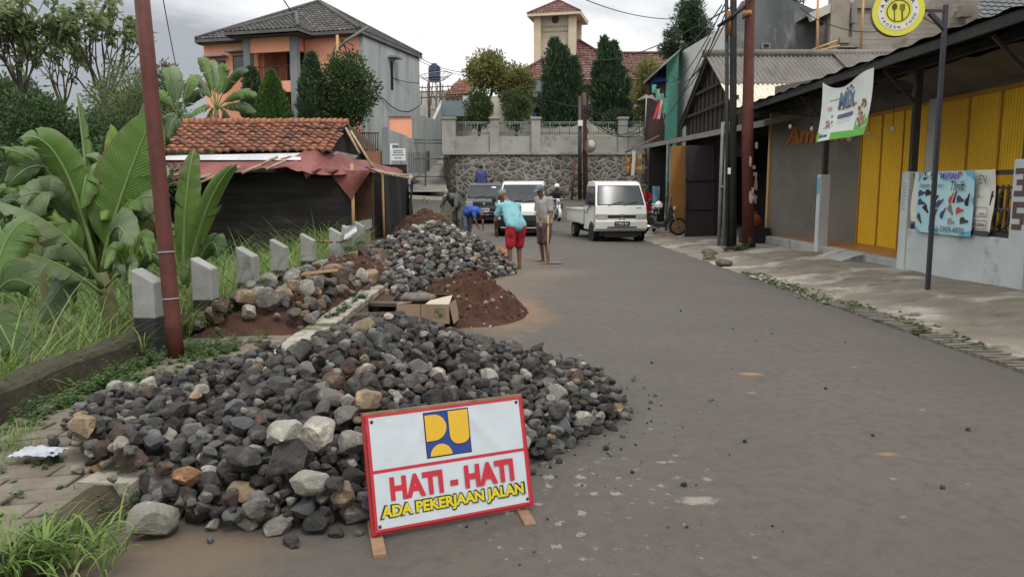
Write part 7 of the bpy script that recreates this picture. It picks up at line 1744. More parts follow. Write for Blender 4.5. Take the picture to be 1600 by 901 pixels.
def pickup(lab, cat, loc, rotz, paint, prof, wsi, top_w=.69, bw=.80, L=3.75, bedh=.36, style=0, plate='', plate_m=None, bed_open=True, lift=0.):
    """prof: side outline of the cab from the front bumper up over the roof to the rear of the cab; wsi: index of the windscreen base in prof"""
    t = thing('pickup_truck', lab, cat, loc, rotz); zb, zt = prof[wsi][1], max(p[1] for p in prof)
    def hw(z): return bw if z <= zb else lerp(bw, top_w, ((z-zb)/(zt-zb))**1.15)
    mb = MB(); n = len(prof); V = []
    xs_ = [-1,-.93,-.6,-.2,.2,.6,.93,1]
    for k, q in enumerate(xs_):
        for (y, z) in prof:
            bow = .05*(abs(q)**3)*(1 if y < .9 else 0)
            V.append((q*hw(z), y + bow, z))
    F = []
    for k in range(len(xs_)-1):
        for i in range(n):
            a, b = k*n+i, k*n+(i+1)%n; F.append((a, b, b+n, a+n))
    F.append(tuple(range(n-1,-1,-1))); F.append(tuple((len(xs_)-1)*n+i for i in range(n)))
    mb.add(V, F, 0, False); body = mb.build('cab_body', [paint], t, False, bevel=.022, seg=2)
    # windscreen
    (y0, z0), (y1, z1) = prof[wsi], prof[wsi+1]; d = Vector((0, y1-y0, z1-z0)); nrm = Vector((0, -d.z, d.y)).normalized()
    def ws(u, v, e=.010):
        vv = lerp(.05, .93, v); z = lerp(z0, z1, vv); m_ = hw(z) - .075; q = abs(u)**3; return Vector((u*m_, lerp(y0, y1, vv) + .05*(abs(u*m_/hw(z))**3), z)) + nrm*e
    mb = MB(); mb.grid(lambda u, v: ws(u*2-1, v), 12, 6); mb.build('windscreen', [glass_b], t, False)
    mb = MB(); edge = [ws(-1,0,.012), ws(-.5,0,.012), ws(0,0,.012), ws(.5,0,.012), ws(1,0,.012), ws(1,.5,.012), ws(1,1,.012), ws(.5,1,.012), ws(0,1,.012), ws(-.5,1,.012), ws(-1,1,.012), ws(-1,.5,.012), ws(-1,0,.012)]; mb.tube(edge, .012, 5); mb.build('seal', [plastic], t, False)
    mb = MB()
    for s in (-.55, .1): mb.tube([ws(s,-.04,.02), ws(s+.25,.06,.024), ws(s+.62,.13,.022)], .010, 5)
    mb.build('wiper', [plastic], t, False)
    yb = prof[-2][0] if prof[-1][1] < .5 else prof[-1][0]
    for s in (-1, 1):
        mb = MB(); ya, yz = y0 + .16, yb - .12; zlo, zhi = z0 + .02, zt - .16
        pts = [(s*(hw(zlo)+.006), ya, zlo), (s*(hw(zlo)+.006), yz, zlo), (s*(hw(zhi)+.006), yz, zhi), (s*(hw(zhi)+.006), y0 + (y1-y0)*.82 + .16, zhi)]
        mb.add(pts, [(0,1,2,3) if s < 0 else (3,2,1,0)]); mb.build('side_window', [glass_b], t, False)
        mb = MB(); mb.ell((s*(bw+.13), y0+.10, z0+.13), (.085,.045,.10), 10); mb.tube([(s*(hw(z0+.02)), y0+.13, z0+.02), (s*(bw+.10), y0+.10, z0+.10)], .016, 5); mb.build('mirror', [plastic], t, False)
        mb = MB(); mb.box(*(sorted((s*(bw+.002), s*(bw+.02)))[0], yb-.42, .86, sorted((s*(bw+.002), s*(bw+.02)))[1], yb-.26, .89)); mb.build('door_handle', [plastic], t, False)
        for yg in (y0+.13, yb-.06): mb = MB(); mb.tube([(s*(bw+.004), yg, .45), (s*(bw+.004), yg, z0)], .006, 4); mb.build('door_gap', [plastic], t, False)
    zlo_ = min(p[1] for p in prof[:4])
    fy = lambda z, zz=None: fy_(max(z, zlo_ + 1e-4))
    fy_ = lambda z: min(lerp(prof[i][0], prof[i+1][0], (z-prof[i][1])/(prof[i+1][1]-prof[i][1]+1e-9)) for i in range(len(prof)-1) if min(prof[i][1],prof[i+1][1])-1e-6 <= z <= max(prof[i][1],prof[i+1][1])+1e-6 and prof[i+1][1] > prof[i][1])
    cf = lambda x, z, e: fy(z) + .05*abs(x/bw)**3 - e
    def front(name, x0, x1, z0_, z1_, e, m, bev=.008, par=None, th=.03):
        mb = MB(); xm = np.linspace(x0*(bw/.73 if abs(x1-x0) > .03 else 1), x1*bw/.73, 7); V, F = [], []
        for x in xm: V += [(x, cf(x,z0_,e), z0_), (x, cf(x,z1_,e), z1_), (x, cf(x,z1_,e)+th+e, z1_), (x, cf(x,z0_,e)+th+e, z0_)]
        for i in range(6):
            for k in range(4): F.append((i*4+k, i*4+(k+1)%4, i*4+4+(k+1)%4, i*4+4+k))
        F += [(0,3,2,1), (24,25,26,27)]; mb.add(V, F); return mb.build(name, m, par or t, False, bevel=bev, seg=2)
    if style == 0:      # slim grille between two wide lamps
        front('grille', -.40, .40, .735, .835, .012, [plastic]); front('headlight', -.68, -.40, .715, .86, .018, [lampg]); front('headlight', .40, .68, .715, .86, .018, [lampg])
        front('indicator', -.725, -.685, .73, .85, .012, [amber]); front('indicator', .685, .725, .73, .85, .012, [amber])
        front('bumper', -.74, .74, .40, .66, .055, [paint], .03); front('bumper_slot', -.42, .42, .445, .485, .06, [plastic]); zp = .575
        mb = MB(); s_ = .062
        for (cx, cz, a) in ((0,.845,0),(-.055,.752,2.094),(.055,.752,-2.094)):
            pts = [(0,-.055),(.034,0),(0,.055),(-.034,0)]; ca, sa = math.cos(a), math.sin(a)
            q = [(cx + x*ca - z*sa, cf(0,.79,.02), cz - .02 + x*sa + z*ca) for x, z in pts]; mb.add(q + [(x, y+.012, z) for x, y, z in q], [(0,1,2,3),(1,0,4,5),(2,1,5,6),(3,2,6,7),(0,3,7,4)])
        mb.build('emblem', [chrome], t, False); front('name_badge', .42, .58, 1.03, 1.045, .006, [plastic], 0)
    elif style == 1:    # black lower face
        front('grille', -.60, .60, .60, .74, .014, [plastic]); front('headlight', -.71, -.42, .76, .94, .014, [lampg]); front('headlight', .42, .71, .76, .94, .014, [lampg])
        front('bumper', -.73, .73, .30, .60, .045, [plastic], .03); front('lower_grille', -.40, .40, .355, .43, .05, [mat('mesh_dark', (.008,.008,.008))]); front('bumper_strip', -.60, .60, .30, .34, .06, [paint]); zp = .52
        mb = MB(); mb.ell((0, cf(0,.90,.004), .90), (.06,.012,.045), 12); mb.build('emblem', [chrome], t, False)
    else:
        front('grille', -.42, .42, .80, .90, .012, [plastic]); front('headlight', -.72, -.44, .77, .95, .016, [lampg]); front('headlight', .44, .72, .77, .95, .016, [lampg])
        front('bumper', -.74, .74, .34, .68, .045, [paint], .03); front('lower_grille', -.42, .42, .40, .49, .05, [mat('mesh_dark', (.008,.008,.008))]); zp = .60
        mb = MB()
        for a, b in (((-.44,.39),(.44,.39)),((.44,.39),(.44,.50)),((.44,.50),(-.44,.50)),((-.44,.50),(-.44,.39))): mb.tube([(a[0], cf(a[0],a[1],.055), a[1]), (b[0], cf(b[0],b[1],.055), b[1])], .014, 6)
        mb.build('grille_frame', [chrome], t, False); mb = MB(); mb.ell((0, cf(0,.85,.012), .85), (.045,.012,.04), 10); mb.build('emblem', [mat('emblem_blue', (.4,.45,.6))], t, False)
    pl = front('number_plate', -.215, .215, zp-.065, zp+.065, .062 if style != 1 else .055, [plate_m or black_m], 0, None, .02)
    if plate: text(plate, (0, cf(0,zp,.066 if style != 1 else .06) - .006, zp), (1,0,0), (0,0,1), .07, [platew if plate_m is None else black_m], pl, width=.36, bold=.02, ext=0, world=False)
    # chassis, bed, wheels
    mb = MB(); mb.box(-.55, .25, .24, .55, L-.1, .40); mb.box(-.66, .1, .20, .66, .9, .34); mb.box(-.5, .05, .16, .5, .25, .32); mb.build('chassis', [mat('chassis_black', (.018,.017,.016), rough=.9)], t, False)
    y0b, y1b, zf = yb + .06, L, .62; mb = MB()
    bx_ = bw + .015; mb.box(-bx_, y0b, zf-.10, bx_, y1b, zf)
    for s in (-1, 1): mb.box(min(s*bx_, s*(bx_-.04)), y0b, zf, max(s*bx_, s*(bx_-.04)), y1b, zf+bedh); mb.box(min(s*(bx_+.035), s*(bx_+.001)), y0b, zf+bedh-.05, max(s*(bx_+.035), s*(bx_+.001)), y1b, zf+bedh+.012)
    mb.box(-bx_+.04, y0b, zf, bx_-.04, y0b+.04, zf+bedh); mb.box(-bx_+.04, y1b-.04, zf, bx_-.04, y1b, zf+bedh)
    mb.build('cargo_bed', [paint], t, False, bevel=.006, seg=1)
    wy = (.62 if style else .55, L-.75)
    for s in (-1, 1):
        for y in wy: wheel(t, s*(bw-.11), y, .275, .17, s)
        mb = MB(); mb.lathe([(.315,-.01),(.345,-.01),(.345,.01),(.315,.01)], (s*(bw-.012), wy[0], .275), 26, (1,0,0)); mb.lathe([(0,0),(.312,0)], (s*(bw+.003), wy[0], .275), 26, (1,0,0)); mb.build('wheel_arch', [plastic], t, False)
        mb = MB(); mb.box(min(s*(bw-.14),s*(bw-.02)), wy[1]-.5, .22, max(s*(bw-.14),s*(bw-.02)), wy[1]-.46, .55); mb.build('mud_flap', [rubber], t, False)
    return t
P_A = [(.06,.34),(.0,.42),(-.015,.60),(.0,.86),(.06,1.10),(.40,1.74),(.52,1.815),(.9,1.85),(1.38,1.83),(1.45,1.70),(1.47,.36)]
P_B = [(.06,.32),(.0,.42),(-.01,.62),(.02,.86),(.14,1.03),(.28,1.12),(.78,1.78),(.90,1.84),(1.3,1.88),(1.62,1.86),(1.70,1.72),(1.72,.36)]
P_C = [(.06,.34),(.0,.44),(-.015,.66),(.0,.95),(.16,1.08),(.62,1.66),(.74,1.73),(1.1,1.77),(1.42,1.75),(1.50,1.62),(1.52,.36)]
pa = G(962, 376); tA = pickup('white flatbed pickup parked on the right side of the road, facing the camera', 'pickup truck', (pa.x+.05, pa.y-.9, 0), R(9), carwhite, P_A, 4, plate='F 9063 BA', style=0)
pb_ = G(812, 370); tB = pickup('white pickup in the middle of the road behind the two workers', 'pickup truck', (pb_.x, pb_.y-.3, .0), R(-8), carwhite, P_B, 5, style=1, plate='8 IB', L=4.0)
pc_ = G(757, 353); tC = pickup('black pickup behind the workers with a man standing on its bed', 'pickup truck', (pc_.x, pc_.y-.5, rz(pc_.y)), R(-3), carblack, P_C, 4, style=2, plate='B 9243', plate_m=platew, L=3.9)
# sticker on the black pickup's windscreen
M_ = WORLD_M[tC.name]
mb = MB(); mb.add([(.30,.575,1.585),(.48,.585,1.585),(.48,.53,1.53),(.30,.52,1.53)], [(0,1,2,3)]); mb.v = [tuple(Vector(v) + Vector((0,-.035,0))) for v in mb.v]; mb.build('paper_sticker', [white_m], tC, False)
# goods on the white flatbed
mb = MB(); r = random.Random(3)
for k in range(5): mb.ell(WORLD_M[tA.name] @ Vector((-.45+.22*k, 2.3+.3*(k%2), .92+.05*(k%3))), (.2,.3,.15), 8)
tag(mb.build('cargo_bundle', [mat('cargo_blue', (.14,.20,.27), (.4,.42,.43), sc_=3, lo=.45, hi=.6)]), 'blue and white bundles loaded on the white flatbed pickup', 'cargo')

# ------------------------------------------------------------------ motorbikes
def motorbike(lab, loc, rotz, paint, scale=1.0, handle=True):
    t = thing('motorbike', lab, 'motorbike', loc, rotz)
    def wh(y):
        mb = MB(); mb.lathe([(.22,-.045),(.27,-.05),(.29,0),(.27,.05),(.22,.045)], (0,y,.29), 24, (1,0,0)); w_ = mb.build('wheel', [rubber], t, False)
        mb = MB(); mb.lathe([(.205,-.03),(.225,-.03),(.225,.03),(.205,.03)], (0,y,.29), 20, (1,0,0)); mb.lathe([(0,-.05),(.06,-.05),(.06,.05),(0,.05)], (0,y,.29), 10, (1,0,0))
        for k in range(5): a = k*1.2566; mb.tube([(0,y,.29),(0,y+.21*math.cos(a),.29+.21*math.sin(a))], .012, 5)
        mb.build('rim', [rim_m], w_, False)
    wh(0); wh(1.22)
    mb = MB(); mb.tube([(-.07,0,.29),(-.07,.14,.62),(-.04,.25,.92)], .025, 7); mb.tube([(.07,0,.29),(.07,.14,.62),(.04,.25,.92)], .025, 7); mb.build('fork', [chrome], t, False)
    mb = MB(); mb.grid(lambda u, v: ((v-.5)*.13, -.33*math.cos(lerp(-.3,2.2,u)), .29 + .33*math.sin(lerp(-.3,2.2,u)) - .02*abs(v-.5)), 14, 4); mb.build('fender', [paint], t, False)
    def body(u, v):
        prof = [(.12,.62),(.22,.95),(.30,.98),(.36,.66),(.50,.42),(.75,.45),(.85,.62),(1.05,.70),(1.45,.82),(1.5,.72),(1.15,.50),(.8,.30),(.45,.27),(.28,.45)]
        return prof
    pr = body(0,0); mb = MB(); mb.prism(pr, (-.09,0,0), (0,1,0), (0,0,1), (.18,0,0)); mb.build('body_panel', [paint], t, False, bevel=.04, seg=3)
    mb = MB(); mb.prism([(.66,.70),(.9,.76),(1.40,.88),(1.46,.83),(1.1,.69),(.75,.62)], (-.12,0,0), (0,1,0), (0,0,1), (.24,0,0)); mb.build('seat', [plastic], t, False, bevel=.03)
    mb = MB(); mb.tube([(-.33,.34,1.02),(-.12,.25,.98),(.12,.25,.98),(.33,.34,1.02)], .018, 6); mb.build('handlebar', [chrome], t, False)
    mb = MB(); mb.ell((0,.13,.86), (.10,.07,.09), 10); mb.build('headlight', [lampg], t, False)
    mb = MB(); mb.tube([(-.12,.6,.24),(-.15,1.0,.30),(-.15,1.5,.42)], [.03,.045,.05], 8); mb.build('exhaust', [chrome], t, False)
    for s in (-1,1): mb = MB(); mb.tube([(s*.28,.27,1.0),(s*.34,.24,1.18)], .008, 4); mb.ell((s*.36,.24,1.2), (.06,.015,.045), 8); mb.build('mirror', [plastic], t, False)
    return t
mbA = P(1068, 0, 25.6)
motorbike('black motorbike parked under the carport beside the dark door', (P(1072,0,25.3).x-.05, 25.3, .09), R(78+180-180), mat('bike_black', (.016,.016,.018), rough=.3, coat=.4))
pr_ = G(876, 350); mr_y = 34.5
RB = motorbike('motorbike ridden past the white pickup towards the camera', (P(876,0,mr_y).x, mr_y, rz(mr_y)), R(6), mat('bike_white', (.42,.41,.38), rough=.35, coat=.3))
# parked bike front with white cowl, mostly hidden behind the post
motorbike('small motorbike with a white helmet hung on it at the carport edge', (P(1030,0,27.2).x, 27.2, .09), R(-12), mat('bike_dark', (.03,.03,.033), rough=.4))
p = P(1029, 335, 27.0); mb = MB(); mb.ell((p.x, 27.0, 1.05), (.14,.16,.14), 14); mb.box(p.x-.10, 26.83, .98, p.x+.10, 26.88, 1.07); tag(mb.build('helmet', [white_m], None), 'white helmet hung on the small motorbike under the carport', 'helmet')

# ================================================================== people
SK = mat('skin', (.16,.082,.05), (.13,.066,.04), sc_=5, rough=.6); SK2 = mat('skin_light', (.25,.14,.09), (.21,.115,.075), sc_=5, rough=.6)
HAIR = mat('hair_black', (.012,.011,.010), rough=.7)
def cone_caps(mb, a, b, ra, rb, n=12):
    a, b = Vector(a), Vector(b); d = b - a; l = d.length
    if l < 1e-5: mb.ell(a, (ra,)*3, n); return
    d.normalize(); pts, rs = [], []
    for k in range(4): t = math.pi/2*k/4; pts.append(a - d*ra*math.cos(t)); rs.append(max(.002, ra*math.sin(t)))
    for k in range(5): u = k/4; pts.append(a.lerp(b, u)); rs.append(lerp(ra, rb, u))
    for k in range(1, 5): t = math.pi/2*k/4; pts.append(b + d*rb*math.sin(t)); rs.append(max(.002, rb*math.cos(t)))
    mb.tube(pts, rs, n)
def fuse(mb, name, mats, parent, voxel, smooth=4, crease=False):
    """one continuous skin from overlapping tapered volumes"""
    me = bpy.data.meshes.new('tmp'); me.from_pydata([Vector(v) for v in mb.v], [], mb.f); ob = bpy.data.objects.new('tmp', me); col.objects.link(ob)
    m = ob.modifiers.new('r', 'REMESH'); m.mode = 'VOXEL'; m.voxel_size = voxel; s = ob.modifiers.new('s', 'SMOOTH'); s.iterations = smooth; s.factor = .5
    dg = bpy.context.evaluated_depsgraph_get(); ev = ob.evaluated_get(dg); e = ev.to_mesh()
    vs = [v.co.copy() for v in e.vertices]; fs = [tuple(p.vertices) for p in e.polygons]; ev.to_mesh_clear(); bpy.data.objects.remove(ob)
    if crease: vs = [v + Vector((mnoise.noise(v*7 + Vector((3,1,5))) + .6*mnoise.noise(Vector((v.x*16, v.y*16, v.z*7))), mnoise.noise(v*7 + Vector((13,1,5))) + .6*mnoise.noise(Vector((v.x*17+5, v.y*15, v.z*8))), .4*mnoise.noise(v*9)))*.017 for v in vs]
    o = MB(); o.add(vs, fs, 0, True); return o.build(name, mats, parent, False)
def person(lab, loc, rotz, J, wear, skin=SK, voxel=.011, group=None):
    """J: joints in metres, body facing -y, left hand at +x"""
    t = thing('person', lab, 'person', loc, rotz, group); V = {k: Vector(v) for k, v in J.items()}
    mb = MB(); C_ = lambda a, b, ra, rb: cone_caps(mb, V[a] if isinstance(a, str) else a, V[b] if isinstance(b, str) else b, ra, rb)
    hd = V['head']; nk = V['neck']; up = (hd - nk).normalized(); fwd = V.get('look', Vector((0,-1,0))); fwd = (fwd - up*fwd.dot(up)).normalized(); rt = fwd.cross(up)
    rot = Matrix((rt, -fwd, up)).transposed()
    mb.ell(hd + up*.03, (.078,.095,.105), 16, rot=rot); mb.ell(hd - up*.045 + fwd*.022, (.058,.068,.075), 14, rot=rot)
    cone_caps(mb, hd + fwd*.086 + up*.012, hd + fwd*.106 - up*.018, .010, .015, 8)          # nose
    mb.ell(hd + fwd*.080 - up*.062, (.026,.014,.009), 8, rot=rot); mb.ell(hd + fwd*.07 - up*.098, (.028,.022,.02), 8, rot=rot)
    for s in (-1,1): mb.ell(hd + rt*s*.08 + up*.0, (.012,.022,.032), 8, rot=rot); mb.ell(hd + fwd*.078 + rt*s*.03 + up*.042, (.024,.012,.008), 8, rot=rot)
    C_('neck', hd - up*.03, .055, .052); C_('chest', 'neck', .105, .06)
    for s in ('L','R'):
        C_('chest', 'sh'+s, .10, .062); C_('sh'+s, 'el'+s, .050, .040); C_('el'+s, 'wr'+s, .040, .026)
        C_('hip'+s, 'kn'+s, .082, .052); C_('kn'+s, 'an'+s, .052, .035); hl = V['an'+s]; to = V['to'+s]
        cone_caps(mb, hl + Vector((0,0,-.025)), to, .035, .024); C_('pelvis', 'hip'+s, .10, .088)
        d = (V['wr'+s] - V['el'+s]).normalized(); hdv = V.get('hd'+s, d).normalized(); pm = V['wr'+s] + hdv*.055; cone_caps(mb, V['wr'+s], pm, .025, .032, 10)
        sidev = hdv.cross(Vector((0,1,0.2))); sidev = sidev.normalized() if sidev.length > .1 else Vector((1,0,0)); cur = hdv.cross(sidev)*(-1 if s == 'L' else 1)
        grip = V.get('grip'+s)
        for k in range(4):
            b0_ = pm + sidev*(k-1.5)*.019 + hdv*.02; l = (.072,.08,.075,.058)[k]; c1 = b0_ + hdv*l*.5 + cur*l*.15; cone_caps(mb, b0_, c1, .0095, .0085, 7); cone_caps(mb, c1, c1 + hdv*l*.3 + cur*l*.45, .0085, .007, 7)
        cone_caps(mb, V['wr'+s] + hdv*.025 - sidev*.022, pm + cur*.03 - sidev*.045 + hdv*.0, .011, .009, 7)
    C_('pelvis', 'waist', .115, .105); C_('waist', 'chest', .108, .125)
    body = fuse(mb, 'body', [skin], t, voxel)
    for s in (-1,1):
        e_ = MB(); e_.ell(hd + fwd*.083 + rt*s*.031 + up*.022, (.011,.006,.006), 8, rot=rot); e_.build('eye', [HAIR], t, False)
    for w_ in wear:
        kind, m = w_[0], w_[1]; g = MB()
        if kind == 'shirt':
            for s in ('L','R'):
                cone_caps(g, V['chest'], V['sh'+s], .125, .080); sl = w_[2] if len(w_) > 2 else .6
                a = V['sh'+s]; b = a.lerp(V['el'+s], min(1, sl)); cone_caps(g, a, b, .072, .068)
                if sl > 1: cone_caps(g, V['el'+s], V['el'+s].lerp(V['wr'+s], sl-1), .056, .043)
            cone_caps(g, V['pelvis'] + (V['pelvis']-V['waist'])*.15, V['waist'], .138, .135); cone_caps(g, V['waist'], V['chest'], .140, .150); cone_caps(g, V['chest'], V['chest'].lerp(V['neck'], .75), .13, .075)
            for s in ('L','R'): cone_caps(g, V['hip'+s]+Vector((0,0,.04)), V['chest'].lerp(V['sh'+s],.3), .115, .125)
        elif kind in ('shorts', 'trousers'):
            for s in ('L','R'):
                cone_caps(g, V['pelvis'], V['hip'+s], .13, .115)
                if kind == 'shorts': cone_caps(g, V['hip'+s], V['hip'+s].lerp(V['kn'+s], w_[2] if len(w_) > 2 else .85), .112, .098)
                else: cone_caps(g, V['hip'+s], V['kn'+s], .108, .080); cone_caps(g, V['kn'+s], V['an'+s] + Vector((0,0,.03)), .080, .062)
            cone_caps(g, V['pelvis'], V['waist'], .13, .12)
        elif kind == 'cap':
            g.ell(hd + up*.055 - fwd*.004, (.092,.108,.085), 16, rot=rot); g.ell(hd + up*.055 + fwd*.125, (.07,.075,.012), 12, rot=rot)
        elif kind == 'hair': g.ell(hd + up*.05 - fwd*.014, (.086,.098,.095), 16, rot=rot)
        elif kind == 'helmet': g.ell(hd + up*.035 - fwd*.008, (.125,.145,.125), 18, rot=rot)
        elif kind == 'shoes':
            for s in ('L','R'): cone_caps(g, V['an'+s] + Vector((0,0,-.03)), V['to'+s], .045, .036)
        nm = {'shirt':'shirt','shorts':'shorts','trousers':'trousers','cap':'cap','hair':'hair','helmet':'helmet','shoes':'shoes'}[kind]
        o = fuse(g, nm, [m], t, .013, 3, kind in ('shirt','shorts','trousers'))
        if kind == 'helmet':
            q = MB(); q.ell(hd + up*.015 + fwd*.085, (.085,.055,.05), 12, rot=rot); q.build('visor', [glass], o, False)
    return t
cl_ = lambda n, a, b, s=3: mat('cloth_' + n, a, b, sc_=s, rough=.9, bump=.3, bsc=25, dirt=((a[0]*.6+.03, a[1]*.6+.022, a[2]*.6+.012), 4, .56, .74))
CY = cl_('cyan', (.14,.36,.42), (.19,.36,.37)); 
overlay_c = CY
REDC = cl_('red', (.34,.018,.028), (.28,.014,.022)); GR1 = cl_('greytee', (.25,.24,.22), (.32,.31,.285)); MAR = cl_('maroon', (.075,.048,.052), (.10,.06,.062)); CAPB = cl_('capblue', (.135,.16,.19), (.11,.13,.16)); CAPG = cl_('capgrey', (.24,.225,.19), (.19,.175,.15))
GR2 = cl_('darkgrey', (.075,.075,.075), (.10,.10,.098)); BLU = cl_('royal', (.035,.09,.36), (.03,.075,.3)); NAV = cl_('violetblue', (.055,.06,.19), (.045,.05,.15)); JEAN = cl_('jean', (.10,.115,.135), (.13,.145,.16)); PNK = cl_('pink', (.42,.22,.24), (.36,.18,.2)); DKJ = cl_('darkjacket', (.02,.021,.026), (.03,.03,.034))
# bent worker in cyan, seen from behind: facing away and leaning forward to the left
g_ = G(803, 422)
person('worker in a cyan tee shirt, red shorts and cap, bending over the road edge', (g_.x, g_.y, 0), R(206), dict(
    pelvis=(0,.10,.92), waist=(0,.0,1.04), chest=(0,-.20,1.22), neck=(0,-.33,1.37), head=(.03,-.43,1.47), look=(.1,-.75,-.65),
    shL=(.20,-.22,1.26), shR=(-.20,-.24,1.26), elL=(.27,-.28,.98), elR=(-.26,-.34,.98), wrL=(.20,-.42,.76), wrR=(-.16,-.48,.76),
    hipL=(.10,.10,.86), hipR=(-.10,.10,.86), knL=(.12,.05,.47), knR=(-.12,-.02,.47), anL=(.12,.10,.07), anR=(-.12,.02,.07), toL=(.15,-.10,.025), toR=(-.15,-.18,.025)),
    [('shirt', CY, .55), ('shorts', REDC, .88), ('cap', CAPG)])
g_ = G(849, 411)
person('worker in a grey tee shirt, maroon shorts and blue cap leaning on a hoe', (g_.x, g_.y, 0), R(-48), dict(
    pelvis=(0,.02,.90), waist=(0,.03,1.03), chest=(0,.0,1.28), neck=(0,-.05,1.45), head=(0,-.10,1.565), look=(0,-.92,-.38),
    shL=(.19,-.0,1.37), shR=(-.19,-.0,1.37), elL=(.25,-.02,1.08), elR=(-.22,.02,1.09), wrL=(.30,-.15,.93), wrR=(.16,-.26,1.0),
    hipL=(.10,.02,.86), hipR=(-.10,.02,.86), knL=(.11,-.02,.47), knR=(-.11,.03,.47), anL=(.11,.04,.07), anR=(-.11,.10,.07), toL=(.14,-.16,.025), toR=(-.14,-.10,.025)),
    [('shirt', GR1, .7), ('shorts', MAR, .95), ('cap', CAPB)])
m_ = Matrix.Translation((g_.x, g_.y, 0)) @ Matrix.Rotation(R(-48), 4, 'Z')
t = thing('hoe', 'wooden handled hoe held by the worker in the grey tee shirt', 'hoe', (g_.x+.1, g_.y-.2, 0))
a, b = m_ @ Vector((.33,-.19,1.06)), m_ @ Vector((.34,-.20,.03))
mb = MB(); mb.tube([a, a.lerp(b,.5), b], .020, 8); mb.build('handle', [woodpale], t)
mb = MB(); mb.bar(b + Vector((-.02,0,.02)), b + Vector((.30,.02,.015)), .17, .012); mb.bar(b + Vector((-.03,0,.02)), b + Vector((-.22,.02,.012)), .07, .012); mb.build('blade', [mat('hoe_steel', (.24,.215,.18), (.16,.12,.09), sc_=6, rough=.5)], t)
# two men working at the far side of the heap
y_ = 24.4; g2 = P(708, 0, y_)
person('worker in dark grey clothes and helmet leaning over the far soil mound', (g2.x, y_, .22), R(-28), dict(
    pelvis=(0,.18,.86), waist=(0,.05,.98), chest=(0,-.22,1.12), neck=(0,-.38,1.20), head=(0,-.50,1.27), look=(.1,-.9,-.4),
    shL=(.19,-.24,1.14), shR=(-.19,-.26,1.14), elL=(.24,-.34,.86), elR=(-.24,-.38,.86), wrL=(.14,-.48,.64), wrR=(-.12,-.52,.64),
    hipL=(.10,.18,.82), hipR=(-.10,.18,.82), knL=(.12,.05,.45), knR=(-.12,.16,.44), anL=(.12,.14,.07), anR=(-.12,.24,.07), toL=(.14,-.06,.025), toR=(-.14,.04,.025)),
    [('shirt', GR2, 1.7), ('trousers', cl_('greytrousers', (.13,.125,.115), (.1,.097,.09))), ('cap', CAPG), ('shoes', DKJ)])
y_ = 24.6; g3 = P(731, 0, y_)
person('worker in a bright blue shirt and jeans bent double beside the black pickup', (g3.x, y_, .0), R(62), dict(
    pelvis=(0,.16,.86), waist=(0,.04,.95), chest=(0,-.24,.92), neck=(0,-.40,.86), head=(0,-.50,.78), look=(0,-.4,-.9),
    shL=(.19,-.28,.92), shR=(-.19,-.28,.92), elL=(.24,-.34,.65), elR=(-.24,-.34,.65), wrL=(.15,-.42,.42), wrR=(-.15,-.42,.42),
    hipL=(.10,.16,.80), hipR=(-.10,.16,.80), knL=(.13,.05,.44), knR=(-.13,.08,.44), anL=(.13,.14,.07), anR=(-.13,.16,.07), toL=(.15,-.06,.025), toR=(-.15,-.04,.025)),
    [('shirt', BLU, .6), ('trousers', JEAN), ('hair', HAIR), ('shoes', DKJ)])
STAND = dict(pelvis=(0,.02,.90), waist=(0,.02,1.03), chest=(0,.0,1.28), neck=(0,-.02,1.46), head=(0,-.04,1.58),
    shL=(.19,0,1.38), shR=(-.19,0,1.38), elL=(.25,.03,1.10), elR=(-.25,.03,1.10), wrL=(.24,-.10,.88), wrR=(-.24,-.10,.88),
    hipL=(.10,.02,.86), hipR=(-.10,.02,.86), knL=(.11,0,.47), knR=(-.11,0,.47), anL=(.11,.06,.07), anR=(-.11,.06,.07), toL=(.13,-.14,.025), toR=(-.13,-.14,.025))
mC = WORLD_M[tC.name]
mb = MB(); mb.obox((-.30,2.3,.745), (.7,.55,.23)); mb.v = [tuple(mC @ Vector(v)) for v in mb.v]; tag(mb.build('wooden_crate', [wood], None, bevel=.01), 'low wooden crate under the man standing on the black pickup', 'crate')
q = mC @ Vector((-.32, 2.3, .86))
person('man in violet blue tee shirt standing on the black pickup, back turned', tuple(q), R(184), STAND, [('shirt', NAV, .6), ('trousers', GR2), ('hair', HAIR), ('shoes', DKJ)])
SIT = dict(STAND); SIT.update(pelvis=(0,.05,.48), waist=(0,.05,.61), chest=(0,.0,.86), neck=(0,-.02,1.04), head=(0,-.04,1.16), shL=(.19,0,.96), shR=(-.19,0,.96), elL=(.25,-.05,.70), elR=(-.25,-.05,.70), wrL=(.14,-.28,.62), wrR=(-.14,-.28,.62), hipL=(.10,.02,.46), hipR=(-.10,.02,.46), knL=(.13,-.42,.48), knR=(-.13,-.42,.48), anL=(.13,-.40,.08), anR=(-.13,-.40,.08), toL=(.14,-.60,.03), toR=(-.14,-.60,.03))
q = mC @ Vector((.10, 2.75, .62))
person('person in a pink top sitting on the bed of the black pickup', tuple(q), R(170), SIT, [('shirt', PNK, .6), ('trousers', GR2), ('hair', HAIR), ('shoes', DKJ)], SK2)
y_ = 36.0; g4 = P(783, 0, y_)
person('man standing between the black pickup and the white pickup', (g4.x, y_, rz(y_)-.02), R(20), STAND, [('shirt', DKJ, 1.6), ('trousers', GR2), ('hair', HAIR), ('shoes', DKJ)], SK)
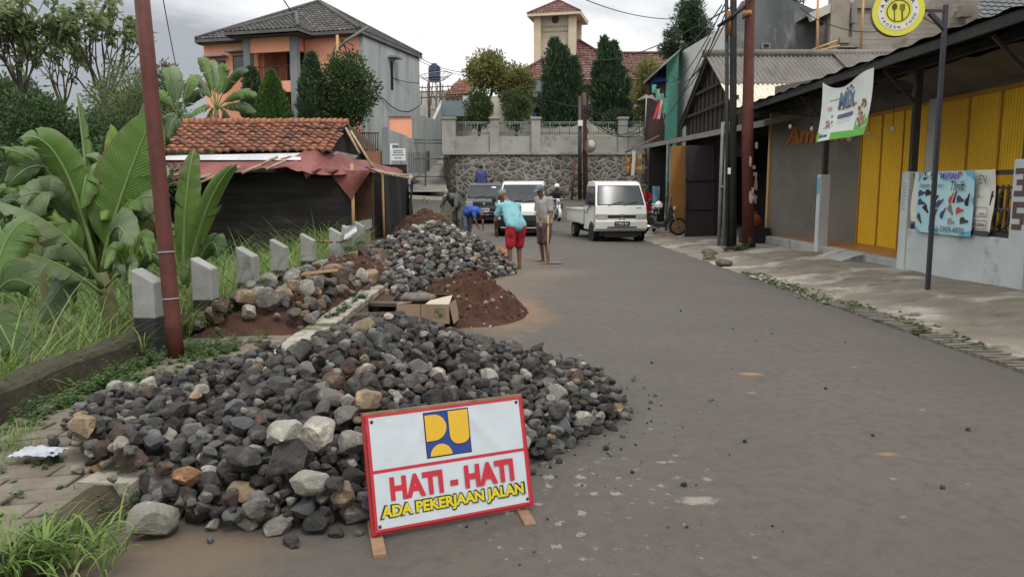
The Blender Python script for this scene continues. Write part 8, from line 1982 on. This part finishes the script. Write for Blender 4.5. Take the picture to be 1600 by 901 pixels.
RIDE = dict(STAND); RIDE.update(pelvis=(0,.82,.86), waist=(0,.80,.98), chest=(0,.70,1.22), neck=(0,.66,1.40), head=(0,.62,1.52), shL=(.19,.68,1.30), shR=(-.19,.68,1.30), elL=(.32,.56,1.10), elR=(-.32,.56,1.10), wrL=(.31,.38,1.05), wrR=(-.31,.38,1.05), hipL=(.12,.80,.82), hipR=(-.12,.80,.82), knL=(.20,.48,.68), knR=(-.20,.48,.68), anL=(.17,.62,.30), anR=(-.17,.62,.30), toL=(.18,.44,.25), toR=(-.18,.44,.25))
person('motorbike rider in a dark jacket and white helmet beside the white pickup', (P(876,0,mr_y).x, mr_y, rz(mr_y)), R(6), RIDE, [('shirt', DKJ, 1.9), ('trousers', GR2), ('helmet', white_m), ('shoes', DKJ)])
DR = {k: (v[0], v[1], v[2]) for k, v in SIT.items()}
DR.update(elR=(-.36,-.12,.72), wrR=(-.50,-.24,.62), hdR=(-.4,-.3,-.6))
q = WORLD_M[tA.name] @ Vector((-.33, 1.05, .38))
person('driver resting an arm out of the white flatbed pickup window', tuple(q), R(9), DR, [('shirt', cl_('driver', (.3,.28,.25), (.25,.23,.2)), .5), ('trousers', GR2), ('hair', HAIR), ('shoes', DKJ)], SK2)
# ================================================================== the warning sign
BL_, BR2, TR_, TL_ = P(586,832,3.30), P(831,786,3.62), P(817,608,3.74), P(567,650,3.42)
U_ = (BR2-BL_).normalized(); W_ = (BR2-BL_).length; Hs = (TL_-BL_).length; Vv = (TL_-BL_); Vv = (Vv - U_*Vv.dot(U_)).normalized(); Nn = U_.cross(Vv)
sign = thing('warning_sign', 'white roadworks warning sign with red border on wooden feet', 'warning sign', ((BL_+BR2)/2).to_2d().to_3d())
S_ = lambda a, b, e=0: BL_ + U_*(a*W_) + Vv*(b*Hs) + Nn*e          # a,b 0..1
redp_ = mat('red_frame_paint', (.30,.02,.025), (.24,.02,.022), sc_=8, rough=.6)
lumber = mat('raw_lumber', (.24,.15,.095), (.17,.10,.06), sc_=9, rough=.85, bump=.3, bsc=60, coord='World', dirt=((.10,.06,.04), 8, .56, .7))
fr = [('frame_rail', S_(-.012,1.012,-.014), S_(1.012,1.012,-.014)), ('frame_rail', S_(-.012,-.012,-.014), S_(1.012,-.012,-.014)), ('frame_rail', S_(-.008,-.03,-.0145), S_(-.008,1.03,-.0145)), ('frame_rail', S_(1.008,-.03,-.0145), S_(1.008,1.03,-.0145))]
for i, (nm, a, b) in enumerate(fr):
    mb = MB(); mb.bar(a, b, .016, .018, 0, tuple(Nn)); mb.build(nm, [redp_ if i else lumber], sign, bevel=.002, seg=1)
def sag(a, b):
    e = .007*math.exp(-((a-.18-(b-.5)*.5)/.05)**2)*max(0,b-.35) + .007*math.exp(-((a-.80+(b-.6)*.55)/.04)**2)*max(0,b-.3)
    c_ = sum(math.exp(-(((a-x)/.12)**2+((b-y)/.16)**2))*math.sin(14*math.atan2(b-y+.001, a-x+.001)) for x, y in ((.02,.03),(.98,.04),(.02,.96),(.98,.96)))
    return e + .0008*c_ + .0022*math.sin(a*5+b*3) + .0015*fbm(a*4, b*4, 1)
vinyl = mat('vinyl_white', (.43,.475,.505), (.40,.445,.475), sc_=7, rough=.45, spec=.4, dirt=((.42,.45,.46), 9, .62, .8), dirt2=((.33,.31,.27), 5, .62, .80))
mb = MB(); mb.grid(lambda u, v: S_(u, v, .004 + sag(u, v)), 84, 56); panel = mb.build('banner_sheet', [vinyl], sign)
def flat(name, m, quads, e, par=panel):
    mb = MB()
    for (a0, b0, a1, b1) in quads:
        na, nb = max(1,int(abs(a1-a0)*60)), max(1,int(abs(b1-b0)*40)); mb.grid(lambda u, v: S_(lerp(a0,a1,u), lerp(b0,b1,v), .004 + sag(lerp(a0,a1,u), lerp(b0,b1,v)) + e), na, nb)
    return mb.build(name, m, par)
vred = mat('vinyl_red', (.40,.018,.030), rough=.5); vblk = mat('vinyl_black', (.018,.016,.014), rough=.5); vyel = mat('vinyl_yellow', (.50,.42,.012), rough=.5); lblue = mat('emblem_blue_ink', (.016,.04,.19), rough=.5); lyel = mat('emblem_yellow_ink', (.55,.33,.022), rough=.5)
flat('red_border', [vred], [(.0,.0,1,.022),(.0,.978,1,1),(0,.022,.018,.978),(.982,.022,1,.978)], .0016)
flat('red_divider', [vred], [(.018,.495,.982,.522)], .0018)
# emblem: blue square with yellow lobes
ex0, ex1, ey0, ey1 = .355, .632, .565, .955
flat('emblem_outline', [vblk], [(ex0-.006,ey0-.009,ex1+.006,ey1+.009)], .0010); em = flat('emblem', [lblue], [(ex0,ey0,ex1,ey1)], .0016)
E_ = lambda x, y: (lerp(ex0, ex1, x), lerp(ey0, ey1, y))
def lobe(pts):
    mb = MB(); k = [S_(*E_(x,y), .0066 + sag(*E_(x,y)) ) for x, y in pts]; mb.add(k, [tuple(range(len(k)))]); mb.v = [tuple(Vector(v) + Nn*.004) for v in mb.v]; return mb.build('emblem_lobe', [lyel], em)
arc = lambda cx, cy, rx, ry, a0, a1, n=18: [(cx+rx*math.cos(R(lerp(a0,a1,i/n))), cy+ry*math.sin(R(lerp(a0,a1,i/n)))) for i in range(n+1)]
lobe([(.0,.36),(.18,.36)] + arc(.18,.66,.30,.30,-90,82) + [(.18,.955),(.0,.955)])
lobe([(.54,.99),(.54,.45)] + arc(.735,.45,.195,.23,180,270,9)[1:] + arc(.80,.38,.19,.16,-95,0,9) + [(.995,.99)])
lobe([(.05,.012)] + arc(.31,.012,.25,.26,180,0) )
for (a, b) in ((.035,.94),(.965,.955),(.03,.045),(.972,.05)):
    mb = MB(); mb.lathe([(0,.004),(.006,.003),(.008,0)], S_(a,b,.006+sag(a,b)), 10, Nn); mb.build('nail_cap', [mat('nail_rust', (.04,.02,.015))], panel)
def stxt(s, a, b, h, wd, m, e, bold, nm='lettering', par=panel):
    o = text(s, S_(a,b,.0), U_, Vv, h, m, par, name=nm, width=wd, bold=bold, ext=.009+e); return o
def conform(o):
    pass
stxt('HATI - HATI', .503, .345, .205*Hs, .79*W_, [vred], .0, .048)
for dx, dy in ((-.006,0),(.006,0),(0,-.010),(0,.010),(-.005,-.007),(.005,-.007),(.005,.007),(-.005,.007)):
    pass
stxt('ADA PEKERJAAN JALAN', .497, .145, .148*Hs, .93*W_, [vblk], .0, .095); stxt('ADA PEKERJAAN JALAN', .497, .145, .125*Hs, .905*W_, [vyel], .0012, .040)
for (f0, f1, ly, rot_) in ((P(580,832,3.30), P(597,872,3.20), 0, 0), (P(818,792,3.62), P(828,822,3.52), 0, 0)):
    pass
for k, (a, pxa, pya, pxb, pyb) in enumerate(((.03, 594, 877, 586, 836), (.96, 829, 829, 811, 795))):
    base = S_(a, -.0, -.016); q0 = G(pxa, pya, .0); q1 = G(pxb, pyb, .0); d = (q1-q0); d.z = 0; d.normalize(); p0 = Vector((q0.x, q0.y, .018)) ; p1 = p0 + d*.36
    mb = MB(); mb.bar(p0 + d*.0, p1, .058, .036); mb.build('foot', [lumber], sign, bevel=.003, seg=1)
    mid = p0 + d*.19; topb = S_(a, .12, -.045); mb = MB(); mb.bar((mid.x, mid.y, .037), topb, .036, .02, 0, tuple(Nn)); mb.build('leg', [lumber], sign, bevel=.002, seg=1)

# ------------------------------------------------------------------ cardboard box with a lump of cement bag
cb = mat('cardboard', (.255,.185,.125), (.225,.16,.108), sc_=3, rough=.9, stretch=(1,1,.5), dirt=((.16,.115,.075), 3, .58, .72)); cbi = mat('cardboard_inside', (.12,.08,.05), rough=.95)
q = P(664, 504, 8.55); box_c = Vector((q.x, 8.75, 0)); zt = P(664, 476, 8.5).z; w2 = .30; zb = .10
t = thing('cardboard_box', 'open brown cardboard box behind the crest of the near heap', 'box', (box_c.x, box_c.y, zb), R(-6))
hh = zt - zb
mb = MB(); mb.box(-w2, -.21, 0, w2, -.205, hh); mb.box(-w2, .205, 0, w2, .21, hh); mb.box(-w2, -.205, 0, -w2+.005, .205, hh); mb.box(w2-.005, -.205, 0, w2, .205, hh); mb.box(-w2, -.2, 0, w2, .2, .006); mb.build('carton', [cb], t, False)
mb = MB(); fl2 = lambda a, b, c_, d_: mb.add([a,b,c_,d_, *(Vector(v)+Vector((0,0,-.005)) for v in (a,b,c_,d_))], [(0,1,2,3),(7,6,5,4),(0,4,5,1),(1,5,6,2),(2,6,7,3),(3,7,4,0)])
fl2((-w2,.21,hh),(w2,.21,hh),(w2-.02,.06,hh+.09),(-w2+.03,.05,hh+.07)); mb.build('flap', [cb], t, False)
mb = MB(); fl2((w2*.1,-.21,hh+.004),(w2,-.21,hh+.004),(w2+.02,-.10,hh+.095),(w2*.2,-.10,hh+.03)); mb.build('flap', [mat('cardboard_pale', (.42,.36,.29), rough=.9)], t, False)
mb = MB(); fl2((w2,-.205,hh),(w2,.205,hh),(w2+.05,.205,-.0),(w2+.05,-.205,.0)); mb.build('flap', [cb], t, False)
mb = MB(); fl2((-w2,-.205,hh),(-w2,.205,hh),(-w2*.45,.2,hh+.035),(-w2*.45,-.2,hh+.02)); mb.build('flap', [cb], t, False)
mb = MB(); mb.box(-.03, -.2125, .02, -.018, -.211, hh); mb.build('tape_edge', [cbi], t, False)
mb = MB()
for a in ((.13,.07,.245,.075),(.13,.165,.245,.17),(.13,.075,.135,.165),(.24,.075,.245,.165)): mb.box(a[0], -.213, a[1], a[2], -.211, a[3])
mb.lathe([(0,.0),(.026,0)], (.20,-.2125,.095), 14, (0,-1,0)); mb.lathe([(0,.0),(.02,0)], (.165,-.2125,.135), 12, (0,-1,0)); mb.build('printed_mark', [mat('print_green', (.05,.07,.035))], t, False)
mb = MB(); c_ = WORLD_M[t.name] @ Vector((-.10, .0, hh+.045))
def lump(u, v):
    a, b = 2*math.pi*u, math.pi*(v-.5); k = 1 + .10*mnoise.noise(Vector((math.cos(a)*2, math.sin(a)*2, b*2))) + .05*mnoise.noise(Vector((math.cos(a)*7, math.sin(a)*7, b*7))); return c_ + Vector((.205*math.cos(a)*math.cos(b)*k, .16*math.sin(a)*math.cos(b)*k, .06*math.sin(b)*k))
mb.grid(lump, 26, 14); tag(mb.build('cement_lump', [mat('cement_lump', (.15,.13,.11), (.10,.088,.075), sc_=14, rough=.95, bump=.8, bsc=40)]), 'grey lump of dried cement lying on the cardboard box', 'cement')
# boards across the trench
for (x0, y0, x1, y1, z, lab) in ((-2.0,10.35,-1.05,10.2,.06,'muddy board laid across the trench near the kerb'), (-2.0,9.35,-.95,9.5,.05,'second muddy board across the trench behind the cardboard box')):
    mb = MB(); mb.bar((x0,y0,z),(x1,y1,z),.22,.05); tag(mb.build('plank', [mat('muddy_wood', (.085,.068,.052), (.055,.043,.032), sc_=6, rough=.95, bump=.4)], None, bevel=.006), lab, 'plank')
mb = MB(); a, b = G(790,430,.0), None
a = P(590,432,12.2); mb.bar((-3.1,9.9,.47), (-2.35,10.3,.52), .035, .03); tag(mb.build('wood_strip', [woodpale]), 'pale split wooden strip lying on the footpath rubble', 'wood strip')
# orange bucket / basin behind the bent worker
q = G(776, 404); t = thing('bucket', 'orange plastic bucket lying at the edge of the far heap', 'bucket', (q.x, q.y, 0))
ax_ = Vector((.35,-.25,.9)).normalized(); mb = MB(); mb.lathe([(0,.0),(.11,.0),(.155,.20),(.165,.20),(.165,.215),(.15,.215),(.105,.012),(0,.012)], (q.x, q.y, .03), 22, ax_); mb.build('shell', [mat('bucket_orange', (.40,.085,.022), (.33,.07,.02), sc_=6, rough=.5, dirt=((.2,.14,.1), 7, .58, .7))], t)
# scrap plastic on the footpath and small clutter
mb = MB(); c_ = G(62, 712, .13)
mb.grid(lambda u, v: c_ + Vector(((u-.5)*.26, (v-.5)*.16, .02 + .022*abs(fbm(u*6, v*6, 1)))), 16, 12, 0, False); tag(mb.build('plastic_scrap', [mat('plastic_scrap', (.36,.39,.42), (.28,.30,.33), sc_=9, rough=.35)]), 'crumpled pale plastic scrap on the footpath by the parapet', 'litter')
mb = MB(); c_ = G(1000, 636); mb.tube([c_ + Vector(v) for v in ((-.03,.03,.01),(.0,.02,.018),(.03,-.05,.012),(.05,-.09,.01))], .004, 5); mb.tube([c_ + Vector(v) for v in ((0,.02,.018),(.05,.02,.014))], .003, 5); tag(mb.build('twig', [BARK]), 'small dark twig lying on the asphalt right of the near heap', 'twig')
mb = MB(); c_ = P(800, 372, 14.4); 
for k in range(12): a = k*.7; card(mb, Vector((-3.3 + .13*math.cos(a), 14.0 + .1*math.sin(a), .62)), Vector((math.cos(a), math.sin(a), .4)), Vector((0,0,1)), .18, .09, 0)
tag(mb.build('dry_leaves', [BAN_B]), 'clump of dry brown leaves between two guide posts', 'leaves')
